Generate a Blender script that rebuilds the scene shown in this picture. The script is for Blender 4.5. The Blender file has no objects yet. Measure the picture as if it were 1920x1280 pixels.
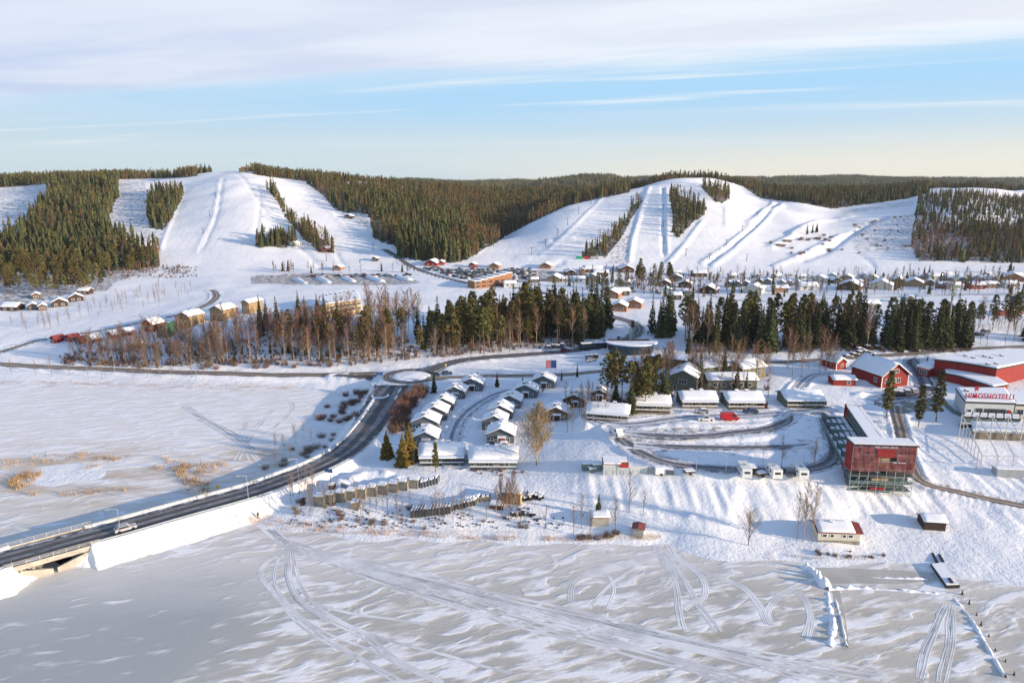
import bpy, bmesh, math, random
import numpy as np
from mathutils import Vector, Matrix
sc = bpy.context.scene
COL = sc.collection
R = math.radians
# ---------------------------------------------------------------- camera
CAM_H = 77.0
PITCH = R(12.4)
FPX = 1280.0            # focal length in photo pixels (photo 1920 x 1280)
cd = bpy.data.cameras.new('camera'); cam = bpy.data.objects.new('camera', cd); COL.objects.link(cam)
cd.sensor_width = 36.0; cd.lens = 24.0; cd.clip_start = 1.0; cd.clip_end = 40000
cam.location = (0, 0, CAM_H); cam.rotation_euler = (math.pi/2 - PITCH, 0, 0)
sc.camera = cam
# ---------------------------------------------------------------- sun, sky, exposure
SUN_EL = 12.0
SUN_AZ = 110.0          # compass angle from +Y towards +X: low sun on the right, a little behind the camera
sd = bpy.data.lights.new('sun', 'SUN'); sun = bpy.data.objects.new('sun', sd); COL.objects.link(sun)
sd.energy = 5.0; sd.angle = R(0.6); sd.color = (1.0, 0.80, 0.58)
sdir = Vector((math.sin(R(SUN_AZ))*math.cos(R(SUN_EL)), math.cos(R(SUN_AZ))*math.cos(R(SUN_EL)), math.sin(R(SUN_EL))))
sun.rotation_euler = sdir.to_track_quat('Z', 'Y').to_euler()
sc.view_settings.view_transform = 'Standard'; sc.view_settings.look = 'None'
HAZE = 4.2e-5
EXPO = 0.62
sc.view_settings.exposure = EXPO; sc.view_settings.gamma = 1.0; sc.view_settings.use_curve_mapping = False
sc.render.engine = 'CYCLES'
sc.cycles.max_bounces = 5; sc.cycles.diffuse_bounces = 3; sc.cycles.glossy_bounces = 2; sc.cycles.transmission_bounces = 2
sc.cycles.use_denoising = True
w = bpy.data.worlds.new('World'); sc.world = w; w.use_nodes = True
nt = w.node_tree; nt.nodes.clear()
class NG:
    """tiny node-graph helper"""
    def __init__(s, nt): s.nt = nt
    def n(s, t, **kw):
        o = s.nt.nodes.new(t)
        for k, v in kw.items(): setattr(o, k, v)
        return o
    def link(s, a, b): s.nt.links.new(a, b)
    def setin(s, sock, v):
        if v is None: return
        if hasattr(v, 'is_output'): s.link(v, sock)
        else: sock.default_value = v
    def m(s, op, a, b=None, c=None, clamp=False):
        o = s.n('ShaderNodeMath', operation=op, use_clamp=clamp)
        for i, v in enumerate((a, b, c)): s.setin(o.inputs[i], v)
        return o.outputs[0]
    def vm(s, op, a, b=None):
        o = s.n('ShaderNodeVectorMath', operation=op)
        s.setin(o.inputs[0], a); s.setin(o.inputs[1], b)
        return o.outputs[0]
    def mix(s, f, a, b, mode='MIX'):
        o = s.n('ShaderNodeMix', data_type='RGBA', blend_type=mode)
        s.setin(o.inputs[0], f); s.setin(o.inputs[6], a); s.setin(o.inputs[7], b)
        return o.outputs[2]
    def sstep(s, v, lo, hi, a=0.0, b=1.0):
        o = s.n('ShaderNodeMapRange', interpolation_type='SMOOTHSTEP')
        s.setin(o.inputs[0], v); s.setin(o.inputs[1], lo); s.setin(o.inputs[2], hi); s.setin(o.inputs[3], a); s.setin(o.inputs[4], b)
        return o.outputs[0]
    def noise(s, vec, scale, detail=3.0, rough=0.5, dist=0.0):
        o = s.n('ShaderNodeTexNoise')
        s.setin(o.inputs['Vector'], vec); o.inputs['Scale'].default_value = scale
        o.inputs['Detail'].default_value = detail; o.inputs['Roughness'].default_value = rough; o.inputs['Distortion'].default_value = dist
        return o.outputs['Fac']
    def xyz(s, x, y, z=0.0):
        o = s.n('ShaderNodeCombineXYZ'); s.setin(o.inputs[0], x); s.setin(o.inputs[1], y); s.setin(o.inputs[2], z)
        return o.outputs[0]
    def sep(s, v):
        o = s.n('ShaderNodeSeparateXYZ'); s.setin(o.inputs[0], v)
        return o.outputs[0], o.outputs[1], o.outputs[2]
    def attr(s, name):
        return s.n('ShaderNodeAttribute', attribute_name=name).outputs['Fac']
def c4(r, g, b): return (r, g, b, 1.0)
def srgb(r, g, b):
    f = lambda v: (v/255/12.92) if v/255 <= 0.04045 else ((v/255+0.055)/1.055)**2.4
    return (f(r), f(g), f(b), 1.0)
g = NG(nt)
sky = g.n('ShaderNodeTexSky', sky_type='NISHITA'); sky.sun_disc = False
sky.sun_elevation = R(SUN_EL); sky.sun_rotation = R(SUN_AZ); sky.altitude = 100; sky.air_density = 1.3; sky.dust_density = 0.6; sky.ozone_density = 2.5
dirv = g.n('ShaderNodeTexCoord').outputs['Generated']
dx, dy, dz = g.sep(dirv)
zz = g.m('MAXIMUM', dz, 0.015)
px_, py_ = g.m('DIVIDE', dx, zz), g.m('DIVIDE', dy, zz)          # position on a flat cloud layer
along = g.m('SUBTRACT', px_, g.m('MULTIPLY', py_, 0.35))
across = g.m('ADD', py_, g.m('MULTIPLY', px_, 0.35))
cvec = g.xyz(g.m('MULTIPLY', along, 0.22), g.m('MULTIPLY', across, 1.0), 3.0)
n1 = g.noise(cvec, 0.9, 6.0, 0.6, 0.3)
n2 = g.noise(g.xyz(g.m('MULTIPLY', along, 0.5), across, 9.0), 0.32, 3.0, 0.5)
edge = g.m('ADD', across, g.m('ADD', g.m('MULTIPLY', g.m('SUBTRACT', n1, 0.5), 3.2), g.m('MULTIPLY', g.m('SUBTRACT', n2, 0.5), 1.6)))
sheet = g.sstep(edge, 6.5, 5.5)
strv = g.xyz(g.m('MULTIPLY', along, 0.13), g.m('MULTIPLY', across, 0.75), 21.0)
s1 = g.noise(strv, 1.25, 4.0, 0.55, 0.25)
streak = g.m('MULTIPLY', g.sstep(s1, 0.55, 0.78), g.m('MULTIPLY', g.sstep(across, 5.5, 6.5), g.sstep(across, 15.0, 9.0)))
veil = g.m('MULTIPLY', g.sstep(g.noise(g.xyz(g.m('MULTIPLY', along, 0.05), g.m('MULTIPLY', across, 0.28), 5.0), 1.0, 3.0, 0.5), 0.42, 0.72), 0.42)
nis = g.mix(1.0, sky.outputs[0], c4(0.78, 0.94, 1.22), 'MULTIPLY')
sheet_tex = g.noise(g.xyz(g.m('MULTIPLY', along, 0.4), across, 1.0), 0.8, 4.0, 0.55)
SKY_STR = 0.15
K = 1.8/2**EXPO/SKY_STR
def kc(c, s=1.0): return (c[0]*K*s, c[1]*K*s, c[2]*K*s, 1)
bright_side = g.sstep(px_, -4.5, 4.0)
thick = g.mix(bright_side, kc((0.335, 0.385, 0.50)), kc((0.47, 0.485, 0.53)))
thin = g.mix(bright_side, kc((0.42, 0.455, 0.53)), kc((0.535, 0.55, 0.575)))
cloudc = g.mix(g.sstep(sheet_tex, 0.38, 0.62), thick, thin)
blue = g.mix(g.sstep(dz, -0.02, 0.15), kc((0.385, 0.425, 0.42)), kc((0.235, 0.395, 0.545)))
low = g.mix(g.sstep(px_, -8.0, 12.0), kc((0.37, 0.445, 0.465)), kc((0.52, 0.495, 0.41)))
clear_c = g.mix(g.m('MAXIMUM', g.sstep(dz, 0.20, 0.42), g.sstep(dy, 0.35, -0.25)), g.mix(g.sstep(dz, 0.115, 0.005), blue, low), nis)
col = g.mix(g.m('MULTIPLY', veil, g.sstep(dz, 0.0, 0.08)), clear_c, kc((0.42, 0.47, 0.51)))
col = g.mix(streak, col, kc((0.50, 0.525, 0.54)))
ovr = g.m('MULTIPLY', sheet, g.m('MULTIPLY', g.sstep(dz, 0.46, 0.24, 0.05, 0.93), g.sstep(across, -6.0, -1.0)))
col = g.mix(ovr, col, cloudc)
bg = g.n('ShaderNodeBackground'); bg.inputs['Strength'].default_value = SKY_STR
g.link(col, bg.inputs['Color'])
wo = g.n('ShaderNodeOutputWorld'); g.link(bg.outputs[0], wo.inputs['Surface'])
# ---------------------------------------------------------------- mesh builder and object helpers
random.seed(7); RNG = np.random.default_rng(7)
def rotz(v, a):
    c, s = math.cos(a), math.sin(a); return (v[0]*c - v[1]*s, v[0]*s + v[1]*c, v[2])
class MB:
    def __init__(s): s.v = []; s.f = []; s.mi = []
    def add(s, vs, fs, mi=0):
        o = len(s.v); s.v.extend(tuple(p) for p in vs)
        for f in fs: s.f.append(tuple(i + o for i in f)); s.mi.append(mi)
        return s
    def box(s, x0, x1, y0, y1, z0, z1, mi=0, ang=0.0, at=(0, 0, 0)):
        vs = [(x, y, z) for z in (z0, z1) for y in (y0, y1) for x in (x0, x1)]
        vs = [tuple(a + b for a, b in zip(rotz(v, ang), at)) for v in vs]
        return s.add(vs, [(0, 2, 3, 1), (4, 5, 7, 6), (0, 1, 5, 4), (2, 6, 7, 3), (0, 4, 6, 2), (1, 3, 7, 5)], mi)
    def bar(s, p, q, r, n=4, mi=0, r2=None):
        p, q = Vector(p), Vector(q); d = q - p
        if d.length < 1e-6: return s
        d.normalize(); a = d.cross(Vector((0, 0, 1)) if abs(d.z) < 0.9 else Vector((1, 0, 0))).normalized(); b = d.cross(a)
        r2 = r if r2 is None else r2; vs = []
        for P, rr in ((p, r), (q, r2)):
            for k in range(n):
                t = 2*math.pi*(k + 0.5)/n; vs.append(P + a*(math.cos(t)*rr) + b*(math.sin(t)*rr))
        fs = [(k, (k+1) % n, n + (k+1) % n, n + k) for k in range(n)] + [tuple(range(n-1, -1, -1)), tuple(range(n, 2*n))]
        return s.add(vs, fs, mi)
    def prism(s, pts, y0, y1, mi=0, axis='y'):
        """closed outline pts (a, z) swept along an axis"""
        n = len(pts); vs = []
        for y in (y0, y1):
            for a, z in pts: vs.append((a, y, z) if axis == 'y' else (y, a, z))
        fs = [(k, (k+1) % n, n + (k+1) % n, n + k) for k in range(n)] + [tuple(range(n-1, -1, -1)), tuple(range(n, 2*n))]
        return s.add(vs, fs, mi)
    def quad(s, a, b, c, d, mi=0): return s.add((a, b, c, d), [(0, 1, 2, 3)], mi)
    def tri(s, a, b, c, mi=0): return s.add((a, b, c), [(0, 1, 2)], mi)
    def mesh(s, name, mats, smooth=False):
        me = bpy.data.meshes.new(name); me.from_pydata(s.v, [], s.f)
        for m in (mats if isinstance(mats, (list, tuple)) else [mats]): me.materials.append(m)
        if any(s.mi): me.polygons.foreach_set('material_index', s.mi)
        if smooth: me.polygons.foreach_set('use_smooth', [True]*len(s.f))
        me.update(); return me
    def build(s, name, mats, parent=None, loc=None, rz=None, smooth=False):
        return link(name, s.mesh(name, mats, smooth), parent, loc, rz)
def link(name, data, parent=None, loc=None, rz=None, scale=None):
    o = bpy.data.objects.new(name, data); COL.objects.link(o)
    if parent is not None: o.parent = parent
    if loc is not None: o.location = loc
    if rz is not None: o.rotation_euler = (0, 0, rz)
    if scale is not None: o.scale = scale if hasattr(scale, '__len__') else (scale,)*3
    return o
def tag(o, label=None, cat=None, group=None, kind=None):
    if label: o['label'] = label
    if cat: o['category'] = cat
    if group: o['group'] = group
    if kind: o['kind'] = kind
    return o
def thing(name, label, cat, loc=(0, 0, 0), rz=0.0, group=None, scale=None):
    return tag(link(name, None, None, loc, rz, scale), label, cat, group)
def copy_tree(o, parent=None):
    c = o.copy(); COL.objects.link(c)
    if parent is not None: c.parent = parent
    for ch in list(o.children): copy_tree(ch, c)
    return c
# ---------------------------------------------------------------- materials
MATS = {}
def mat(name, col, rough=0.7, var=0.15, scale=1.5, bump=0.0, bscale=8.0, spec=0.3, metal=0.0, rnd=0.0, stripes=None):
    if name in MATS: return MATS[name]
    m = bpy.data.materials.new(name); m.use_nodes = True; g = NG(m.node_tree)
    b = m.node_tree.nodes['Principled BSDF']
    b.inputs['Roughness'].default_value = rough; b.inputs['Specular IOR Level'].default_value = spec; b.inputs['Metallic'].default_value = metal
    tc = g.n('ShaderNodeTexCoord').outputs['Object']
    n = g.noise(tc, scale, 4.0, 0.6)
    lo = tuple(c*(1 - var) for c in col[:3]) + (1,); hi = tuple(min(1, c*(1 + var)) for c in col[:3]) + (1,)
    cc = g.mix(g.sstep(n, 0.3, 0.7), lo, hi)
    if stripes:            # fine board grain: (axis, boards per metre)
        x, y, z = g.sep(tc); h = g.m('ADD', x, y) if stripes[0] == 'h' else z
        fr = g.m('FRACT', g.m('MULTIPLY', h, stripes[1]))
        cc = g.mix(g.sstep(g.m('ABSOLUTE', g.m('SUBTRACT', fr, 0.5)), 0.42, 0.5), cc, tuple(c*0.62 for c in col[:3]) + (1,))
    if rnd:
        oi = g.n('ShaderNodeObjectInfo').outputs['Random']
        hs = g.n('ShaderNodeHueSaturation'); g.link(cc, hs.inputs['Color'])
        g.link(g.m('MULTIPLY_ADD', oi, rnd*2, 1 - rnd), hs.inputs['Value'])
        oi2 = g.m('FRACT', g.m('MULTIPLY', oi, 7.13)); g.link(g.m('MULTIPLY_ADD', oi2, rnd*0.10, 0.5 - rnd*0.05), hs.inputs['Hue'])
        cc = hs.outputs[0]
    g.link(cc, b.inputs['Base Color'])
    if bump:
        bn = g.n('ShaderNodeBump'); bn.inputs['Strength'].default_value = bump; bn.inputs['Distance'].default_value = 0.1
        g.link(g.noise(tc, bscale, 4.0, 0.6), bn.inputs['Height']); g.link(bn.outputs[0], b.inputs['Normal'])
    MATS[name] = m; return m
M_SNOW = mat('roof snow', (0.86, 0.87, 0.89), 0.75, 0.03, 0.6, 0.35, 2.5, 0.2)
M_SNOWC = mat('snow clods', (0.84, 0.85, 0.88), 0.8, 0.06, 1.0, 0.5, 3.0, 0.2)
M_GLASS = mat('window glass', (0.03, 0.04, 0.05), 0.08, 0.3, 0.5, spec=0.8)
M_WHITE = mat('white paint', (0.78, 0.77, 0.74), 0.5, 0.06)
M_DARK = mat('dark roofing', (0.035, 0.036, 0.04), 0.8, 0.2)
M_BLACK = mat('black sheet metal', (0.02, 0.02, 0.022), 0.5, 0.2)
M_GREYW = mat('blue grey boards', (0.115, 0.135, 0.155), 0.8, 0.12, stripes=('h', 2.2))
M_BROWNW = mat('brown boards', (0.12, 0.066, 0.045), 0.8, 0.2, stripes=('h', 2.2))
M_DBROWN = mat('dark brown logs', (0.06, 0.036, 0.026), 0.85, 0.25, stripes=('z', 3.0))
M_REDW = mat('red ochre boards', (0.26, 0.022, 0.020), 0.75, 0.18, stripes=('h', 2.5))
M_GREEN = mat('grey green boards', (0.15, 0.155, 0.115), 0.8, 0.12, stripes=('h', 2.2))
M_OLIVE = mat('olive plaster', (0.19, 0.17, 0.115), 0.8, 0.12)
M_YELLOW = mat('ochre yellow boards', (0.30, 0.215, 0.12), 0.75, 0.14, stripes=('h', 2.0))
M_ORANGE = mat('orange log', (0.30, 0.145, 0.072), 0.75, 0.18, stripes=('z', 3.0))
M_CREAM = mat('cream render', (0.60, 0.56, 0.47), 0.8, 0.06)
M_PALE = mat('pale grey render', (0.55, 0.57, 0.56), 0.8, 0.06)
M_GREYB = mat('light grey boards', (0.33, 0.35, 0.37), 0.8, 0.1, stripes=('h', 2.0))
M_WOOD = mat('weathered wood', (0.23, 0.19, 0.14), 0.85, 0.25, 1.0, stripes=('h', 3.0))
M_WOODD = mat('dark grey planks', (0.10, 0.10, 0.10), 0.85, 0.25, 1.0)
M_TAN = mat('tan plywood', (0.42, 0.31, 0.18), 0.8, 0.15)
M_STEEL = mat('galvanised steel', (0.42, 0.46, 0.46), 0.45, 0.15, metal=0.3)
M_GSTEEL = mat('green grey steel', (0.13, 0.19, 0.175), 0.55, 0.2)
M_WSTEEL = mat('white steel', (0.72, 0.73, 0.74), 0.5, 0.06)
M_CONC = mat('concrete', (0.40, 0.37, 0.32), 0.85, 0.18, 0.8, 0.2, 4.0)
M_CONCD = mat('grey concrete blocks', (0.24, 0.225, 0.19), 0.9, 0.25, 0.7, 0.3, 4.0)
M_RED = mat('red sheet', (0.42, 0.03, 0.03), 0.5, 0.1)
M_REDROOF = mat('red tin roof', (0.24, 0.055, 0.045), 0.5, 0.15)
M_GRNROOF = mat('green tin roof', (0.03, 0.13, 0.07), 0.5, 0.1)
M_BLUE = mat('blue sheet', (0.03, 0.10, 0.28), 0.5, 0.1)
M_RUBBER = mat('tyre rubber', (0.02, 0.02, 0.02), 0.9, 0.1)
M_LAMP = mat('lamp lens', (0.7, 0.7, 0.65), 0.2, 0.05)
M_TAIL = mat('tail lamp lens', (0.4, 0.02, 0.02), 0.25, 0.05)
# ---------------------------------------------------------------- terrain height field on a fan-shaped grid (u = X/Y, Y)
SP, CP = math.sin(PITCH), math.cos(PITCH)
def ray_tan(py):      # Z/Y slope of the camera ray through photo row py
    v = (640.0 - np.asarray(py, float))/FPX
    return (-SP + v*CP)/(CP + v*SP)
def ray_u(px, py):
    v = (640.0 - np.asarray(py, float))/FPX
    return ((np.asarray(px, float) - 960.0)/FPX)/(CP + v*SP)
def to_px(X, Y, Z):
    d = Y*CP + (CAM_H - Z)*SP; up = Y*SP + (Z - CAM_H)*CP
    return 960.0 + FPX*X/d, 640.0 - FPX*up/d
def Y_of(py, z): return (z - CAM_H)/ray_tan(py)
ctrl = []             # (u, Y, z)
def cz(px, py, z): ctrl.append((float(ray_u(px, py)), float(Y_of(py, z)), z))
def cY(px, py, Y): ctrl.append((float(ray_u(px, py)), Y, CAM_H + float(ray_tan(py))*Y))
for p in [(-200,1350),(0,1150),(0,1250),(300,1100),(300,1250),(600,1050),(600,1250),(900,1080),(900,1250),(1200,1080),(1200,1250),(1500,1120),(1500,1250),(1800,1150),(1800,1300),(2100,1200),(300,1500),(960,1500),(1600,1500),(2000,1400),(-100,1500),
          (0,760),(200,760),(400,760),(550,760),(-200,760),(-200,830),(0,810),(200,805),(400,820),(560,800),(300,875),(400,862),(480,850),(0,985),(150,960),(300,925),(-200,900),(-200,1000),(430,890)]: cz(*p, -1.2)
cz(100,900,0.25); cz(190,885,0.25); cz(40,905,0.0)
for p in [(480,972),(600,985),(760,993),(900,1000),(1050,1008),(1150,1010),(1250,1005),(1440,1040),(1640,1042),(1720,1045),(1800,1075),(1920,1085),(2100,1100),
          (-100,708),(0,712),(200,716),(400,720),(560,722),(640,728),(690,745),(660,790),(640,820),(600,850),(560,870),(500,895),(440,915)]: cz(*p, 0.2)
for p in [(600,965),(760,968),(900,972),(1050,975),(1150,985),(1250,990),(1400,1000),(1560,1012),(1720,1000),(1850,1010),(1950,1010),(2100,1010)]: cz(*p, 1.5)
for p in [(600,930,2.4),(700,925,2.6),(800,915,3),(900,925,3),(1000,930,3.2),(1050,920,4),(1250,984,1.7),(1400,984,1.7),(1500,984,1.8),(1600,975,2),(1700,975,2.2),(1800,985,2),(1100,960,2.2),
          (1100,897,6.0),(1200,893,6.6),(1300,895,7),(1400,897,7),(1500,900,7),(1580,915,6),(1600,924,5.4),(1700,924,5.2),(1800,930,4.4),(1920,950,3.8),(2050,955,3.8),
          (1060,872,6),(1000,892,4.4),(950,887,4),(1100,860,7),(1200,850,7.5),(1300,840,8),(1400,830,8),(1500,830,8),(1560,850,7.5),(1650,850,7.2),(1750,850,7),(1850,875,6.2),(1950,880,6),(2100,880,6),
          (1300,770,9),(1400,770,9),(1500,770,9),(1150,780,9),(1650,770,8.8),(1750,780,8.6),(1850,780,8.8),(1950,780,9),(2100,780,9),
          (960,870,4.3),(880,877,4),(800,877,3.8),(740,880,3.2),(700,900,2.6),(640,915,2.2),(850,830,4),(950,820,4.6),(850,780,4.5),(950,780,5),(900,740,5),(1000,740,5.5),(1050,800,6),(1000,830,5.2),(820,740,4.5),(760,800,3.4),(1070,760,7),(1100,820,7.2),
          (770,705,4.5),(700,702,4),(850,700,5),(950,700,5.2),(1050,700,6),(1150,700,7.5),(1250,720,9),(1350,710,10),(1450,720,10),(1550,700,10),(1650,700,10),(1750,700,10),(1850,690,10.5),(1950,680,11),(2100,680,11),
          (-150,680,2.5),(0,684,2.5),(200,692,2.5),(400,698,2.6),(600,700,3),
          (-150,640,4),(0,640,4),(100,650,4),(200,650,4.5),(300,650,5),(400,650,6),(500,650,7),(600,650,8),(700,660,7),(800,660,7),(900,655,7),(1000,650,7),(1100,640,8),
          (-150,600,7),(0,600,7),(100,610,7),(200,620,8),(320,615,10),(400,603,12),(460,590,14),(540,590,15),(620,590,14),(700,600,12),(800,600,11),(900,600,11),(1000,600,11),(1100,600,11),(1180,610,10),(1300,620,11),(1400,630,11),(1500,630,11),(1600,630,12),(1700,630,12),(1800,620,13),(1950,620,13),(2100,620,13),
          (-150,560,10),(0,560,10),(150,560,10),(300,565,10),(400,560,11),(500,560,13),(600,560,13.5),(700,560,12),(800,560,12),(900,560,12),(1000,560,12),(1100,560,12),(1200,560,12),(1300,560,12),(1400,560,12),(1500,565,12),(1700,565,13),(1900,570,14),(2100,570,14),
          (-150,530,12),(0,530,12),(200,530,12),(400,530,13),(600,535,13),(800,535,13),(1000,535,13),(1200,535,13),(1400,535,13),(1600,540,13),(1800,540,14),(2000,540,15),
          (1300,660,10),(1400,660,10),(1500,655,10.5),(1600,650,11),(1750,650,11.5)]: cz(*p)
# hill columns: base row, base Y, crest row, crest Y
HILL = [(-380,500,580,350,1000),(-200,502,580,345,1000),(0,505,575,342,1000),(100,503,575,338,1000),(220,503,575,336,1000),(330,503,575,331,980),(380,503,575,325,960),(430,505,570,320,950),(465,505,570,317.5,950),(500,503,572,324,955),
        (540,502,575,334,965),(620,500,580,339,1000),(700,496,585,347,1000),(800,492,590,354,1050),(880,492,590,362,1100),
        (940,497,582,441,700),(1000,500,578,405,760),(1060,502,575,382,800),(1120,502,575,367,840),(1180,502,575,355,870),(1240,503,575,340,900),(1300,503,575,333,920),(1350,503,575,341,915),(1390,503,575,360,890),
        (1430,503,575,376,870),(1500,504,575,379,860),(1560,504,575,392,840),(1620,504,575,383,850),(1700,503,575,372,870),(1740,497,582,359,880),(1800,493,590,353,885),(1860,492,590,360,885),(1920,492,590,370,880),(2050,492,590,380,870),(2250,492,590,380,870)]
for px, bp, bY, tp, tY in HILL:
    zb, zt = CAM_H + float(ray_tan(bp))*bY, CAM_H + float(ray_tan(tp))*tY
    ub, ut = float(ray_u(px, bp)), float(ray_u(px, tp))
    for k in range(6):
        t = k/5; ctrl.append((ub + (ut - ub)*t, bY + (tY - bY)*t, zb + (zt - zb)*(t + 0.10*math.sin(math.pi*t)*(1 if tp < 400 else 0))))
for px, py, Y in [(-380,352,1150),(-200,348,1150),(0,345,1150),(150,341,1150),(330,338,1120),(460,330,1100),(560,337,1120),(620,342,1150),(700,350,1150),(800,357,1200),(880,364,1250),
                  (940,478,745),(940,425,860),(940,380,1050),(940,369,1180),(1000,430,830),(1000,369,1150),(1060,400,880),(1060,369,1150),(1120,372,1000),(1120,368,1200),(1180,364,1000),(1180,366,1200),
                  (1240,346,1000),(1300,339,1030),(1350,341,1030),(1390,350,1030),(1430,362,1050),(1500,364,1080),(1560,366,1080),(1620,364,1080),(1700,359,1080),(1740,356,1000),(1800,354,1000),(1860,355,1020),(1920,356,1020),(2050,356,1050)]: cY(px, py, Y)
for px in range(-400, 2401, 200):
    ctrl.append((float(ray_u(px, 350)), 1700, 52)); ctrl.append((float(ray_u(px, 350)), 2400, 46 + 14*math.sin(px*0.011)))
    cY(px, 342.5 + 3*math.sin(px*0.0077 + 1), 3800 + 500*math.sin(px*0.005)); ctrl.append((float(ray_u(px, 350)), 5200, 70)); cY(px, 344 + 2.0*math.sin(px*0.013), 7500)
for px, py in [(960,352),(1010,343),(1060,340.5),(1110,341),(1160,344)]: cY(px, py, 2600)
for px, py in [(1420,343),(1520,341.5),(1600,340.5),(1680,342),(1760,339.5),(1840,340.5),(1920,343)]: cY(px, py, 3000)
ctrl = np.array(ctrl)
KU, KY = 6.0, 4.0
ca = np.c_[ctrl[:, 0]*KU, np.log(ctrl[:, 1])*KY]
n = len(ca); D = np.sqrt(((ca[:, None] - ca[None])**2).sum(-1))
A = np.zeros((n + 3, n + 3)); A[:n, :n] = D - 1e-3*np.eye(n)*0; A[:n, :n] -= 0.004*np.eye(n); A[:n, n] = 1; A[:n, n+1:] = ca; A[n, :n] = 1; A[n+1:, :n] = ca.T
sol = np.linalg.solve(A, np.r_[ctrl[:, 2], 0, 0, 0])
NU = 940
US = np.linspace(-1.32, 1.32, NU)
rows = [float(Y_of(p, 5.0)) for p in np.arange(1560, 491, -1.8)]
rows = [y for y in rows if y < 630]; rows += list(np.arange(rows[-1] + 5, 1250, 5.0)); rows += list(np.geomspace(1262, 12500, 95))
YS = np.array(rows); NY = len(YS)
UU, YY = np.meshgrid(US, YS)
GX, GY = UU*YY, YY
Z = np.empty_like(GX)
for j in range(0, NY, 20):
    q = np.c_[UU[j:j+20].ravel()*KU, np.log(YY[j:j+20].ravel())*KY]
    d = np.sqrt(((q[:, None] - ca[None])**2).sum(-1))
    Z[j:j+20] = (d @ sol[:n] + sol[n] + q @ sol[n+1:]).reshape(UU[j:j+20].shape)
def blur(a, r, axis):
    k = 2*r + 1; p = [(0, 0), (0, 0)]; p[axis] = (r + 1, r)
    c = np.cumsum(np.pad(a, p, mode='edge'), axis=axis)
    return (c[k:] - c[:-k])/k if axis == 0 else (c[:, k:] - c[:, :-k])/k
for r in (4, 4):
    Z = blur(blur(Z, r, 0), r, 1)
def vnoise(x, y, seed=0):
    """smooth value noise on the plane"""
    xi, yi = np.floor(x).astype(np.int64), np.floor(y).astype(np.int64); fx, fy = x - xi, y - yi
    fx, fy = fx*fx*(3 - 2*fx), fy*fy*(3 - 2*fy)
    def h(a, b):
        v = np.sin(a*127.1 + b*311.7 + seed*74.7)*43758.5453; return v - np.floor(v)
    return (h(xi, yi)*(1 - fx) + h(xi+1, yi)*fx)*(1 - fy) + (h(xi, yi+1)*(1 - fx) + h(xi+1, yi+1)*fx)*fy
def gz(X, Y, lake=True):
    """height of the ground (or of the ice) at world X, Y"""
    X, Y = np.asarray(X, float), np.asarray(Y, float)
    fi = np.clip((X/Y - US[0])/(US[1] - US[0]), 0, NU - 1.001); fj = np.clip(np.interp(Y, YS, np.arange(NY)), 0, NY - 1.001)
    i, j = fi.astype(int), fj.astype(int); a, b = fi - i, fj - j
    z = (Z[j, i]*(1-a) + Z[j, i+1]*a)*(1-b) + (Z[j+1, i]*(1-a) + Z[j+1, i+1]*a)*b
    return np.maximum(z, 0.0) if lake else z
def unproject(px, py, lift=0.0):
    """world points where camera rays through photo pixels first meet the ground"""
    px, py = np.atleast_1d(np.asarray(px, float)), np.atleast_1d(np.asarray(py, float))
    u, t = ray_u(px, py), ray_tan(py)
    fi = np.clip((u - US[0])/(US[1] - US[0]), 0, NU - 1.001); i = fi.astype(int); a = fi - i
    out = np.empty((len(px), 3))
    for s in range(0, len(px), 4000):
        e = slice(s, s + 4000)
        prof = np.maximum(Z[:, i[e]]*(1 - a[e]) + Z[:, i[e]+1]*a[e], 0.0) + lift
        diff = CAM_H + YS[:, None]*t[e][None] - prof            # ray height above ground
        hit = diff <= 0; k = np.argmax(hit, 0); none = ~hit.any(0); k = np.clip(k, 1, NY - 1); c = np.arange(prof.shape[1])
        d0, d1 = diff[k-1, c], diff[k, c]; f = np.where(np.abs(d0 - d1) > 1e-9, d0/(d0 - d1 + 1e-12), 0); f = np.clip(f, 0, 1)
        Y = YS[k-1] + (YS[k] - YS[k-1])*f; Y[none] = YS[-1]
        out[e, 1] = Y; out[e, 0] = u[e]*Y; out[e, 2] = CAM_H + Y*t[e]
    return out
def at(px, py): return Vector(unproject(px, py)[0])
def px_size(px, py): # metres per photo pixel (across) at the ground point
    p = at(px, py); return (p.y*CP + (CAM_H - p.z)*SP)/FPX
def catmull(P, step):
    P = np.asarray(P, float); Q = np.vstack([2*P[0] - P[1], P, 2*P[-1] - P[-2]]); out = []
    for k in range(1, len(Q) - 2):
        m = max(2, int(np.linalg.norm(Q[k+1] - Q[k])/step)); t = np.linspace(0, 1, m, endpoint=False)[:, None]
        out.append(0.5*((2*Q[k]) + (-Q[k-1] + Q[k+1])*t + (2*Q[k-1] - 5*Q[k] + 4*Q[k+1] - Q[k+2])*t**2 + (-Q[k-1] + 3*Q[k] - 3*Q[k+1] + Q[k+2])*t**3))
    out.append(Q[-2][None]); return np.vstack(out)
def near_line(S, reach):
    """for grid vertices within reach of the sampled line S: (flat index, distance, nearest sample)"""
    m = (GX > S[:, 0].min() - reach) & (GX < S[:, 0].max() + reach) & (GY > S[:, 1].min() - reach) & (GY < S[:, 1].max() + reach)
    idx = np.flatnonzero(m); gx, gy = GX.ravel()[idx], GY.ravel()[idx]
    best = np.full(len(idx), 1e9); arg = np.zeros(len(idx), int)
    for s in range(0, len(S), 64):
        d = (gx[:, None] - S[None, s:s+64, 0])**2 + (gy[:, None] - S[None, s:s+64, 1])**2
        a = d.argmin(1); dm = d[np.arange(len(idx)), a]; b = dm < best
        best[b] = dm[b]; arg[b] = a[b] + s
    best = np.sqrt(best); k = best < reach
    return idx[k], best[k], arg[k]
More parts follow.
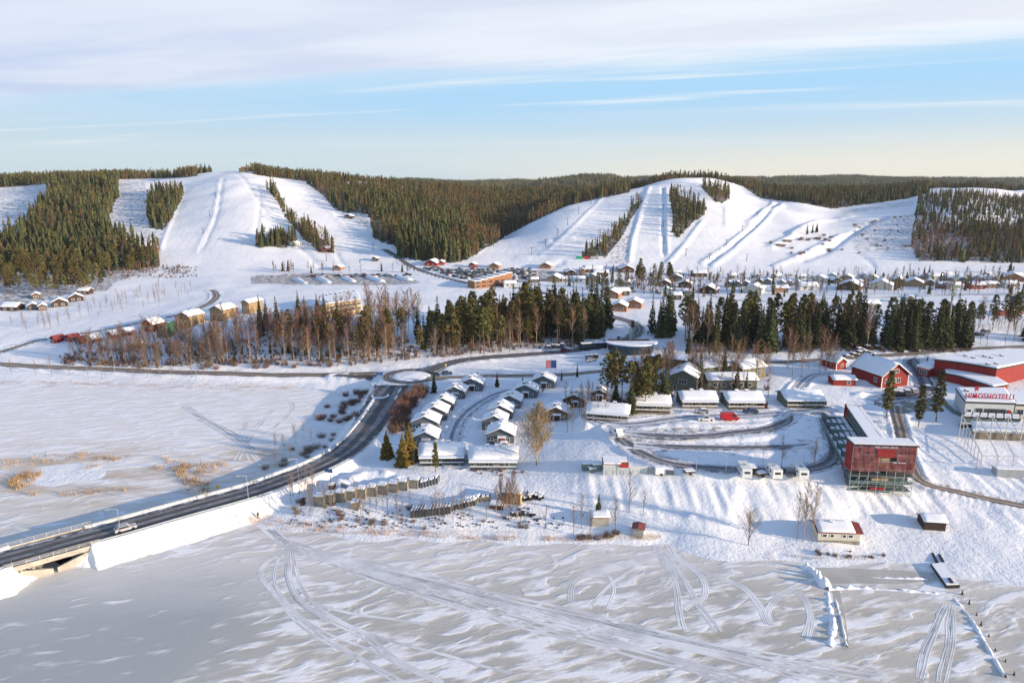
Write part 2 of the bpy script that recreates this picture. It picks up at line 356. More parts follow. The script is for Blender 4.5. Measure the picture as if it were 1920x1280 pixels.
# ---- fine relief of the snow cover
fade = np.clip((Z - 0.1)/1.0, 0, 1)
Z = Z + fade*((vnoise(GX/14, GY/14, 1) - 0.5)*0.55 + (vnoise(GX/5, GY/5, 2) - 0.5)*0.16)*np.clip(1.5 - YY/900, 0.3, 1)
hillm = np.clip((YY - 600)/120, 0, 1)*np.clip((1500 - YY)/200, 0, 1)
Z = Z + hillm*((vnoise(GX/70, GY/70, 3) - 0.5)*6 + (vnoise(GX/25, GY/25, 4) - 0.5)*2.0)*np.clip((YY-650)/150, 0, 1)
far = np.clip((YY - 1300)/500, 0, 1)
Z = Z + far*((vnoise(GX/420, GY/420, 5) - 0.5)*34 + (vnoise(GX/160, GY/160, 6) - 0.5)*12)
# ---- lines of piled or scraped snow: ([photo points], half width m, height m)
dirt = np.zeros_like(Z); forest = np.zeros_like(Z); reed = np.zeros_like(Z); groom = np.zeros_like(Z); scrub = np.zeros_like(Z)
def ridge(pts, wid, h, rough=0.25, seed=11, step=1.0):
    W = unproject([p[0] for p in pts], [p[1] for p in pts]); S = catmull(W[:, :2], step)
    i, d, a = near_line(S, wid*2.6)
    x, y = GX.ravel()[i], GY.ravel()[i]
    hh = h*np.exp(-(d/wid)**2)*(1 - rough + 2*rough*vnoise(x/2.2, y/2.2, seed))
    ends = np.clip(np.minimum(a, len(S) - 1 - a)*step/(wid*1.2), 0.15, 1)
    Z.ravel()[i] += hh*ends
RIDGES = [  # car park on the terrace
    ([(1180,800),(1240,797),(1300,800),(1360,803),(1420,800),(1460,792)],2.6,1.5),([(1185,822),(1260,820),(1340,824),(1420,822),(1500,812)],2.2,1.4),
    ([(1225,850),(1300,852),(1380,855),(1450,852),(1520,842)],3.0,1.5),([(1250,866),(1330,866),(1400,868),(1480,866)],2.4,0.9),([(1180,790),(1210,787)],3.2,2.0),([(1470,795),(1500,822),(1520,850)],2.6,1.2),
    ([(1075,798),(1100,802),(1120,796)],3.5,2.2),([(1140,815),(1180,840),(1230,868)],1.2,0.8),
    ([(1205,772),(1240,772)],2,1.3),([(1280,778),(1340,777)],1.8,1.1),([(1370,778),(1420,776)],1.8,1.2),([(1480,772),(1530,768)],1.8,1.0),
    ([(1600,735),(1630,745),(1660,748)],3,1.6),([(1610,710),(1640,722)],3,1.2),
    ([(640,905),(690,893),(740,892)],2.4,1.6),([(660,925),(620,905)],2.5,1.8),([(700,915),(760,893)],1.6,0.9),
    ([(1380,905),(1375,935),(1378,965)],1.6,0.5),([(1294,960),(1298,975)],1.2,1.1),
    ([(470,560),(520,555)],6,0.6),
    # ski slopes: trail edges, lift lines, ramps
    ([(412,335),(400,400),(375,455),(366,470)],1.6,1.3),([(420,333),(408,400),(388,450),(372,472)],1.8,-1.9),([(345,352),(322,410),(300,470)],2.6,1.8),([(440,322),(480,370),(500,400)],2.5,-1.6),
    ([(483,345),(487,380),(480,440)],2.4,-1.5),([(560,455),(585,485),(610,505)],3.5,-2.5),([(560,340),(600,380),(650,430),(700,480)],3,1.0),([(628,470),(645,500)],2.5,-1.5),
    ([(1218,350),(1205,385),(1195,420),(1185,455),(1180,490)],3.2,2.6),([(1243,350),(1243,400),(1243,440),(1246,480)],2.6,-2.2),([(1250,352),(1250,400),(1251,440),(1252,475)],2.0,2.0),
    ([(1452,378),(1410,420),(1370,455),(1310,497)],3.0,2.6),([(1460,380),(1420,420),(1380,455),(1325,497)],2.2,-2.4),([(1468,381),(1430,420),(1390,455),(1335,498)],2.6,2.4),
    ([(1320,412),(1290,450),(1265,480),(1250,495)],3.0,2.4),([(1045,448),(1080,447)],4,3.5),([(1020,456),(1035,450)],3.5,3.5),([(1130,370),(1100,400),(1060,440),(1010,480)],2.4,1.6),([(985,452),(1030,455),(1090,453)],2.5,1.0),
    ([(1480,440),(1540,415),(1600,405)],5,4.0),([(1440,465),(1480,445),(1530,425)],6,3.5),([(1500,490),(1560,465),(1620,425),(1665,405)],5,-3.5),([(1450,500),(1520,470),(1580,440)],4,3.0),([(1400,420),(1440,395),(1470,385)],5,3.0),
    ([(1600,470),(1630,490),(1640,503)],3,-1.6),([(960,485),(1000,484)],5,4.0),([(1385,345),(1372,365),(1360,385)],2.5,1.6),([(1328,345),(1345,375),(1355,395)],2.2,-1.6),
    ([(885,480),(905,462),(925,450)],2.5,1.6),([(1030,500),(1060,490)],3,-1.5)]
for r in RIDGES:
    if r[0][0][1] < 500 or r[0][-1][1] < 460: ridge(r[0], r[1]*.62, r[2]*.5)
    else: ridge(r[0], r[1]*.9, r[2]*(.65 if r[0][0][0] > 1130 else 1))

# steep bank below the terrace: vertical runnels
i_ = (GY > 140) & (GY < 172) & (UU > 0.10) & (UU < 0.95)
Z[i_] += ((vnoise(GX/1.5, GY/9, 21) - 0.5)*0.42*np.clip((Z - 1.7)/1.5, 0, 1)*np.clip((7.4 - Z)/1.5, 0, 1))[i_]
# ---------------------------------------------------------------- roads: centre lines in photo points, width m, (own heights)
ROADS = {}
def road_line(name, pts, width, zs=None, embank=False, flat=True, lift=0.0, berm=0.45):
    if zs is None:
        W = unproject([p[0] for p in pts], [p[1] for p in pts])
    else:
        W = np.array([[float(ray_u(*p))*float(Y_of(p[1], z)), float(Y_of(p[1], z)), z] for p, z in zip(pts, zs)])
    S = catmull(W, 1.5)
    if zs is None:
        S[:, 2] = gz(S[:, 0], S[:, 1]); k = 9
        zp = np.pad(S[:, 2], (k, k), mode='edge'); S[:, 2] = np.convolve(zp, np.ones(2*k+1)/(2*k+1), 'valid')
    ROADS[name] = (S, width)
    hw = width/2; reach = 16 if embank else hw + 5
    i, d, a = near_line(S, reach)
    zf = Z.ravel(); zr = S[a, 2]
    x, y = GX.ravel()[i], GY.ravel()[i]
    gr = 0.34*np.exp(-((d - hw - 0.5)/1.0)**2)*(y < 420); dirt.ravel()[i] = np.maximum(dirt.ravel()[i], np.maximum(gr, (0.20 if embank else 0)*((d > hw) & (d < hw + 6.5))))
    if embank:
        side = zr + 0.12 - np.clip(d - hw - 1.4, 0, None)*0.72 + ((vnoise(x/3.5, y/3.5, 31) - 0.5)*0.9 + (vnoise(x/1.3, y/1.3, 32) - 0.5)*0.45)*np.clip((d - hw - 1.8)/1.5, 0, 1)
        ok = np.ones(len(a), bool)
        Tg = np.gradient(S[:, :2], axis=0); Ln = np.linalg.norm(Tg, axis=1); arc = np.r_[0, np.cumsum(np.linalg.norm(np.diff(S[:, :2], axis=0), axis=1))]
        s_ = arc[a] + ((x - S[a, 0])*Tg[a, 0] + (y - S[a, 1])*Tg[a, 1])/Ln[a]
        gap = np.clip(np.minimum(s_ - arc[BRIDGE[0]], arc[BRIDGE[1]] - s_), 0, None)       # metres into the bridge opening
        side = side - gap*0.75 - np.clip(gap*2, 0, 1)*1.0
        new = np.where((d < hw + 0.4) & (gap <= 0), zr - 0.10, np.maximum(zf[i], side + berm*np.exp(-((d - hw - 1.0)/0.6)**2)))
        zf[i] = np.where(ok, new, zf[i])
    else:
        t = np.clip((d - hw - 0.4)/3.0, 0, 1); t = t*t*(3 - 2*t)
        b = berm*np.exp(-((d - hw - 0.9)/0.55)**2)*(0.5 + vnoise(x/3, y/3, 5))
        far_ok = np.clip((900 - y)/300, 0, 1)
        zf[i] = np.where(d < hw + 0.3, np.minimum(zr - 0.08, zr), zf[i]*t + (zr - 0.05)*(1 - t)) + b*far_ok*(d > hw + 0.2)
BR_PTS = [(-130,1092),(-60,1069),(0,1051),(60,1035),(120,1018),(232,988),(350,955),(470,922),(540,897),(600,873),(650,845),(685,812),(712,775),(732,742),(745,722)]
W0 = np.array([[float(ray_u(*p))*float(Y_of(p[1], 3.3)), float(Y_of(p[1], 3.3))] for p in BR_PTS]); S0 = catmull(W0, 1.5)
pxs, _ = to_px(S0[:, 0], S0[:, 1], 3.3)
BRIDGE = (int(np.argmin(np.abs(pxs - 18))), int(np.argmin(np.abs(pxs - 168))))
road_line('causeway_road', BR_PTS, 8.6, zs=[3.3]*9 + [3.5, 3.8, 4.0, 4.2, 4.4, 4.6], embank=True)
BRIDGE_S = BRIDGE; BRIDGE = None
road_line('shore_road', [(-120,674),(-20,681),(100,688),(300,697),(480,702),(640,702),(700,700),(742,699)], 6.6)
road_line('northern_road', [(800,697),(830,684),(870,675),(920,669),(1000,664),(1080,657),(1140,646),(1180,633),(1197,620),(1190,608),(1165,598),(1120,585),(1060,560),(1000,545),(940,536),(880,531),(830,520),(795,509),(765,496),(745,482),(720,466)], 7.2)
road_line('eastern_road', [(800,710),(860,707),(940,705),(1040,703),(1120,697),(1200,690),(1300,686),(1400,682),(1500,677),(1600,670),(1700,663),(1800,655),(1900,650),(2050,645)], 5.0)
road_line('slip_road', [(762,748),(772,728),(790,716),(806,709)], 6.0)
road_line('slip_lane', [(712,742),(712,724),(700,712),(670,706),(630,704)], 4.2)
road_line('side_road', [(-60,672),(0,660),(40,648),(85,636),(200,617),(280,601),(340,588),(385,572),(404,558),(403,549),(396,543)], 4.5)
road_line('cottage_lane', [(858,872),(850,840),(852,812),(868,782),(900,755),(935,738),(975,728),(1000,716)], 5.0, berm=0.3)
road_line('car_park_lane', [(1110,785),(1150,795),(1200,790),(1300,782),(1400,778),(1480,773),(1540,768),(1560,765)], 5.5)
road_line('lower_car_park_lane', [(1148,800),(1165,822),(1200,848),(1250,868),(1320,877),(1400,880),(1500,880),(1552,868),(1566,842),(1556,805),(1545,780),(1540,768)], 5.0, berm=0.3)
road_line('car_park_loop', [(1170,812),(1230,814),(1300,816),(1380,812),(1440,803),(1475,790),(1490,775)], 4.6, berm=0.3)
road_line('middle_car_park_lane', [(1180,832),(1240,836),(1300,838),(1380,840),(1460,838),(1520,832)], 4.0, berm=0.3)
road_line('hotel_drive', [(1500,745),(1490,735),(1520,705),(1560,700)], 4.0)
road_line('hotel_yard_road', [(1640,752),(1680,745),(1720,742),(1735,725),(1725,700),(1710,680),(1720,668)], 7.0, berm=0.2)
road_line('hotel_path', [(1680,760),(1682,780),(1688,800),(1700,850),(1715,885),(1740,908),(1800,925),(1920,948),(2000,960)], 3.4, berm=0.3)
road_line('village_road', [(1265,530),(1290,538),(1320,550),(1360,560),(1440,565),(1560,560),(1700,556),(1850,552),(2000,550)], 5.0)
# roundabout: the ring lies round (771,705)
RC = at(771, 704.5); RZ = float(gz(RC.x, RC.y)); RIN, ROUT = 7.8, 11.6
dd = np.hypot(GX - RC.x, GY - RC.y); t = np.clip((dd - ROUT - 0.5)/4, 0, 1)
Z = np.where(dd < ROUT + 5, Z*t + (RZ - 0.06)*(1 - t), Z)
Z = np.where(dd < RIN - 0.4, RZ + 0.25 + 0.5*np.clip((RIN - dd)/RIN, 0, 1), Z)
# dirty ground patches (photo polygons)
def in_poly(poly, PX, PY):
    poly = np.asarray(poly, float); x0, y0 = poly[:, 0], poly[:, 1]; x1, y1 = np.roll(x0, -1), np.roll(y0, -1)
    out = np.zeros(PX.shape, bool)
    for a, b, c, d in zip(x0, y0, x1, y1):
        if b == d: continue
        cr = ((b > PY) != (d > PY)) & (PX < (c - a)*(PY - b)/(d - b) + a); out ^= cr
    return out
GPX, GPY = to_px(GX, GY, np.maximum(Z, 0))
T = (np.maximum(Z, 0) - CAM_H)/YY
VIS = T >= np.maximum.accumulate(T, 0) - 0.0035
def paint(arr, poly, val=1.0, soft=None):
    m = in_poly(poly, GPX, GPY) & VIS; arr[m] = np.maximum(arr[m], val)
# hill forests: (photo polygon of the tree feet, mix spruce/pine/birch, trees per 100 m2, tree height)
FOR = [
 ('west', [(-150,358),(0,352),(95,345),(222,337),(350,333),(372,329),(372,322),(222,330),(0,341),(-150,347)], (.35,.5,.15), 3.0, 12),
 ('west', [(470,326),(500,331),(575,341),(640,346),(640,338),(560,330),(480,319)], (.3,.5,.2), 3.0, 12),
 ('middle', [(742,445),(870,432),(882,470),(860,493),(745,484)], (.88,.08,.04), 2.2, 19),
 ('middle', [(862,410),(965,400),(940,450),(885,480),(864,470)], (.08,.2,.72), 2.0, 15),
 ('west', [(45,430),(72,392),(100,350),(221,340),(223,364),(207,402),(202,430),(226,450),(264,464),(300,480),(302,500),(240,507),(150,506),(0,510),(-150,510),(-150,436),(0,438),(28,442)], (.62,.25,.13), 2.3, 17),
 ('west', [(284,362),(338,352),(346,364),(322,410),(305,433),(280,428),(273,390)], (.6,.3,.1), 2.4, 13),
 ('west', [(482,452),(500,444),(540,444),(556,454),(556,464),(480,464)], (.7,.2,.1), 4.5, 13),
 ('west', [(497,352),(512,352),(522,372),(537,400),(560,418),(592,436),(622,460),(632,473),(600,476),(577,455),(552,430),(534,408),(520,378)], (.4,.35,.25), 4.2, 13),
 ('middle', [(575,344),(604,366),(628,394),(645,398),(690,402),(700,446),(715,455),(742,462),(747,484),(800,491),(860,493),(888,481),(932,452),(978,427),(1062,386),(1180,361),(1180,352),(1000,366),(940,368),(900,365),(800,357),(700,350),(620,342)], (.36,.40,.24), 2.1, 15),
 ('east', [(1192,378),(1206,376),(1184,412),(1168,442),(1132,486),(1090,486),(1088,474),(1116,460),(1150,436),(1172,410)], (.4,.25,.35), 2.2, 12),
 ('east', [(1252,362),(1290,370),(1326,388),(1323,402),(1300,417),(1270,447),(1261,442),(1261,404)], (.35,.5,.15), 2.4, 12),
 ('east', [(1310,346),(1340,350),(1366,360),(1370,370),(1355,382),(1338,378)], (.3,.55,.15), 2.6, 12),
 ('east', [(1392,350),(1425,372),(1460,377),(1500,380),(1560,392),(1620,384),(1700,373),(1742,362),(1742,346),(1620,352),(1500,352),(1420,346)], (.46,.2,.34), 2.4, 13),
 ('rocky', [(1722,372),(1800,362),(1920,372),(2100,380),(2100,432),(1920,428),(1712,432)], (.28,.22,.50), 3.0, 9),
 ('rocky', [(1712,430),(1920,426),(2100,430),(2100,493),(1920,493),(1722,491),(1706,462)], (.24,.12,.64), 5.5, 11),
 ('pine', [(-120,500),(300,500),(215,530),(202,545),(130,552),(80,565),(0,575),(-120,580)], (.12,.74,.14), 0.0, 17),
 ('scrub', [(200,503),(300,498),(360,508),(370,520),(260,524),(205,520)], (.02,.05,.93), 2.2, 6),
]
for nm, poly, mixk, den, hgt in FOR:
    paint(forest, poly, {'rocky': .52 if den > 4 else .30, 'scrub': .30, 'pine': .5}.get(nm, .66))
# behind the crest lines everything is wood
behind = (~VIS) & (YY > 900) & (YY < 1260)
forest[behind] = 0.9
forest[(YY >= 1230)] = 1.0
for poly in [[(470,517),(560,512),(720,512),(770,522),(790,530),(760,534),(560,534),(470,532)], [(820,505),(900,503),(1010,505),(1100,510),(1100,524),(980,530),(880,522)]]: paint(dirt, poly, 0.5)
for poly in [[(1150,800),(1225,808),(1262,812),(1240,828),(1290,836),(1262,846),(1225,848),(1300,872),(1240,868),(1185,842)], [(1200,803),(1440,800),(1480,784),(1500,790),(1450,812),(1220,820)]]: paint(dirt, poly, 0.42)
paint(dirt, [(1165,792),(1300,790),(1480,776),(1545,770),(1562,868),(1320,874),(1240,866)], 0.25)
for poly in [[(1640,740),(1720,735),(1770,745),(1760,770),(1690,775),(1640,760)], [(1725,690),(1765,690),(1765,722),(1730,725)]]: paint(dirt, poly, 0.6)
for poly in [[(500,975),(620,975),(900,993),(1150,1000),(1240,1000),(1240,1012),(1100,1018),(900,1012),(700,1004),(500,995)], [(400,960),(470,950),(560,985),(540,1005),(440,1000)], [(0,712),(200,716),(420,720),(560,722),(560,735),(200,728),(0,724)]]: paint(reed, poly, 0.35)
for poly in [[(0,352),(90,344),(95,356),(68,380),(45,412),(0,420),(-100,420),(-100,355)], [(222,338),(275,335),(272,385),(278,430),(305,435),(298,458),(262,456),(228,446),(200,428),(208,400),(222,365)], [(1600,420),(1712,400),(1712,470),(1600,470)], [(1570,398),(1640,386),(1712,376),(1714,384),(1640,394),(1580,403)], [(640,398),(700,402),(735,392),(735,412),(700,440)], [(1145,450),(1182,440),(1180,492),(1142,492)]]: paint(scrub, poly, 1.0)
for poly in [[(345,352),(410,326),(470,322),(500,352),(535,410),(480,440),(440,470),(300,475)], [(516,340),(560,342),(640,400),(690,450),(720,500),(620,505)], [(1215,350),(1255,350),(1262,440),(1250,490),(1180,492),(1195,420)], [(1000,405),(1130,370),(1190,362),(1080,470),(900,492)], [(1330,390),(1420,378),(1460,390),(1330,500),(1260,500),(1300,440)]]: paint(groom, poly, 1.0)
# pads under big buildings are levelled where those are placed (see level())
def level(px, py, rad, soft=3.0, z=None):
    p = at(px, py); d = np.hypot(GX - p.x, GY - p.y); t = np.clip((d - rad)/soft, 0, 1); m = d < rad + soft
    zc = p.z if z is None else z
    Z[m] = (Z*t + zc*(1 - t))[m]; return zc
# ---------------------------------------------------------------- ground, lake ice, road surfaces
def ground_material():
    m = bpy.data.materials.new('snowy ground'); m.use_nodes = True; g = NG(m.node_tree); b = m.node_tree.nodes['Principled BSDF']
    b.inputs['Roughness'].default_value = 0.75; b.inputs['Specular IOR Level'].default_value = 0.2
    tc = g.n('ShaderNodeTexCoord').outputs['Object']; x, y, z = g.sep(tc)
    a_f, a_d, a_r, a_s, a_g = (g.attr(k) for k in ('forest', 'dirt', 'reed', 'scrub', 'groom'))
    nL = g.noise(tc, 0.05, 4, 0.6); nM = g.noise(tc, 0.35, 4, 0.65); nS = g.noise(tc, 1.3, 3, 0.6)
    snow = g.mix(g.sstep(nL, 0.3, 0.7), c4(0.80, 0.81, 0.835), c4(0.88, 0.88, 0.885))
    # forest floor: litter and undergrowth showing through the snow
    ff = g.sstep(g.m('ADD', g.m('MULTIPLY', a_f, 0.9), g.m('SUBTRACT', nM, 0.5)), 0.30, 0.62)
    c = g.mix(ff, snow, g.mix(nS, c4(0.035, 0.032, 0.022), c4(0.09, 0.075, 0.055)))
    dd = g.sstep(g.m('ADD', a_d, g.m('MULTIPLY', g.m('SUBTRACT', nM, 0.5), 1.1)), 0.28, 0.62)
    c = g.mix(dd, c, g.mix(nS, c4(0.17, 0.145, 0.125), c4(0.33, 0.30, 0.275)))
    rr = g.sstep(g.m('ADD', a_r, g.m('MULTIPLY', g.m('SUBTRACT', g.noise(g.vm('MULTIPLY', tc, (0.25, 0.8, 1)), 0.5, 4, 0.6), 0.5), 0.9)), 0.22, 0.6)
    c = g.mix(g.m('MULTIPLY', rr, 0.75), c, c4(0.47, 0.36, 0.28))
    ss = g.m('MULTIPLY', a_s, g.sstep(g.noise(tc, 0.30, 6, 0.8), 0.50, 0.60))
    c = g.mix(g.m('MULTIPLY', ss, 0.8), c, c4(0.12, 0.11, 0.10))
    g.link(c, b.inputs['Base Color'])
    cord = g.m('MULTIPLY', g.m('SINE', g.m('MULTIPLY', g.m('ADD', x, g.m('MULTIPLY', y, 0.12)), 0.9)), g.m('MULTIPLY', a_g, 0.02))
    hgt = g.m('ADD', g.m('ADD', g.m('MULTIPLY', g.noise(tc, 0.22, 6, 0.62), 0.75), g.m('MULTIPLY', nS, 0.22)), cord)
    hgt = g.m('ADD', hgt, g.m('MULTIPLY', ss, 0.4))
    bn = g.n('ShaderNodeBump'); bn.inputs['Strength'].default_value = 0.75; bn.inputs['Distance'].default_value = 0.8
    g.link(hgt, bn.inputs['Height']); g.link(bn.outputs[0], b.inputs['Normal'])
    return m
def grid_mesh(name, V, nx, ny, m, attrs=None, smooth=True):
    me = bpy.data.meshes.new(name); nf = (nx-1)*(ny-1)
    i = np.arange(nx-1)[None] + np.arange(ny-1)[:, None]*nx
    F = np.stack([i, i+1, i+nx+1, i+nx], -1).reshape(-1)
    me.vertices.add(len(V)); me.vertices.foreach_set('co', V.astype(np.float32).ravel())
    me.loops.add(nf*4); me.loops.foreach_set('vertex_index', F.astype(np.int32))
    me.polygons.add(nf); me.polygons.foreach_set('loop_start', np.arange(0, nf*4, 4, dtype=np.int32))
    me.polygons.foreach_set('use_smooth', np.ones(nf, bool))
    me.update(calc_edges=True); me.materials.append(m)
    for k, a in (attrs or {}).items():
        at_ = me.attributes.new(k, 'FLOAT', 'POINT'); at_.data.foreach_set('value', a.astype(np.float32).ravel())
    return me
def raise_ground():
    V = np.c_[GX.ravel(), GY.ravel(), Z.ravel()]
    o = link('ground', grid_mesh('ground', V, NU, NY, ground_material(), dict(forest=forest, dirt=dirt, reed=reed, scrub=scrub, groom=groom)))
    return tag(o, kind='structure')
def ice_material():
    m = bpy.data.materials.new('lake ice'); m.use_nodes = True; g = NG(m.node_tree); b = m.node_tree.nodes['Principled BSDF']
    b.inputs['Specular IOR Level'].default_value = 0.3
    tc = g.n('ShaderNodeTexCoord').outputs['Object']; x, y, z = g.sep(tc)
    u = g.m('ADD', g.m('MULTIPLY', x, 0.95), g.m('MULTIPLY', y, 0.30)); v = g.m('SUBTRACT', g.m('MULTIPLY', y, 0.95), g.m('MULTIPLY', x, 0.30))
    w1 = g.noise(g.xyz(g.m('MULTIPLY', u, 0.055), g.m('MULTIPLY', v, 0.055), 1.0), 1.0, 1.5, 0.5)
    w2 = g.noise(g.xyz(g.m('MULTIPLY', u, 0.16), g.m('MULTIPLY', v, 0.22), 4.0), 1.0, 1.2, 0.5)
    ph = g.m('ADD', g.m('DIVIDE', v, 5.0), g.m('ADD', g.m('MULTIPLY', w1, 3.6), g.m('MULTIPLY', w2, 1.9)))
    fr = g.m('FRACT', ph)
    front = g.m('MULTIPLY', g.sstep(fr, 0.0, 0.13), g.sstep(fr, 0.8, 0.13))        # steep edge, long tail
    brk = g.noise(g.xyz(g.m('MULTIPLY', u, 0.10), g.m('MULTIPLY', v, 0.17), 8.0), 1.0, 2.2, 0.5)
    big = g.noise(g.xyz(g.m('MULTIPLY', x, 0.016), g.m('MULTIPLY', y, 0.022), 2.0), 1.0, 3, 0.5)
    shore = g.sstep(g.m('ADD', y, g.m('MULTIPLY', g.m('SUBTRACT', big, 0.5), 40.0)), 108.0, 134.0)                                               # continuous thin snow towards the shore
    left_bare = g.m('MULTIPLY', g.sstep(x, -38.0, -62.0), g.sstep(y, 142.0, 118.0))
    bay = g.sstep(y, 150.0, 190.0)
    cover = g.m('ADD', g.m('MULTIPLY', g.m('SUBTRACT', brk, 0.5), 1.3), g.m('MULTIPLY', g.m('SUBTRACT', big, 0.5), 0.9))
    pt = g.noise(g.xyz(g.m('MULTIPLY', u, 0.125), g.m('ADD', g.m('MULTIPLY', v, 0.40), g.m('MULTIPLY', w1, 1.6)), 15.0), 1.0, 2.5, 0.5)
    blob = g.m('MULTIPLY', g.sstep(g.m('SUBTRACT', g.m('ADD', pt, g.m('MULTIPLY', g.m('SUBTRACT', big, 0.5), 0.35)), g.m('MULTIPLY', left_bare, 0.16)), 0.43, 0.66), 0.95)
    drift = g.m('MULTIPLY', front, g.sstep(g.m('SUBTRACT', g.m('ADD', cover, 0.30), g.m('MULTIPLY', left_bare, 0.55)), -0.10, 0.26))
    drift = g.m('MAXIMUM', g.m('MULTIPLY', drift, g.sstep(pt, 0.36, 0.56)), blob)
    film = g.m('ADD', g.m('MULTIPLY', shore, 0.62), g.m('MULTIPLY', bay, 0.42))
    film = g.m('ADD', film, g.m('MULTIPLY', g.m('SUBTRACT', g.noise(g.xyz(g.m('MULTIPLY', x, 0.03), g.m('MULTIPLY', y, 0.12), 6.0), 1.0, 4, 0.6), 0.5), g.m('ADD', 0.25, g.m('MULTIPLY', shore, 0.5))), clamp=True)
    ice = g.mix(g.sstep(g.noise(g.xyz(g.m('MULTIPLY', x, 0.02), g.m('MULTIPLY', y, 0.03), 12.0), 1.0, 4, 0.6), 0.38, 0.66), c4(0.47, 0.45, 0.40), c4(0.57, 0.525, 0.44))
    yel = g.m('MULTIPLY', g.sstep(g.noise(g.xyz(g.m('MULTIPLY', x, 0.05), g.m('MULTIPLY', y, 0.08), 19.0), 1.0, 3, 0.5), 0.55, 0.72), g.m('MULTIPLY', g.sstep(x, -10, 15), g.sstep(y, 150, 138)))
    ice = g.mix(g.m('MULTIPLY', yel, 0.6), ice, c4(0.42, 0.36, 0.25))
    ice = g.mix(left_bare, ice, c4(0.40, 0.42, 0.405))
    sn = g.m('MAXIMUM', drift, film, clamp=True)
    c = g.mix(sn, ice, g.mix(drift, c4(0.79, 0.76, 0.72), c4(0.88, 0.88, 0.89)))
    rd = g.m('MULTIPLY', g.sstep(y, 133.0, 146.0), g.m('MULTIPLY', g.sstep(x, 30, 10), g.sstep(x, -75, -55)))
    rd = g.m('MULTIPLY', rd, g.m('MULTIPLY', g.sstep(y, 165.0, 150.0), g.sstep(g.noise(tc, 0.12, 4, 0.6), 0.3, 0.6)))
    c = g.mix(g.m('MULTIPLY', rd, 0.45), c, c4(0.52, 0.42, 0.36))
    tz = g.m('MULTIPLY', g.m('MULTIPLY', g.sstep(x, -175, -140), g.sstep(x, -40, -75)), g.m('MULTIPLY', g.sstep(y, 152, 166), g.sstep(y, 208, 190)))
    tn = g.m('MULTIPLY', tz, g.sstep(g.noise(g.xyz(g.m('MULTIPLY', x, 0.035), g.m('MULTIPLY', y, 0.10), 31.0), 1.0, 4, 0.6), 0.40, 0.62))
    c = g.mix(g.m('MULTIPLY', tn, 0.7), c, c4(0.50, 0.37, 0.24))
    g.link(c, b.inputs['Base Color'])
    g.link(g.sstep(sn, 0.1, 0.7, 0.42, 0.8), b.inputs['Roughness'])
    h = g.m('ADD', g.m('MULTIPLY', drift, 0.10), g.m('MULTIPLY', g.noise(g.xyz(g.m('MULTIPLY', u, 0.3), v, 3.0), 0.5, 5, 0.65), 0.06))
    h = g.m('ADD', h, g.m('MULTIPLY', g.noise(tc, 1.6, 3, 0.6), 0.03))
    bn = g.n('ShaderNodeBump'); bn.inputs['Strength'].default_value = 0.9; bn.inputs['Distance'].default_value = 1.0
    g.link(h, bn.inputs['Height']); g.link(bn.outputs[0], b.inputs['Normal'])
    return m
mb = MB(); mb.add([(-900, -60, 0), (900, -60, 0), (900, 420, 0), (-900, 420, 0)], [(0, 1, 2, 3)])
tag(mb.build('frozen_lake', ice_material()), kind='structure')
def road_material(name, base, snowy, tracks):
    """v across -1..1 in attribute 'across', metres along in attribute 'along'"""
    m = bpy.data.materials.new(name); m.use_nodes = True; g = NG(m.node_tree); b = m.node_tree.nodes['Principled BSDF']
    b.inputs['Roughness'].default_value = 0.7; b.inputs['Specular IOR Level'].default_value = 0.3
    a = g.attr('across'); s = g.attr('along'); tc = g.n('ShaderNodeTexCoord').outputs['Object']
    av = g.m('ABSOLUTE', a)
    n = g.noise(tc, 0.5, 5, 0.65); nl = g.noise(g.xyz(g.m('MULTIPLY', a, 4.0), g.m('MULTIPLY', s, 0.06), 0), 1.0, 4, 0.6)
    tr = g.m('SINE', g.m('MULTIPLY', a, math.pi*tracks)); trk = g.sstep(g.m('ADD', tr, g.m('MULTIPLY', g.m('SUBTRACT', nl, 0.5), 3.0)), -0.5, 0.9)
    dark = tuple(v*0.55 for v in base) + (1,); lite = tuple(min(1, v*2.3) for v in base) + (1,)
    c = g.mix(trk, dark, lite); c = g.mix(g.sstep(n, 0.35, 0.75), c, base + (1,))
    sw = g.m('ADD', g.m('ADD', g.m('MULTIPLY', av, 0.55), g.m('MULTIPLY', g.m('SUBTRACT', nl, 0.5), 0.9)), g.m('MULTIPLY', g.m('SUBTRACT', n, 0.5), 1.1))
    c = g.mix(g.sstep(g.m('ADD', sw, snowy), 0.52, 0.88), c, c4(0.70, 0.71, 0.74))
    g.link(c, b.inputs['Base Color'])
    bn = g.n('ShaderNodeBump'); bn.inputs['Strength'].default_value = 0.3; bn.inputs['Distance'].default_value = 0.15
    g.link(g.m('ADD', n, trk), bn.inputs['Height']); g.link(bn.outputs[0], b.inputs['Normal'])
    return m
ROADM = dict(main=road_material('wet asphalt', (0.12, 0.117, 0.118), 0.13, 3.0), grit=road_material('gritted asphalt', (0.21, 0.175, 0.145), 0.02, 2.0),
             dark=road_material('dark slush', (0.14, 0.14, 0.15), 0.24, 2.0), pack=road_material('packed snow', (0.36, 0.37, 0.40), 0.30, 2.0))
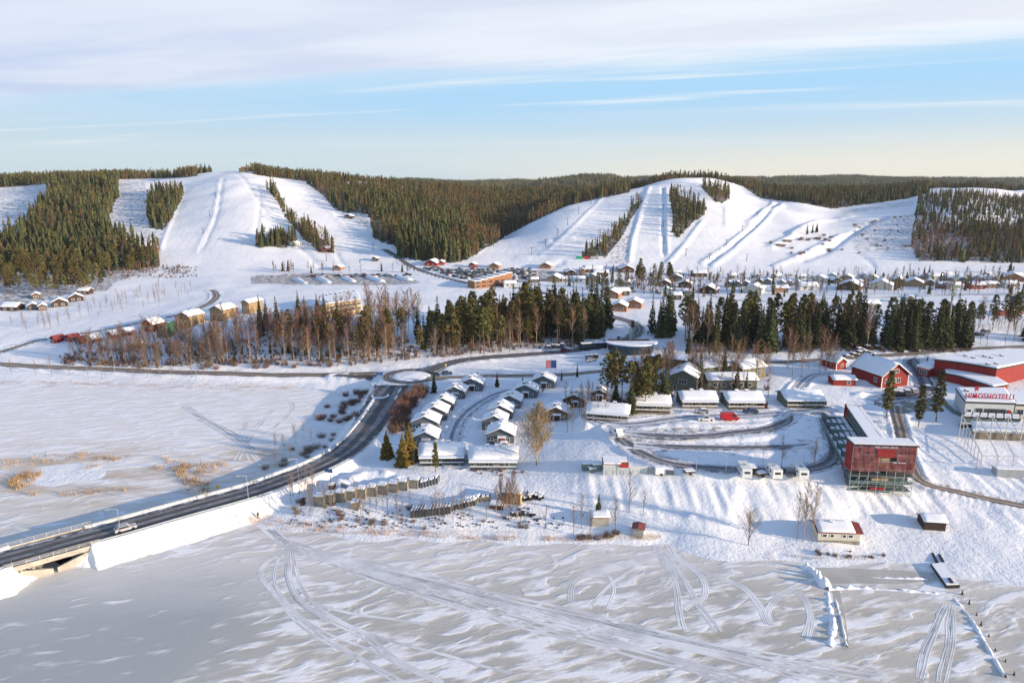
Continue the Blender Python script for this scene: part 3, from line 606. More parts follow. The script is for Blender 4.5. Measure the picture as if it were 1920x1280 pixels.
def lay_road(key, name, mkey, lift=0.0, i0=0, i1=None, taper=None):
    S, wdt = ROADS[key]; S = S[i0:i1]
    if len(S) > 500: S = S[::2]
    Tn = np.gradient(S[:, :2], axis=0); Tn /= np.linalg.norm(Tn, axis=1)[:, None] + 1e-9; Nn = np.c_[-Tn[:, 1], Tn[:, 0]]
    K = 9; fr = np.linspace(-1, 1, K); V = []; A = []; L = []
    al = np.r_[0, np.cumsum(np.linalg.norm(np.diff(S[:, :2], axis=0), axis=1))]
    for k in range(K):
        hw = wdt/2*np.ones(len(S)) if taper is None else taper(al, al[-1])/2
        V.append(np.c_[S[:, :2] + Nn*(fr[k]*hw)[:, None], S[:, 2] + 0.03 + lift + 0.05*(1 - fr[k]**2)]); A.append(np.full(len(S), fr[k])); L.append(al)
    if mkey == 'dark': ef = np.clip(1 - np.minimum(al, al[-1] - al)/9.0, 0, 1); A = [a_ + np.sign(fr[k_] + 1e-6)*ef*1.1 for k_, a_ in enumerate(A)]
    V = np.stack(V, 1).reshape(-1, 3); A = np.stack(A, 1).ravel(); L = np.stack(L, 1).ravel()
    # the strip is skewed against grid order: flip so that it faces up
    V = V.reshape(len(S), K, 3)[:, ::-1].reshape(-1, 3)
    return tag(link(name, grid_mesh(name, V, K, len(S), ROADM[mkey], dict(across=A, along=L))), kind='structure')
def wide(al, L): return 8.6 + 7.5*np.clip((al - (L - 75))/55, 0, 1) - 3.0*np.clip((al - (L - 10))/10, 0, 1)
lay_road('causeway_road', 'causeway_road', 'main', 0.02, taper=wide)
lay_road('shore_road', 'shore_road', 'grit', 0.0); lay_road('northern_road', 'northern_road', 'main', 0.0)
lay_road('eastern_road', 'eastern_road', 'grit', 0.012); lay_road('slip_road', 'slip_road', 'main', 0.016); lay_road('slip_lane', 'slip_lane', 'main', 0.02)
lay_road('side_road', 'side_road', 'grit', 0.0); lay_road('cottage_lane', 'cottage_lane', 'pack', 0.0)
lay_road('car_park_lane', 'car_park_lane', 'pack', 0.012); lay_road('lower_car_park_lane', 'lower_car_park_lane', 'dark', 0.016)
lay_road('car_park_loop', 'car_park_loop', 'dark', 0.008); lay_road('middle_car_park_lane', 'middle_car_park_lane', 'dark', 0.004)
lay_road('hotel_drive', 'hotel_drive', 'pack', 0.0); lay_road('hotel_yard_road', 'hotel_yard_road', 'dark', 0.0)
lay_road('hotel_path', 'hotel_path', 'grit', 0.012); lay_road('village_road', 'village_road', 'pack', 0.0)
th = np.linspace(0, 2*math.pi, 73); K = 7; V = []; A = []; L = []
for k in range(K):
    r = RIN + (ROUT - RIN)*k/(K-1); V.append(np.c_[RC.x + r*np.cos(th), RC.y + r*np.sin(th), np.full(73, RZ + 0.055)]); A.append(np.full(73, -1 + 2*k/(K-1))); L.append(th*10)
V = np.stack(V, 1).reshape(-1, 3); V = V.reshape(73, K, 3).reshape(-1, 3)
tag(link('roundabout_road', grid_mesh('roundabout_road', V, K, 73, ROADM['main'], dict(across=np.stack(A, 1).ravel(), along=np.stack(L, 1).ravel()))), kind='structure')
# ---- snowmobile and ski tracks on the ice: shallow ruts with thrown-up sides
def ruts(lines, wid, mcol, name):
    Vs, Fs = [], []; o = 0
    for pts, offs in lines:
        P = np.array([[float(ray_u(*p))*float(Y_of(p[1], 0.0)), float(Y_of(p[1], 0.0))] for p in pts]); S = catmull(P, 1.2)
        Tn = np.gradient(S, axis=0); Tn /= np.linalg.norm(Tn, axis=1)[:, None] + 1e-9; Nn = np.c_[-Tn[:, 1], Tn[:, 0]]
        for of in offs:
            wob = np.interp(np.arange(len(S)), np.arange(0, len(S) + 12, 6), RNG.normal(0, 0.18, len(np.arange(0, len(S) + 12, 6))))
            w_ = wid*RNG.uniform(0.8, 1.25); prof = [(-1.0, 0.0), (-0.62, 0.07), (-0.3, 0.012), (0.3, 0.012), (0.62, 0.07), (1.0, 0.0)]
            V = np.stack([np.c_[S + Nn*(of + wob + a*w_)[:, None], np.full(len(S), 0.006 + h*w_*(0.7 + 0.3))] for a, h in prof], 1)
            Vs.append(V.reshape(-1, 3)); nn = len(prof)
            i = np.arange(nn-1)[None] + np.arange(len(S)-1)[:, None]*nn + o
            Fs.append(np.stack([i, i+nn, i+nn+1, i+1], -1).reshape(-1, 4)[:, ::-1]); o += len(S)*nn
    me = bpy.data.meshes.new(name); me.from_pydata(np.vstack(Vs).tolist(), [], np.vstack(Fs).tolist()); me.materials.append(mcol)
    return tag(link(name, me), kind='stuff')
M_RUT = mat('churned snow', (0.68, 0.68, 0.68), 0.8, 0.22, 0.12); M_RUTG = mat('ridden ice', (0.40, 0.42, 0.43), 0.7, 0.25, 0.3)
LINES = [([(490,978),(540,1018),(620,1042),(760,1080),(900,1112),(1100,1156),(1300,1205),(1580,1275)], [-1.3, 0, 1.0]),
 ([(536,1020),(640,1060),(760,1105),(900,1150),(1050,1190),(1250,1240),(1400,1285)], [-0.5, 0.5, 1.7]),
 ([(600,1040),(760,1092),(960,1135),(1150,1185),(1400,1240),(1500,1270)], [-0.4, 0.4, 1.4]),
 ([(640,1044),(800,1075),(960,1118),(1100,1148),(1260,1190)], [0.0]), ([(620,1050),(800,1098),(960,1148),(1150,1205),(1330,1262)], [0.0, 0.9]),
 ([(530,1028),(495,1058),(485,1078),(505,1105),(545,1150),(590,1185),(660,1225),(740,1272),(790,1300)], [-0.3, 0.4]),
 ([(538,1028),(518,1055),(516,1090),(545,1135),(600,1178),(680,1212),(760,1250),(860,1300)], [0]),
 ([(541,1030),(541,1070),(556,1112),(600,1150),(680,1192),(740,1235),(830,1280)], [-0.4, 0.4]), ([(548,1030),(560,1085),(585,1130),(640,1165),(700,1190),(800,1218),(960,1262)], [0]),
 ([(600,1135),(680,1152),(800,1172)], [0]), ([(1222,1010),(1230,1036),(1180,1052),(1110,1070),(1075,1092),(1070,1128)], [-0.3, 0.3]), ([(1226,1020),(1228,1038),(1160,1062),(1090,1080),(1050,1098)], [0, 0.7]),
 ([(1230,1036),(1180,1070),(1140,1100),(1110,1135)], [0]), ([(1232,1038),(1255,1062),(1262,1080),(1250,1098),(1215,1115),(1170,1135)], [-0.4, 0.4]), ([(1238,1040),(1262,1090),(1268,1130),(1280,1180)], [-0.4, 0.5]),
 ([(1240,1038),(1278,1085),(1310,1140),(1345,1185)], [0, 0.9]), ([(1248,1038),(1300,1065),(1322,1092),(1322,1118),(1300,1128),(1280,1142)], [-0.4, 0.3]), ([(1256,1040),(1320,1072),(1390,1098),(1420,1130),(1440,1170)], [-0.3, 0.4]),
 ([(1210,1000),(1222,1012),(1232,1036)], [-0.6, 0.3, 1.0]), ([(1245,1010),(1255,1030),(1262,1045)], [0, .7]), ([(1000,1032),(1030,1040),(1042,1054)], [0]), ([(1140,1080),(1150,1105),(1138,1140)], [0]),
 ([(1495,1108),(1512,1130),(1518,1165),(1512,1195)], [-0.6, 0, 0.6]), ([(1495,1098),(1460,1118),(1440,1150),(1450,1172)], [-0.3, 0.3]), ([(1180,1200),(1400,1235),(1650,1275)], [0, 1.5, 2.8]),
 ([(700,1062),(840,1095),(1000,1140)], [0]), ([(1775,1130),(1760,1165),(1735,1215),(1722,1270)], [-0.4, 0.4]), ([(1785,1135),(1786,1180),(1775,1230),(1765,1280)], [-0.4, 0.4]), ([(1830,1130),(1842,1136),(1835,1146)], [0]),
 ([(545,752),(548,768),(520,795),(490,815)], [-0.5, 0.5]), ([(535,748),(505,772),(470,812),(440,862)], [0, 1.2]), ([(340,762),(380,790),(420,815),(455,835)], [0, 1.0, 2.2]), ([(350,780),(400,800),(450,835),(470,870)], [0]), ([(460,790),(455,820),(470,850),(490,872)], [0, 1.0])]
ruts(LINES, 0.30, M_RUT, 'snowmobile_tracks')
ruts([([(700,1068),(840,1102),(1000,1142),(1180,1180),(1400,1228)], [0.0, 0.5]), ([(540,1040),(535,1075),(552,1120),(600,1160)], [0.0]), ([(620,1056),(720,1090),(860,1130),(1000,1165)], [0.0]), ([(1770,1140),(1750,1180),(1730,1225)], [0]), ([(1780,1140),(1780,1190),(1768,1245)], [0]), ([(500,985),(540,1018)], [-0.4, 0.4]), ([(360,775),(420,806),(470,842)], [0, 0.9])], 0.30, M_RUTG, 'ridden_ice_tracks')
raise_ground()
# ---------------------------------------------------------------- trees
def leafmat(name, col, rnd, trans=0.0):
    m = bpy.data.materials.new(name); m.use_nodes = True; g = NG(m.node_tree); b = m.node_tree.nodes['Principled BSDF']
    b.inputs['Roughness'].default_value = 0.85; b.inputs['Specular IOR Level'].default_value = 0.1
    tc = g.n('ShaderNodeTexCoord').outputs['Object']
    n = g.noise(tc, 0.9, 3, 0.6); oi = g.n('ShaderNodeObjectInfo').outputs['Random']
    c = g.mix(g.sstep(n, 0.3, 0.7), tuple(v*0.65 for v in col) + (1,), tuple(v*1.4 for v in col) + (1,))
    hs = g.n('ShaderNodeHueSaturation'); g.link(c, hs.inputs['Color'])
    g.link(g.m('MULTIPLY_ADD', oi, rnd, 1 - rnd/2), hs.inputs['Value'])
    g.link(g.m('MULTIPLY_ADD', g.m('FRACT', g.m('MULTIPLY', oi, 5.7)), 0.05, 0.475), hs.inputs['Hue'])
    g.link(hs.outputs[0], b.inputs['Base Color']); return m
L_SPRUCE = leafmat('spruce needles', (0.056, 0.063, 0.027), 0.7)
L_PINE = leafmat('pine needles', (0.128, 0.112, 0.042), 0.6)
L_TWIG = leafmat('birch twigs', (0.17, 0.098, 0.06), 0.5)
L_BUSH = leafmat('willow twigs', (0.23, 0.165, 0.13), 0.5)
L_RBUSH = leafmat('rusty twigs', (0.21, 0.125, 0.09), 0.4)
L_REED = leafmat('dry reeds', (0.46, 0.31, 0.15), 0.3)
L_THUJA = leafmat('bronzed conifer', (0.15, 0.095, 0.028), 0.3)
B_BIRCH = mat('birch bark', (0.38, 0.28, 0.20), 0.8, 0.3, 1.2)
B_PINE = mat('pine bark', (0.24, 0.12, 0.065), 0.9, 0.3, 1.0)
B_SPRUCE = mat('spruce bark', (0.075, 0.06, 0.05), 0.9, 0.3, 1.0)
B_ASPEN = mat('grey bark', (0.20, 0.165, 0.13), 0.9, 0.3, 1.0)
U = random.uniform
def m_trunk(h, r, n=6, lean=0.0, mt=None, top=0.9, name='trunk'):
    mb = MB(); p = Vector((0, 0, -0.6)); k = 5
    for i in range(k):
        z1 = h*top*(i+1)/k; q = Vector((lean*z1*U(.6, 1.2) + U(-.1, .1), U(-.12, .12), z1))
        mb.bar(p, q, r*(1 - i/k)*0.95 + 0.03, n, 0, r*(1 - (i+1)/k) + 0.03); p = q
    return mb.mesh(name, mt)
def m_spruce(h=20.0, w=0.17, base=0.06, whorls=22, nb=8, mt=None, gappy=0.0):
    mb = MB()
    for i in range(whorls):
        f = base + (1 - base)*(i + U(-.2, .2))/whorls; z = f*h
        r = h*w*((1 - f)**0.85)*U(.8, 1.15) + 0.12
        n = max(4, int(nb*(1 - f*0.45)))
        a0 = U(0, 6.28)
        for k in range(n):
            if random.random() < gappy: continue
            a = a0 + 6.283*k/n + U(-.25, .25); rr = r*U(.7, 1.12); c, s = math.cos(a), math.sin(a)
            hw = rr*U(.26, .4); tipz = z - rr*U(.22, .42); mid = 0.55
            P = lambda d, t, zz: (c*d - s*t, s*d + c*t, zz)
            b0 = P(0.05, 0, z + 0.25); l = P(rr*mid, hw, z - rr*.16); rgt = P(rr*mid, -hw, z - rr*.16); tip = P(rr, 0, tipz)
            dn = P(rr*.6, U(-.2, .2)*rr, z - rr*.62 - 0.25)
            mb.tri(b0, l, tip); mb.tri(b0, tip, rgt); mb.tri(l, dn, tip); mb.tri(rgt, tip, dn)
    mb.bar((0, 0, h*.9), (0, 0, h*1.0), 0.10, 3, 0, 0.02)
    return mb.mesh('crown', mt)
def m_pine(h=18.0, base=0.42, w=0.16, n=85, mt=None, taper=0.75):
    mb = MB()
    for i in range(n):
        f = base + (1 - base)*U(0, 1)**0.9
        t = (f - base)/(1 - base); prof = (math.sin(math.pi*min(1, 0.18 + t*taper)))**0.7*(1.05 - 0.45*t)
        a, d = U(0, 6.283), math.sqrt(U(.05, 1))*h*w*prof
        c = Vector((math.cos(a)*d, math.sin(a)*d, f*h*0.98)); s = h*U(.028, .052)
        for k in range(6):
            v1 = Vector((U(-1, 1), U(-1, 1), U(-.5, .8))).normalized()*s; v2 = Vector((U(-1, 1), U(-1, 1), U(-.6, .6))).normalized()*s
            mb.tri(c - v1*0.3, c + v1, c + v2)
    for k in range(7):       # limbs
        z = h*U(base - .05, .85); a = U(0, 6.283); r = h*U(.06, .13)
        mb.bar((0, 0, z), (math.cos(a)*r, math.sin(a)*r, z + r*U(.1, .5)), 0.06, 3, 1, 0.02)
    return mb.mesh('crown', [mt, B_PINE])
def m_birch(h=17.0, spread=0.15, limbs=20, twigs=420, mt=None, droop=0.0, base=0.28, bark=None, tw=0.035):
    mb = MB(); tips = []
    for k in range(limbs):
        f = base + (0.95 - base)*k/limbs + U(-.02, .02); z = f*h; a = U(0, 6.283); L = h*spread*(1.25 - f)*U(.7, 1.3)*1.3
        p = Vector((0, 0, z)); q = p + Vector((math.cos(a)*L*.55, math.sin(a)*L*.55, L*1.0)); q2 = q + Vector((math.cos(a)*L*.45, math.sin(a)*L*.45, L*(0.75 - droop)))
        mb.bar(p, q, 0.055 + 0.05*(1 - f), 3, 1, 0.04); mb.bar(q, q2, 0.04, 3, 0, 0.015); tips += [(p.lerp(q, .6), L), (q, L), (q.lerp(q2, .5), L), (q2, L)]
    tips += [(Vector((0, 0, h*U(.6, .98))), h*spread*.5) for _ in range(8)]
    for k in range(twigs):
        p, L = random.choice(tips); p = p + Vector((U(-.2, .2), U(-.2, .2), U(-.2, .2)))*L
        d = Vector((p.x*.5 + U(-1, 1)*L*.5, p.y*.5 + U(-1, 1)*L*.5, L*U(.25, 1.0) if random.random() > droop else -L*U(.3, 1.1)))
        d = d.normalized()*U(.7, 1.0)*max(0.8, L*0.55)
        sdv = d.cross(Vector((U(-1, 1), U(-1, 1), U(-1, 1)))).normalized()*U(tw*.7, tw*1.5)
        m1 = p + d*.55 + sdv*U(-1.5, 1.5)
        mb.tri(p - sdv, p + sdv, m1); mb.tri(m1 - sdv*.8, m1 + sdv*.8, p + d)
    return mb.mesh('crown', [mt, bark or B_BIRCH])
def m_bush(h=2.2, r=1.4, n=130, mt=None, tw=0.022):
    mb = MB()
    for k in range(n):
        a, d = U(0, 6.283), U(0, .5)*r; p = Vector((math.cos(a)*d, math.sin(a)*d, -0.1)); a2 = a + U(-.7, .7)
        q = p + Vector((math.cos(a2)*r*U(.1, .7), math.sin(a2)*r*U(.1, .7), h*U(.45, 1)))
        s = Vector((U(-1, 1), U(-1, 1), 0)).normalized()*tw
        mb.tri(p - s, p + s, q)
        m_ = p.lerp(q, U(.4, .7)); q3 = m_ + Vector((U(-.5, .5)*r*.6, U(-.5, .5)*r*.6, h*U(.1, .4))); mb.tri(m_ - s, m_ + s, q3)
    return mb.mesh('branches', mt)
# far trees: cheap meshes of the same kinds, scattered over the hills by geometry nodes
def m_farspruce(h=15.0, w=0.15):
    mb = MB(); n = 5; lay = 5
    for i in range(lay):
        f0, f1 = i/lay*0.92 + 0.02, min(1.0, (i + 1.7)/lay); r = h*w*(1 - f0)**0.8*U(.85, 1.1) + .15; a0 = U(0, 6.28)
        top = (U(-.1, .1), U(-.1, .1), f1*h); ring = [(math.cos(a0 + 6.283*k/n)*r*U(.6, 1.25), math.sin(a0 + 6.283*k/n)*r*U(.6, 1.25), f0*h - r*U(0, .35)) for k in range(n)]
        for k in range(n): mb.tri(ring[k], ring[(k+1) % n], top)
    return mb.mesh('far_spruce', L_SPRUCE)
def m_farpine(h=15.0):
    mb = MB()
    mb.bar((0, 0, -.5), (0, 0, h*.6), .16, 3, 1, .1)
    for i in range(20):
        f = U(.36, 1); a, d = U(0, 6.283), U(.1, 1)*h*.14*(1.25 - f); c = Vector((math.cos(a)*d, math.sin(a)*d, f*h)); s = h*U(.05, .09)
        for k in range(2):
            v = [c + Vector((U(-1, 1), U(-1, 1), U(-.8, .9)))*s for _ in range(3)]; mb.tri(*v)
    return mb.mesh('far_pine', [L_PINE, B_PINE])
def m_farbirch(h=14.0):
    mb = MB(); mb.bar((0, 0, -.5), (0, 0, h*.85), .13, 3, 1, .05)
    for i in range(34):
        f = U(.2, .95); a = U(0, 6.283); p = Vector((0, 0, f*h)); q = p + Vector((math.cos(a)*h*.11*(1.3 - f), math.sin(a)*h*.11*(1.3 - f), h*U(.08, .2))); s = Vector((U(-1, 1), U(-1, 1), 0)).normalized()*.20
        mb.tri(p - s*.5, p + s*.5, q); mb.tri(q - s, q + s, q + Vector((U(-.4, .4), U(-.4, .4), h*.1)))
    return mb.mesh('far_birch', [L_TWIG, B_ASPEN])
def m_clump(kind):
    """a group of tree tops for the woods kilometres away"""
    mb = MB()
    for k in range(9):
        x, y, h = U(-14, 14), U(-14, 14), U(10, 17); r = h*.17; n = 5; a0 = U(0, 6)
        ring = [(x + math.cos(a0 + 6.283*i/n)*r, y + math.sin(a0 + 6.283*i/n)*r, h*.12) for i in range(n)]; rg2 = [(x + math.cos(a0 + .5 + 6.283*i/n)*r*.75, y + math.sin(a0 + .5 + 6.283*i/n)*r*.75, h*.45) for i in range(n)]
        for i in range(n): mb.tri(ring[i], ring[(i+1) % n], (x, y, h*.75)); mb.tri(rg2[i], rg2[(i+1) % n], (x + U(-.3, .3), y, h))
    return mb.mesh('tree_group', L_SPRUCE if kind == 0 else L_PINE)
PROTO = bpy.data.collections.new('far_tree_kinds')
def proto(me, nm):
    o = bpy.data.objects.new(nm, me); PROTO.objects.link(o); return o
KIND_SETS = {'near': ([m_farspruce(U(13, 17), U(.13, .18)) for _ in range(5)] + [m_farpine(U(13, 17)) for _ in range(4)] + [m_farbirch(U(11, 15)) for _ in range(3)]), 'far': [m_clump(0), m_clump(0), m_clump(1), m_clump(1)]}
def scatter(name, pts, kinds, scl, protos):
    """one object: points carrying kind and size; geometry nodes set a tree on each"""
    me = bpy.data.meshes.new(name); me.from_pydata([tuple(p) for p in pts], [], [])
    a = me.attributes.new('kind', 'INT', 'POINT'); a.data.foreach_set('value', np.asarray(kinds, np.int32))
    s = me.attributes.new('size', 'FLOAT', 'POINT'); s.data.foreach_set('value', np.asarray(scl, np.float32))
    r = me.attributes.new('turn', 'FLOAT', 'POINT'); r.data.foreach_set('value', RNG.uniform(0, 6.283, len(pts)).astype(np.float32))
    o = tag(link(name, me), kind='stuff')
    ng = bpy.data.node_groups.new(name, 'GeometryNodeTree'); ng.interface.new_socket('Geometry', in_out='INPUT', socket_type='NodeSocketGeometry'); ng.interface.new_socket('Geometry', in_out='OUTPUT', socket_type='NodeSocketGeometry')
    N = ng.nodes.new; gi, go = N('NodeGroupInput'), N('NodeGroupOutput'); iop = N('GeometryNodeInstanceOnPoints'); gti = N('GeometryNodeGeometryToInstance')
    for p in protos[::-1]:        # multi-input sockets list the last link first
        oi = N('GeometryNodeObjectInfo'); oi.inputs['Object'].default_value = p; oi.transform_space = 'ORIGINAL'; oi.inputs['As Instance'].default_value = True
        ng.links.new(oi.outputs['Geometry'], gti.inputs[0])
    iop.inputs['Pick Instance'].default_value = True
    def at_(nm, ty):
        n = N('GeometryNodeInputNamedAttribute'); n.data_type = ty; n.inputs['Name'].default_value = nm; return n.outputs['Attribute']
    cx = N('ShaderNodeCombineXYZ'); ng.links.new(at_('turn', 'FLOAT'), cx.inputs[2])
    ng.links.new(gi.outputs[0], iop.inputs['Points']); ng.links.new(gti.outputs[0], iop.inputs['Instance']); ng.links.new(at_('kind', 'INT'), iop.inputs['Instance Index'])
    ng.links.new(cx.outputs[0], iop.inputs['Rotation']); ng.links.new(at_('size', 'FLOAT'), iop.inputs['Scale']); ng.links.new(iop.outputs[0], go.inputs[0])
    md = o.modifiers.new('trees', 'NODES'); md.node_group = ng; return o
NEARP = [proto(m, 'hill_tree_kind') for m in KIND_SETS['near']]; FARP = [proto(m, 'far_wood_kind') for m in KIND_SETS['far']]
def pick_kind(mixk, n, X, Y):
    cl = vnoise(X/45, Y/45, 41) - 0.5
    r = RNG.uniform(0, 1, n) + cl*0.55; s, p, b = mixk
    k = np.where(r < s, RNG.integers(0, 5, n), np.where(r < s + p, RNG.integers(5, 9, n), RNG.integers(9, 12, n)))
    return k
GPX, GPY = to_px(GX, GY, np.maximum(Z, 0)); T = (np.maximum(Z, 0) - CAM_H)/YY; HID = np.maximum.accumulate(T, 0) - T
def sample_world(n, y0, y1, u0=-0.98, u1=0.98):
    y = np.sqrt(RNG.uniform(y0*y0, y1*y1, n)); u = RNG.uniform(u0, u1, n); return u*y, y
def hid_at(X, Y):
    i = np.clip(np.rint((X/Y - US[0])/(US[1] - US[0])), 0, NU-1).astype(int); j = np.clip(np.rint(np.interp(Y, YS, np.arange(NY))), 0, NY-1).astype(int); return HID[j, i]
WOODS = {k: [[], [], []] for k in ('west', 'middle', 'east', 'rocky', 'pine', 'scrub')}
CX, CY = sample_world(1300000, 560, 1260)      # candidates, about one per m2
CZ = gz(CX, CY); CPX, CPY = to_px(CX, CY, CZ); CH = hid_at(CX, CY)
area = (0.98*(1260**2 - 560**2))/1300000
for nm, poly, mixk, den, hgt in FOR:
    if den == 0: continue
    m = in_poly(poly, CPX, CPY) & (CH < 0.008); idx = np.flatnonzero(m)
    pr = den*1.9/100*area*(0.55 + 0.9*vnoise(CX[idx]/18, CY[idx]/18, 51)); idx = idx[RNG.uniform(0, 1, len(idx)) < pr]
    W_ = WOODS[nm]; W_[0].append(np.c_[CX[idx], CY[idx], CZ[idx]]); W_[1].append(pick_kind(mixk, len(idx), CX[idx], CY[idx])); W_[2].append(hgt/15*RNG.uniform(0.62, 1.22, len(idx)))
# woods beyond the crests
m = (CH >= 0.004) & (CY > 790); idx = np.flatnonzero(m); crest_ok = np.ones(len(idx), bool)
px_ = CPX[idx]; bare = ((px_ > 398) & (px_ < 462)) | ((px_ > 1225) & (px_ < 1310) & (CY[idx] < 960)) | ((px_ > 900) & (px_ < 1000) & (CY[idx] < 760))
idx = idx[~bare]; idx = idx[RNG.uniform(0, 1, len(idx)) < 4.5/100*area]
WOODS['middle'][0].append(np.c_[CX[idx], CY[idx], CZ[idx]]); WOODS['middle'][1].append(pick_kind((.32, .40, .28), len(idx), CX[idx], CY[idx])); WOODS['middle'][2].append(RNG.uniform(0.85, 1.3, len(idx))*np.where(CPX[idx] < 560, 0.95, 0.92))
LBL = dict(west='hill_forest', middle='hill_forest', east='piste_forest', rocky='crag_forest', scrub='birch_scrub')
for nm, (P, Kd, S) in WOODS.items():
    if P: scatter(LBL[nm], np.vstack(P), np.concatenate(Kd), np.concatenate(S), NEARP)
FX, FY = sample_world(52000, 1250, 6500); h_ = hid_at(FX, FY); k_ = h_ < 0.012; clr = vnoise(FX/260, FY/260, 61) > 0.16; k_ &= clr
k_ &= RNG.uniform(0, 1, len(FX)) < np.clip(3200/FY, 0.25, 1)
FX, FY = FX[k_], FY[k_]; scatter('distant_forest', np.c_[FX, FY, gz(FX, FY)], RNG.integers(0, 4, len(FX)), RNG.uniform(0.8, 1.25, len(FX))*np.clip(FY/2600, 1, 1.7), FARP)
# ---- trees one can tell apart
SPR = [(m_trunk(20, .22, 5, 0, B_SPRUCE), m_spruce(20, U(.11, .21), U(.03, .16), 22, 9, L_SPRUCE, U(0, .22))) for _ in range(9)]
PIN = [(m_trunk(18, .2, 6, U(-.03, .03), B_PINE), m_pine(18, U(.30, .44), U(.15, .19), 125, L_PINE)) for _ in range(8)]
BIR = [(m_trunk(17, .12, 5, U(-.03, .03), B_BIRCH), m_birch(17, U(.11, .15), 24, 620, L_TWIG, 0, .25, None, .042)) for _ in range(6)]
ASP = [(m_trunk(13, .10, 5, U(-.04, .04), B_ASPEN), m_birch(13, U(.10, .14), 16, 260, L_BUSH, 0, .25, B_ASPEN, .028)) for _ in range(4)]
BRN = [(m_trunk(13, .10, 5, U(-.04, .04), B_ASPEN), m_birch(13, U(.12, .16), 20, 460, L_TWIG, 0, .15, B_ASPEN, .04)) for _ in range(4)]  # browner variant of the bare trees, added to fill the thicket
BUSH = [m_bush(2.4, 1.5, 150, L_BUSH) for _ in range(3)]; RBUSH = [m_bush(3.2, 2.0, 190, L_RBUSH, .028) for _ in range(3)]
TRUNKH = {'spruce_tree': 20., 'pine_tree': 18., 'birch_tree': 17., 'bare_tree': 13., 'brown_bare_tree': 13.}
def tree(kind, px, py, hpx, label, group=None, var=None, wide=1.0, base=None, mats=None):
    """tree with its foot at photo point and a height given in photo pixels"""
    p = at(px, py) if base is None else base
    h = hpx*(p.y*CP + (CAM_H - p.z)*SP)/FPX if hpx > 0 else -hpx
    S_ = {'spruce_tree': SPR, 'pine_tree': PIN, 'birch_tree': BIR, 'bare_tree': ASP, 'brown_bare_tree': BRN}[kind]
    tr, cr = var or random.choice(S_); s = h/TRUNKH[kind]
    o = thing(kind, label, 'tree', p, U(0, 6.283), group, (s*wide*U(.92, 1.08), s*wide*U(.92, 1.08), s))
    link('trunk', tr, o); link('crown', cr, o); return o
ORD = ['first', 'second', 'third', 'fourth', 'fifth', 'sixth', 'seventh', 'eighth', 'ninth', 'tenth']
def grove(kind, n, poly, h0, h1, label, group, seed, mind=9.0, wide=1.0):
    rs = np.random.default_rng(seed); poly = np.array(poly, float); pts = []
    x0, y0 = poly.min(0); x1, y1 = poly.max(0); tries = 0
    while len(pts) < n and tries < 6000:
        tries += 1; q = rs.uniform((x0, y0), (x1, y1))
        if not in_poly(poly, np.array([q[0]]), np.array([q[1]]))[0]: continue
        if any(abs(q[0] - r[0]) < mind and abs(q[1] - r[1]) < mind*.35 for r in pts): continue
        pts.append(q)
    pts.sort(key=lambda p: p[0]); W = unproject([p[0] for p in pts], [p[1] for p in pts]); N = len(pts)
    for k, (p, w_) in enumerate(zip(pts, W)):
        h = rs.uniform(h0, h1)
        if N <= 20: lab = label + (f", {ORD[k]} from the left" if k < (N + 1)//2 else (f", {ORD[N - 1 - k]} from the right" if k < N - 1 else ', rightmost'))
        else:
            f = (h - h0)/(h1 - h0); lab = ('shorter ' if f < .33 else 'taller ' if f > .66 else 'mid height ') + label.replace('tall ', '').replace('small ', '') + (', left part' if k < N/3 else ', right part' if k > N*2/3 else ', middle')
        tree(kind, p[0], p[1], h, lab, group, base=Vector(w_), wide=wide)
def shrub(px, py, hpx, label, group=None, red=False, wide=1.0):
    hpx *= .8; wide *= 1.3
    p = at(px, py); me = random.choice(RBUSH if red else BUSH); h = hpx*(p.y*CP + (CAM_H - p.z)*SP)/FPX; s = h/(3.2 if red else 2.4)
    o = tag(link('bare_shrub', me, None, p, U(0, 6.283), (s*wide, s*wide, s)), label, 'shrub', group); return o
# ---- groves and single trees
grove('spruce_tree', 12, [(465,612),(620,612),(640,630),(470,632)], 58, 78, 'dark spruce in the row along the top of the knoll', 'spruces on the knoll', 1, 12)
grove('birch_tree', 118, [(420,640),(500,628),(660,625),(760,650),(770,678),(600,688),(420,684),(330,668)], 48, 82, 'bare brown birch in the grove above the shore road', 'birches in the grove above the shore road', 2, 8)
grove('birch_tree', 24, [(470,612),(650,612),(680,632),(470,640)], 34, 50, 'bare brown birch among the spruces on the knoll', 'birches on the knoll', 3, 9)
grove('bare_tree', 64, [(200,650),(330,640),(420,660),(440,684),(300,690),(180,684),(110,672)], 30, 52, 'slim grey leafless tree in the thicket below the small red huts', 'leafless trees below the red huts', 4, 7)
grove('brown_bare_tree', 72, [(120,672),(240,650),(340,638),(440,650),(460,684),(300,690),(160,686)], 34, 58, 'brown leafless tree in the thicket between the huts and shore road', 'brown leafless trees between the huts and the shore road', 45, 6)
grove('pine_tree', 20, [(480,640),(770,640),(790,672),(640,680)], 60, 80, 'pine mixed in with the birches west of the roundabout', 'pines among the birches', 5, 14)
grove('spruce_tree', 7, [(430,660),(640,650),(640,676),(440,684)], 25, 45, 'small spruce under the birches above the shore road', 'small spruces under the birches', 6, 14)
grove('birch_tree', 20, [(690,622),(790,618),(800,640),(700,640)], 70, 92, 'tall thin birch standing clear on the field edge behind the grove', 'thin birches on the field edge', 7, 8, .8)
grove('pine_tree', 34, [(790,640),(900,632),(990,628),(1000,650),(920,664),(800,668)], 60, 95, 'pine with bare lower trunk above the road curve', 'pines above the road curve', 8, 9)
grove('spruce_tree', 16, [(780,630),(900,618),(900,645),(790,655)], 55, 82, 'spruce among the pines above the road curve', 'spruces among the pines', 9, 10)
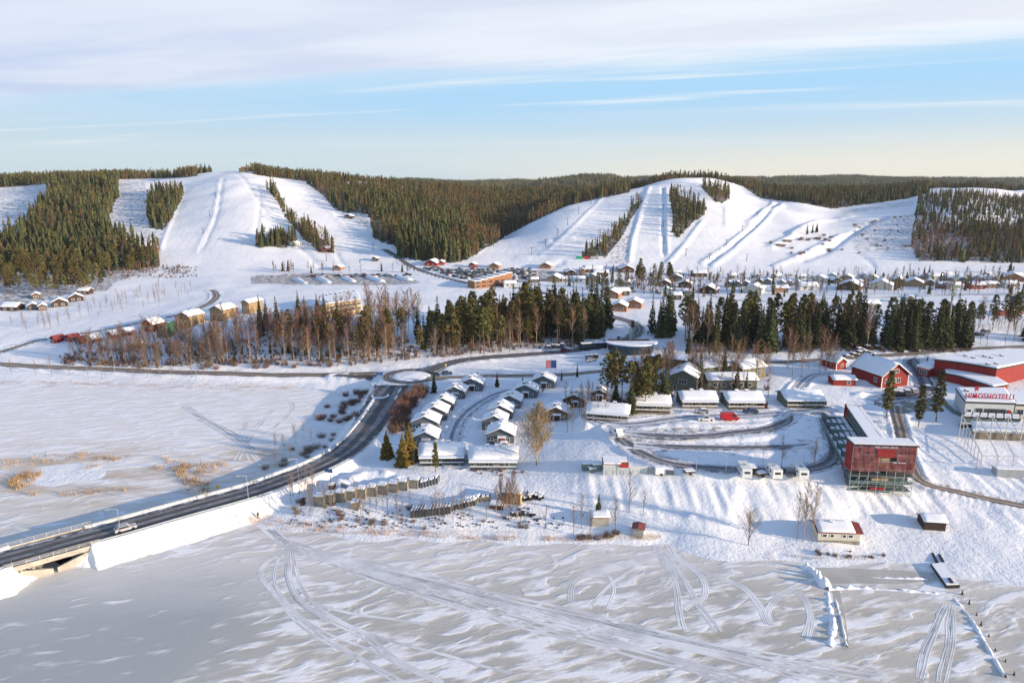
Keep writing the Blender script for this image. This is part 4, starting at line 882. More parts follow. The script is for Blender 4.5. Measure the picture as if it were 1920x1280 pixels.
grove('bare_tree', 14, [(790,650),(980,645),(980,660),(800,672)], 40, 60, 'leafless tree among the pines above the road curve', 'leafless trees among the pines', 10, 10)
grove('spruce_tree', 52, [(880,622),(960,612),(1050,606),(1140,612),(1142,640),(1080,648),(980,646),(890,640)], 58, 104, 'tall dark spruce in the dense central belt behind the road', 'spruces of the central belt', 11, 6)
grove('pine_tree', 30, [(880,630),(1000,610),(1130,625),(1060,645),(900,640)], 60, 98, 'olive green pine in the dense central spruce belt', 'pines of the central belt', 12, 8)
grove('birch_tree', 14, [(900,640),(1100,636),(1100,648),(900,650)], 55, 85, 'golden bare birch at the front of the central spruce belt', 'birches at the front of the central belt', 13, 15)
grove('spruce_tree', 9, [(1208,618),(1262,612),(1268,632),(1215,636)], 62, 88, 'dark snow dusted spruce on the corner right of the winding road', 'spruces right of the winding road', 14, 7, 1.15)
grove('pine_tree', 34, [(1270,630),(1640,628),(1640,650),(1300,652)], 68, 95, 'olive pine in the eastern tree belt', 'pines of the eastern belt', 15, 7)
grove('birch_tree', 20, [(1270,628),(1640,630),(1640,655),(1290,655)], 60, 90, 'bare birch in the eastern tree belt', 'birches of the eastern belt', 16, 8)
grove('spruce_tree', 84, [(1300,640),(1400,636),(1630,632),(1640,652),(1500,662),(1340,660)], 52, 106, 'dark spruce of the eastern belt behind the red house', 'spruces of the eastern belt', 17, 6)
grove('spruce_tree', 34, [(1650,640),(1720,645),(1800,640),(1812,652),(1700,660),(1655,655)], 70, 98, 'dark spruce in the clump round the tall mast', 'spruces round the mast', 18, 6, 1.1)
grove('pine_tree', 10, [(1660,635),(1800,635),(1800,648),(1670,650)], 70, 90, 'olive green pine in the clump round the tall mast', 'pines round the mast', 19, 9)
grove('pine_tree', 14, [(1800,610),(1920,600),(1930,625),(1810,630)], 40, 62, 'reddish pine between the houses on the right edge', 'pines on the right edge', 20, 10)
grove('spruce_tree', 5, [(1905,630),(1940,630),(1940,640),(1905,640)], 34, 44, 'broad dark spruce at the right edge beyond the red hall', 'broad spruces at the right edge', 21, 6, 1.5)
grove('bare_tree', 18, [(1790,600),(1920,590),(1920,650),(1800,650)], 30, 50, 'leafless tree between the houses on the right edge', 'leafless trees on the right edge', 22, 9)
grove('pine_tree', 15, [(1130,735),(1185,728),(1240,735),(1250,768),(1190,780),(1145,775)], 62, 92, 'bushy pine in the wood left of the grey green house', 'pines left of the grey green house', 23, 7, 1.1)
grove('spruce_tree', 14, [(1150,745),(1250,742),(1255,768),(1160,782)], 50, 80, 'dark spruce in the wood left of the grey green house', 'spruces left of the grey green house', 24, 7, 1.1)
grove('birch_tree', 40, [(1180,715),(1300,700),(1440,690),(1440,712),(1330,722),(1200,735)], 48, 78, 'brown leafless birch in front of the round roofed building', 'birches in front of the round roofed building', 25, 7)
grove('bare_tree', 14, [(1040,765),(1130,750),(1140,800),(1060,815)], 40, 62, 'leafless tree round the brown cottages', 'leafless trees round the brown cottages', 26, 8)
grove('birch_tree', 14, [(1475,688),(1565,684),(1568,704),(1480,706)], 55, 82, 'sunlit slim birch in the row left of the red shed', 'birches left of the red shed', 27, 6, .85)
grove('bare_tree', 9, [(1300,735),(1440,735),(1450,752),(1310,755)], 40, 66, 'thin leafless tree behind the row of green cottages', 'leafless trees behind the green cottages', 28, 12)
grove('spruce_tree', 5, [(1310,720),(1400,715),(1400,740),(1320,742)], 50, 72, 'narrow spruce beside the grey green houses', 'spruces beside the grey green houses', 29, 16, .8)
grove('pine_tree', 104, [(-60,505),(290,502),(215,532),(196,550),(130,552),(90,558),(20,566),(-60,568)], 30, 46, 'olive pine in the wood above the lakeside cabins', 'pines above the lakeside cabins', 30, 5, 1.15)
grove('spruce_tree', 20, [(-40,508),(200,508),(196,540),(-40,545)], 28, 40, 'dark spruce among the pines above the lakeside cabins', 'spruces above the lakeside cabins', 31, 8)
grove('bare_tree', 40, [(150,575),(300,545),(380,545),(360,560),(200,600),(140,600)], 16, 30, 'small leafless alder on the snowy field by the side road', 'alders on the snowy field', 32, 6)
grove('bare_tree', 16, [(20,610),(130,590),(140,610),(30,630)], 18, 30, 'small leafless alder on the snowy slope below the cabins', 'alders below the cabins', 33, 8)
grove('bare_tree', 26, [(1200,518),(1300,512),(1480,516),(1640,515),(1640,522),(1480,524),(1300,525)], 14, 24, 'leafless tree along the foot of the right hand pistes', 'leafless trees at the piste foot', 34, 8)
grove('bare_tree', 26, [(1640,525),(1900,520),(1900,545),(1640,548)], 14, 24, 'leafless garden tree among the village houses', 'garden trees among the village houses', 35, 9)
grove('pine_tree', 16, [(1180,525),(1260,520),(1262,545),(1190,548)], 30, 42, 'pine in the clump in the middle of the village', 'pines in the village clump', 36, 6)
grove('bare_tree', 18, [(1180,530),(1250,530),(1240,550),(1190,552)], 24, 38, 'leafless tree in the clump in the middle of the village', 'leafless trees in the village clump', 37, 5)
grove('pine_tree', 12, [(1090,540),(1180,535),(1180,552),(1100,560)], 22, 34, 'pine beside the lower village chalets', 'pines beside the lower chalets', 38, 8)
for px, py, h, l in [(1566,570,30,'single spruce by the village road among the houses'),(1700,522,16,'small spruce behind the village houses'),(1732,520,24,'spruce clump tree left of the village lane under the crag'),(1741,520,26,'taller spruce under the foot of the crag'),(1390,549,14,'small spruce left of the blue house'),(1880,522,14,'little spruce by the last house'),(1820,640,64,'ragged snow laden spruce right of the mast'),(1890,540,22,'spruce right of the last village houses'),(1893,512,30,'dark spruce at the edge of the crag wood')]:
    tree('spruce_tree', px, py, h, l)
for px, py, h, l in [(814,736,48,'conical spruce at the upper left cottage beside the roundabout'),(895,722,28,'small spruce behind the upper left cottage'),(932,725,30,'slender spruce between the two cottage rows'),(980,724,20,'small spruce behind the right cottage row'),(1053,714,26,'small conical spruce by the eastern road'),(1082,708,32,'narrow dark spruce by the eastern road'),(1018,734,16,'tiny spruce in front of the uppermost right cottage'),(1122,966,46,'dark spruce behind the pale shore hut'),(1738,683,20,'small spruce by the yard of the red hall'),(1290,665,62,'tall spruce behind the round roofed building'),(1145,705,38,'slim spruce left of the round roofed building')]:
    tree('spruce_tree', px, py, h, l)
TALLP = (m_trunk(18, .2, 6, .01, B_PINE), m_pine(18, .20, .115, 210, L_PINE))
for px, py, h, l in [(1662,783,92,'tall pine in front of the red house'),(1722,800,82,'tall pine in the middle of the hotel yard'),(1755,790,100,'tall pine left of the hotel'),(817,885,60,'pine in front of the long grey cottage'),(853,668,46,'lone pine above the roundabout exit'),(706,672,58,'pine at the edge of the birch grove'),(990,655,62,'pine at the left end of the belt')]:
    tree('pine_tree', px, py, h, l, var=TALLP if px > 1600 or px == 817 else None)
TH = (m_trunk(20, .22, 5, 0, B_PINE), m_spruce(20, .30, .02, 20, 11, L_THUJA))
for px, py, h, l in [(726,858,58,'bronze green conical conifer by the causeway road'),(756,872,66,'olive bronze conifer beside the lower left cottages'),(768,864,78,'dark rusty conifer behind the bronze ones')]:
    tree('spruce_tree', px, py, h, l, var=TH)
WEEP = (m_trunk(17, .22, 6, 0.01, B_BIRCH), m_birch(17, .20, 48, 3600, leafmat('golden birch twigs', (0.29, 0.195, 0.115), .2), .35, .08, B_BIRCH, .05))
tree('birch_tree', 1006, 872, 116, 'large golden weeping birch right of the front cottages', var=WEEP)
LONE = (m_trunk(13, .22, 6, 0, B_SPRUCE), m_birch(13, .27, 38, 1100, L_BUSH, .1, .10, B_ASPEN, .035))
tree('bare_tree', 1403, 1022, 66, 'wide round leafless tree alone at the foot of the snow bank', var=LONE, wide=.8)
for px, py, h, l in [(1506,1014,122,'tallest slim leafless birch left of the white shore cabin'),(1523,1013,112,'slim leafless birch nearest the white shore cabin'),(1494,1012,96,'thin leafless birch on the left of the shore pair')]:
    tree('birch_tree', px, py, h, l, wide=.85)
for px, py, h, l in [(1180,960,82,'thin brown tree on the snow bank right of the shore hut'),(1153,1000,78,'thin leafless tree right of the pale shore hut'),(1207,965,52,'thin sapling on the snow bank'),(1090,990,70,'thin leafless tree left of the pale shore hut'),(1075,1002,64,'leafless tree at the shore left of the hut'),(1107,1008,52,'leafless sapling in front of the pale shore hut'),(1023,990,52,'thin leafless tree right of the timber yard'),(1465,880,70,'thin leafless tree in the car park'),(1526,882,64,'leafless tree near the grandstand in the car park'),(1528,862,40,'small leafless tree left of the grandstand'),(758,832,44,'leafless tree left of the lower cottages'),(776,880,40,'leafless tree in front of the bronze conifers'),(370,935,52,'rusty leafless tree at the reed edge of the bay')]:
    tree('bare_tree', px, py, h, l)
grove('bare_tree', 30, [(560,945),(760,955),(980,962),(1000,985),(760,990),(570,968)], 40, 66, 'thin leafless shore tree in front of the timber yard', 'shore trees in front of the timber yard', 40, 10)
grove('birch_tree', 9, [(925,965),(965,962),(970,978),(930,978)], 66, 90, 'sunlit thin birch in the clump in front of the wooden shed', 'birches in front of the wooden shed', 41, 4, .75)
grove('bare_tree', 12, [(540,905),(600,905),(600,940),(545,940)], 34, 50, 'leafless tree between the causeway and the timber yard', 'leafless trees by the causeway end', 42, 9)
grove('bare_tree', 10, [(480,850),(580,800),(600,820),(520,880)], 22, 40, 'small leafless tree on the bay shore beside the causeway road', 'small trees on the bay shore', 43, 12)
grove('bare_tree', 12, [(20,700),(400,705),(400,712),(20,708)], 24, 46, 'leafless tree on the strip between the shore road and the bay', 'trees between shore road and bay', 44, 22)
def shrubs(n, poly, h0, h1, label, group, seed, red=False, wide=1.0):
    rs = np.random.default_rng(seed); poly = np.array(poly, float); k = 0
    while k < n:
        q = rs.uniform(poly.min(0), poly.max(0))
        if in_poly(poly, np.array([q[0]]), np.array([q[1]]))[0]: shrub(q[0], q[1], rs.uniform(h0, h1), label, group, red, wide); k += 1
shrubs(34, [(730,812),(750,770),(775,735),(795,722),(800,735),(775,765),(758,812)], 22, 34, 'rusty brown hedge shrub along the causeway road by the cottages', 'hedge shrubs along the causeway road', 50, True)
shrubs(10, [(640,735),(690,728),(690,750),(660,758)], 12, 20, 'rusty shrub on the bay shore by the slip lane', 'rusty shrubs on the bay shore', 51, True)
shrubs(16, [(600,760),(660,755),(680,780),(640,812),(600,800)], 9, 16, 'brown shrub on the snowy bay shore', 'brown shrubs on the bay shore', 52, True, 1.5)
shrubs(14, [(560,830),(630,812),(640,830),(570,862),(520,880),(480,885)], 9, 16, 'purplish shrub on the road bank by the bay', 'purplish shrubs on the road bank', 53, False, 1.5)
shrubs(26, [(540,940),(1000,962),(1010,990),(760,992),(540,972)], 9, 18, 'low shrub on the stony shore below the timber yard', 'low shrubs on the stony shore', 54)
shrubs(40, [(110,670),(440,675),(640,684),(640,692),(300,692),(110,682)], 10, 18, 'leafless shrub between the shore road and the grove', 'shrubs between the shore road and the grove', 55)
shrubs(12, [(1500,1030),(1660,1035),(1660,1046),(1500,1046)], 6, 12, 'low brown shrub on the shore by the white cabin', 'low shrubs by the white cabin', 56, True)
shrubs(18, [(1130,1000),(1190,1000),(1180,1012),(1060,1012)], 8, 14, 'reddish shrub on the shore beside the huts', 'reddish shrubs beside the huts', 57)
shrubs(22, [(1440,455),(1560,440),(1580,470),(1480,480)], 5, 9, 'low brown shrub on the open right hand slope', 'shrubs on the open slope', 58, True, 1.3)
shrubs(20, [(1600,420),(1710,400),(1710,470),(1610,480)], 5, 8, 'dark stump like shrub on the cleared slope below the crag', 'shrubs on the cleared slope', 59)
shrubs(14, [(880,880),(990,880),(985,892),(890,892)], 5, 9, 'small garden shrub in front of the front cottages', 'garden shrubs of the front cottages', 60, True)
for px, py, h, l in [(1513,440,24,'little spruce on the open right hand slope'),(1523,438,26,'taller little spruce on the open right hand slope'),(1531,436,20,'small spruce on the right of the slope trio')]:
    tree('spruce_tree', px, py, h, l)
UB = [proto(m, 'undergrowth_kind') for m in BUSH + RBUSH[:1]] + [proto(m_bush(4.5, 1.2, 60, L_TWIG, .04), 'undergrowth_kind') for _ in range(2)]
def undergrowth(name, polys):
    Ps, n_ = [], 0
    for poly, n in polys:
        poly = np.array(poly, float); q = RNG.uniform(poly.min(0), poly.max(0), (n*3, 2)); q = q[in_poly(poly, q[:, 0], q[:, 1])][:n]; Ps.append(unproject(q[:, 0], q[:, 1]))
    P = np.vstack(Ps); scatter(name, P, RNG.choice([0, 1, 2, 4, 5], len(P)), RNG.uniform(.35, .85, len(P)), UB)
undergrowth('undergrowth', [([(330,668),(420,640),(660,625),(770,640),(790,672),(640,688),(420,684)], 520), ([(110,665),(330,640),(440,684),(300,690),(110,684)], 260), ([(780,640),(1000,635),(1000,655),(800,672)], 160), ([(880,640),(1140,640),(1140,652),(890,655)], 120), ([(1280,640),(1820,645),(1820,660),(1300,662)], 260), ([(1140,740),(1300,705),(1440,700),(1440,735),(1250,765),(1150,782)], 220), ([(200,500),(370,500),(370,522),(205,525)], 200), ([(1180,515),(1640,515),(1900,520),(1900,545),(1640,530),(1300,530)], 260), ([(1170,520),(1270,520),(1265,550),(1175,552)], 120), ])
GARD = [m_farbirch(U(6, 9)) for _ in range(3)] + [m_farspruce(U(6, 9), .17), m_farpine(U(8, 10))]
def garden(n, poly, seed, where):
    rs = np.random.default_rng(seed); poly = np.array(poly, float); q = rs.uniform(poly.min(0), poly.max(0), (n*4, 2)); q = q[in_poly(poly, q[:, 0], q[:, 1])][:n]
    for w_ in unproject(q[:, 0], q[:, 1]):
        k = int(rs.choice(5, p=[.24, .24, .24, .14, .14])); o = link('garden_tree', GARD[k], None, tuple(w_), U(0, 6), rs.uniform(.7, 1.25))
        tag(o, ('small leafless tree ' if k < 3 else 'small spruce ' if k == 3 else 'small pine ') + where, 'tree', ('leafless trees ' if k < 3 else 'small spruces ' if k == 3 else 'small pines ') + where)
garden(90, [(1340,524),(1640,522),(1640,556),(1340,556)], 61, 'among the village houses below the double ridge'); garden(110, [(1640,520),(1920,520),(1920,556),(1640,556)], 62, 'among the village houses below the crag')
garden(34, [(1040,514),(1180,512),(1180,560),(1060,540)], 63, 'among the lodges left of the village clump'); garden(30, [(1260,520),(1345,524),(1345,565),(1240,562)], 64, 'along the lower village lane'); garden(24, [(500,508),(780,508),(780,514),(500,514)], 65, 'along the back of the gravel car park')
# reeds: dense, uncountable
def reeds(name, polys, n, h0, h1):
    mb = MB(); tot = 0
    for poly, k in polys:
        poly = np.array(poly, float); got = 0
        q = RNG.uniform(poly.min(0), poly.max(0), (k*6, 2)); q = q[in_poly(poly, q[:, 0], q[:, 1])][:k]
        for p in unproject(q[:, 0], q[:, 1]):
            c = vnoise(p[0]/2.2, p[1]/2.2, 71)
            if c < 0.45: continue
            h = U(h0, h1)*(0.5 + c); s = Vector((U(-1, 1), U(-1, 1), 0)).normalized()*U(.03, .07); b = Vector(p)
            mb.tri(b - s, b + s, b + Vector((U(-.4, .4), U(-.4, .4), h)))
    return tag(mb.build(name, L_REED), kind='stuff')
reeds('reeds', [([(12,905),(40,890),(75,880),(80,893),(60,905),(25,922)], 900), ([(120,890),(160,865),(220,852),(250,852),(225,862),(170,878),(140,895)], 700), ([(280,875),(330,872),(420,868),(440,880),(380,890),(300,885)], 900), ([(300,855),(360,872),(380,905),(340,905)], 600), ([(0,860),(120,850),(220,848),(200,856),(80,870),(0,880)], 500), ([(50,925),(140,925),(240,915),(240,922),(120,932),(50,930)], 350), ([(340,898),(395,905),(390,930),(350,920)], 400)], 0, .6, 1.5)
reeds('shore_reeds', [([(400,958),(470,968),(640,985),(900,1004),(1140,1006),(1240,1004),(1240,1010),(1100,1015),(900,1013),(640,1000),(500,990)], 1500), ([(1440,1040),(1640,1042),(1640,1050),(1440,1048)], 250), ([(0,712),(420,718),(560,722),(560,728),(200,724),(0,720)], 900)], 0, .35, .8)
# ---------------------------------------------------------------- houses
CACHE = {}
def cached(key, fn):
    if key not in CACHE: CACHE[key] = fn()
    return CACHE[key]
def snow_slab(W, L, z0, rise, over, seed, thick=0.38, cover=(0.0, 1.0)):
    """snow lying on both slopes, soft at the eaves, uneven on top"""
    rs = random.Random(seed); nx, ny = 10, 7; hw = W/2 + over; mb = MB(); top, bot = [], []
    for j in range(ny + 1):
        for i in range(nx + 1):
            a = -1 + 2*i/nx; x = a*hw; y = -over + (L + 2*over)*j/ny; zr = z0 + rise*(1 - abs(x)/(W/2))
            e = min(1, (1 - abs(a))*4.5)*min(1, min(j, ny - j)*1.5 + .25); t = thick*(0.45 + .55*e)*(0.8 + .35*rs.random())
            top.append((x*(0.985 if e < 1 else 1), y, zr + 0.05 + t)); bot.append((x, y, zr + 0.03))
    n = nx + 1; F = []
    for j in range(ny):
        for i in range(nx): F.append((j*n + i, j*n + i + 1, (j+1)*n + i + 1, (j+1)*n + i))
    o = len(top); loop = [i for i in range(n)] + [j*n + nx for j in range(1, ny + 1)] + [ny*n + i for i in range(nx - 1, -1, -1)] + [j*n for j in range(ny - 1, 0, -1)]
    for k in range(len(loop)): a, b = loop[k], loop[(k+1) % len(loop)]; F.append((a, o + a, o + b, b))
    mb.add(top + bot, F); return mb
def rot_side(mb, W, L):
    mb.v = [(L/2 - v[1], v[0] + W/2, v[2]) for v in mb.v]; return mb
SNOW_SMOOTH = True
def house(name, px, py, W, L, hw, pitch, walls, label, rz=0.0, side=False, group=None, roofm=None, chim=(), wins=(), door=None, base=None, over=0.5, snow=True, canopy=False, trim=None, cat='house', bargeboard=None, split=False, thick=0.38):
    """gabled house: W across the gable, L along the ridge; the foot of the front face stands at the photo point"""
    p = base or at(px, py); o = thing(name, label, cat, p, R(rz), group)
    rise = W/2*math.tan(R(pitch)); key = (W, L, hw, pitch, walls.name, side, over, thick); fix = (lambda m: rot_side(m, W, L)) if side else (lambda m: m)
    def wall():
        mb = MB(); mb.prism([(-W/2, -2.0), (W/2, -2.0), (W/2, hw), (0, hw + rise), (-W/2, hw)], 0, L); return fix(mb).mesh('wall', walls)
    link('wall', cached(('w',) + key, wall), o)
    rm = roofm or M_DARK
    def roof():
        mb = MB(); d = over*math.tan(R(pitch)); X = W/2 + over
        for s in (-1, 1):
            mb.prism([(0, hw + rise + .02), (s*X, hw - d + .02), (s*X, hw - d + .16), (0, hw + rise + .18)], -over, L + over)
        return fix(mb).mesh('roof', rm)
    rf = link('roof', cached(('r', rm.name) + key, roof), o)
    if snow: link('snow_layer', cached(('s', hash(label) % 3 if W < 12 else 0) + key, lambda: fix(snow_slab(W, L, hw + .17, rise, over, hash(key) % 97, thick)).mesh('snow_layer', M_SNOW, SNOW_SMOOTH)), rf)
    for c in chim:
        cx, cy, cw, chh = c
        def ch():
            mb = MB(); zb = hw + rise*(1 - abs(cx)/(W/2)); mb.box(cx - cw/2, cx + cw/2, cy - cw/2, cy + cw/2, zb - .3, zb + chh, 0); mb.box(cx - cw/2 - .08, cx + cw/2 + .08, cy - cw/2 - .08, cy + cw/2 + .08, zb + chh, zb + chh + .28, 1)
            return fix(mb).mesh('chimney', [M_BLACK, M_SNOW])
        link('chimney', cached(('c', c) + key, ch), o)
    tm = trim or M_WHITE
    if bargeboard:
        def bb():
            mb = MB(); d = over*math.tan(R(pitch)); X = W/2 + over
            for s in (-1, 1): mb.prism([(0, hw + rise + .2), (0, hw + rise - .12), (s*X, hw - d - .14), (s*X, hw - d + .2)], -over - .10, -over - .02)
            for s in (-1, 1): mb.box(s*W/2 - .14, s*W/2 + .14, -.06, .1, -.5, hw - .05)
            return fix(mb).mesh('bargeboard', bargeboard)
        link('bargeboard', cached(('bb', bargeboard.name) + key, bb), o)
    for wd in wins:
        face, u, z, ww, wh = wd[:5]
        def place(mb):       # from face coordinates (u, out, z) to the house
            out = []
            for a, b, c in mb.v:
                if face == 'f': out.append((u + a, -b, z + c))
                elif face == 'l': out.append((-W/2 - b, u - a, z + c))
                elif face == 'r': out.append((W/2 + b, u + a, z + c))
                else: out.append((u + a, L + b, z + c))
            mb.v = out; return mb
        def fr():
            mb = MB(); t = .10
            mb.box(-ww/2 - t, -ww/2, -.02, .07, -wh/2 - t, wh/2 + t); mb.box(ww/2, ww/2 + t, -.02, .07, -wh/2 - t, wh/2 + t)
            mb.box(-ww/2, ww/2, -.02, .07, wh/2, wh/2 + t); mb.box(-ww/2, ww/2, -.02, .07, -wh/2 - t, -wh/2)
            if ww > 1.0:
                for q in range(1, int(round(ww/.8))): x = -ww/2 + ww*q/int(round(ww/.8)); mb.box(x - .035, x + .035, -.02, .06, -wh/2, wh/2)
            return fix(place(mb)).mesh('window', tm)
        def pn():
            mb = MB(); mb.box(-ww/2, ww/2, -.02, .025, -wh/2, wh/2); return fix(place(mb)).mesh('pane', M_GLASS)
        f = link('window', cached(('wf', wd, tm.name) + key, fr), o); link('pane', cached(('wp', wd) + key, pn), f)
    if door:
        dx, dm = door
        link('door', cached(('d', dx, dm.name) + key, lambda: fix(MB().box(dx - .5, dx + .5, -.07, .05, -.2, 2.05)).mesh('door', dm)), o)
        if canopy:
            def cn():
                mb = MB(); mb.box(dx - 1.2, dx + 1.2, -1.3, 0.02, 2.25, 2.35, 0); mb.box(dx - 1.25, dx + 1.25, -1.35, -.02, 2.35, 2.62, 1)
                for s in (-1, 1): mb.box(dx + s*1.1 - .06, dx + s*1.1 + .06, -1.25, -1.13, -1, 2.25, 0)
                return fix(mb).mesh('porch_canopy', [M_WHITE, M_SNOW])
            link('porch_canopy', cached(('cn', dx) + key, cn), o)
    return o
# ---- the two rows of grey cottages
def gcot(px, py, wpx, label, rz, walls=M_GREYW, L=7.0):
    W = round(wpx*px_size(px, py)*2)/2
    return house('grey_cottage' if walls is M_GREYW else 'brown_cottage', px, py, W, L, 2.7, 25, walls, label, rz, chim=((-.3, 1.3, 1.1, 1.0), (.5, 2.8, .9, .8)), door=(0.4, M_DBROWN if walls is M_GREYW else M_DARK), canopy=True, wins=(('f', -W*.28, 1.4, .9, .8), ('f', W*.30, 1.4, .7, .8), ('r', 3, 1.4, 1.2, .8), ('r', 5.4, 1.4, 1.0, .8)), over=.35, group='grey cottages in two rows' if walls is M_GREYW else 'brown cottages', thick=.42, cat='cottage')
for a in [(883,733,42,'grey cottage with snowy roof, uppermost of the left row beside the eastern road',-6),(852,748,40,'grey cottage second from the top of the left row',-6),(830,770,39,'grey cottage third from the top of the left row',-5),
          (814,788,45,'grey cottage fourth from the top of the left row',-4),(796,808,50,'grey cottage fifth from the top of the left row, black chimney',-3),(797,837,46,'lowest gabled grey cottage of the left row beside the bronze conifers',-3),
          (1018,728,42,'uppermost grey cottage of the right row, behind a tiny spruce',-10),(984,746,46,'grey cottage second from the top of the right row',-9),(955,766,41,'grey cottage third from the top of the right row',-8),
          (937,786,46,'grey cottage fourth from the top of the right row',-7),(926,806,46,'grey cottage partly hidden behind the cottage with the red door',-6)]: gcot(*a)
o = house('grey_cottage', 938, 832, 8.0, 7.5, 2.8, 25, M_GREYW, 'grey cottage with a dark red door and white porch, right row', -4, chim=((-.2, 2.6, .8, .8),), door=(0.5, M_RED), canopy=True, wins=(('f', -2.4, 1.4, .8, .8), ('f', 2.4, 1.4, .7, .9), ('r', 3, 1.4, 1.2, .8)), group='grey cottages in two rows', thick=.42, cat='cottage')
def longcot(px, py, L, W, label, rz, walls, pillars=True, wins=4, group=None, chim=True, roofp=20, hw=2.6):
    ws = tuple(('r' if False else 'l', W*0, 0, 0, 0) for _ in ()) 
    # the long side faces the viewer: it is the left face of the unturned plan
    step = L/(wins + .6); wn = tuple(('l', L*.12 + step*(k + .4), 1.35, 1.5 if k % 2 else .9, 1.0 if k % 2 else 1.7) for k in range(wins))
    o = house('long_cottage', px, py, W, L, hw, roofp, walls, label, rz, side=True, chim=((.3, L*.36, 1.0, .9), (.3, L*.64, 1.0, .9)) if chim else (), wins=wn, group=group, thick=.5, over=.55, cat='cottage')
    if pillars:
        def terr():
            mb = MB(); n = 5
            for k in range(n): x = -L/2 + .2 + (L - .4)*k/(n-1); mb.box(x - .09, x + .09, -1.6, -1.42, -1.5, hw - .45)
            mb.box(-L/2, L/2, -1.7, -1.35, .55, .85); mb.box(-L/2, L/2, -1.65, 0, -1.2, -.05); mb.box(-L/2, L/2, -1.75, .0, hw - .5, hw - .38)
            return mb.mesh('veranda', M_GREYW if walls is M_GREYW else M_WOOD)
        v = link('veranda', cached(('ver', L, walls.name), terr), o)
        link('snow_strip', cached(('vers', L), lambda: MB().box(-L/2, L/2, -1.72, -1.33, .85, 1.02).box(-L/2 - .2, L/2 + .2, -2.2, -.02, hw - .37, hw - .02).mesh('snow_strip', M_SNOW)), v)
    return o
longcot(829, 868, 12.0, 8, 'long grey cottage standing side on behind the pine', 2, M_GREYW, wins=3)
longcot(925, 876, 12.6, 8, 'long grey cottage with two chimneys, side on at the front right', 0, M_GREYW, wins=4)
for a in [(1139,787,12.4,'leftmost green cottage, golden lit front, above the car park',-14,M_GREEN),(1220,770,11.8,'second green cottage from the left above the car park',-5,M_GREEN),(1310,763,11.2,'third green cottage from the left above the car park',0,M_GREEN),(1396,764,11.4,'fourth green cottage, right of the parked dark car',0,M_GREEN),(1507,761,12.0,'green cottage on its own between the yard road and the grandstand',0,M_GREEN)]:
    longcot(a[0], a[1], a[2], 7.2, a[3], a[4], a[5], group='green cottages above the car park')
gcot(1042,789,44,'reddish brown cottage behind the golden weeping birch',-8,M_BROWNW); gcot(1075,764,40,'brown cottage behind the reddish one, half hidden by bare trees',-8,M_BROWNW); gcot(1122,752,28,'small brown cottage at the left edge of the pine wood',-8,M_BROWNW,9)
# ---- grey green two storey houses
house('green_house', 1279, 733, 9.5, 12, 5.0, 26, M_GREEN, 'grey green two storey house with triple window, right of the pine wood', -22, chim=((1.6, 3, .6, .6), (-2.4, 4, .5, .5), (-3.2, 7, .5, .5)), wins=(('f', 0, 3.4, 2.6, 1.3), ('f', -2.6, 1.2, 1.0, 1.0)), group='grey green houses')
house('green_house', 1345, 712, 10, 13, 5.0, 22, M_GREEN, 'tall grey green house behind the long low green house', 20, side=True, wins=(('l', 4, 3.6, 1.4, 1.1), ('l', 9, 3.6, 1.4, 1.1)), group='grey green houses')
house('green_house', 1373, 730, 7, 17, 3.4, 22, M_GREEN, 'long low green house with two roof vents below the tall house', 0, side=True, chim=((-1.6, 6, .6, .5), (-1.6, 11, .6, .5)), wins=tuple(('l', 2.5 + 3*k, 1.7, 1.2, 1.2) for k in range(5)), group='grey green houses')
house('green_house', 1413, 711, 9, 11, 4.4, 22, M_OLIVE, 'olive house with hipped snowy roof, rightmost of the green houses', 24, side=True, wins=(('l', 3, 2.2, 1.4, 1.1), ('l', 7.5, 2.2, 1.4, 1.1)), group='grey green houses')
# ---- red buildings on the right
house('red_house', 1677, 725, 11.0, 15, 4.6, 36, M_REDW, 'large red wooden house with white trim and triple windows on the gable', 14, chim=((0, 11, .9, 1.0),), bargeboard=M_WHITE, over=.7, thick=.22,
      wins=(('f', -.2, 5.7, 2.6, 1.2), ('f', -.7, 2.3, 1.5, 1.7), ('f', 1.35, 2.3, 1.5, 1.7), ('f', -3.6, 2.3, 1.3, 1.5), ('r', 4, 2.2, 1.4, 1.5), ('r', 9, 2.2, 1.4, 1.5), ('l', 3, 2.2, 1.3, 1.5)))
pw = at(1648, 716); house('red_house_wing', 1648, 712, 6.5, 6, 5.0, 30, M_REDW, 'red side wing with balcony on the left of the large red house', 14 - 90 + 75, chim=(), bargeboard=M_WHITE, over=.5, thick=.3, wins=(('f', 0, 4.2, 2.2, 1.3), ('f', 0, 1.6, 2.0, 1.6)), cat='house wing')
house('red_shed', 1577, 692, 5.4, 7.5, 2.9, 30, M_REDW, 'red shed with one white window beside the sunlit birches', 24, bargeboard=M_WHITE, wins=(('f', .4, 1.5, 1.3, .9),), cat='shed')
house('red_shed', 1583, 723, 4.4, 7.8, 2.2, 20, M_REDW, 'low red shed with snowy roof in front of the large red house', 0, side=True, wins=(('l', 2.4, 1.1, 1.2, 1.0),), cat='shed')
def wp(px, py, z): Y = float(Y_of(py, z)); return Vector((float(ray_u(px, py))*Y, Y, z))
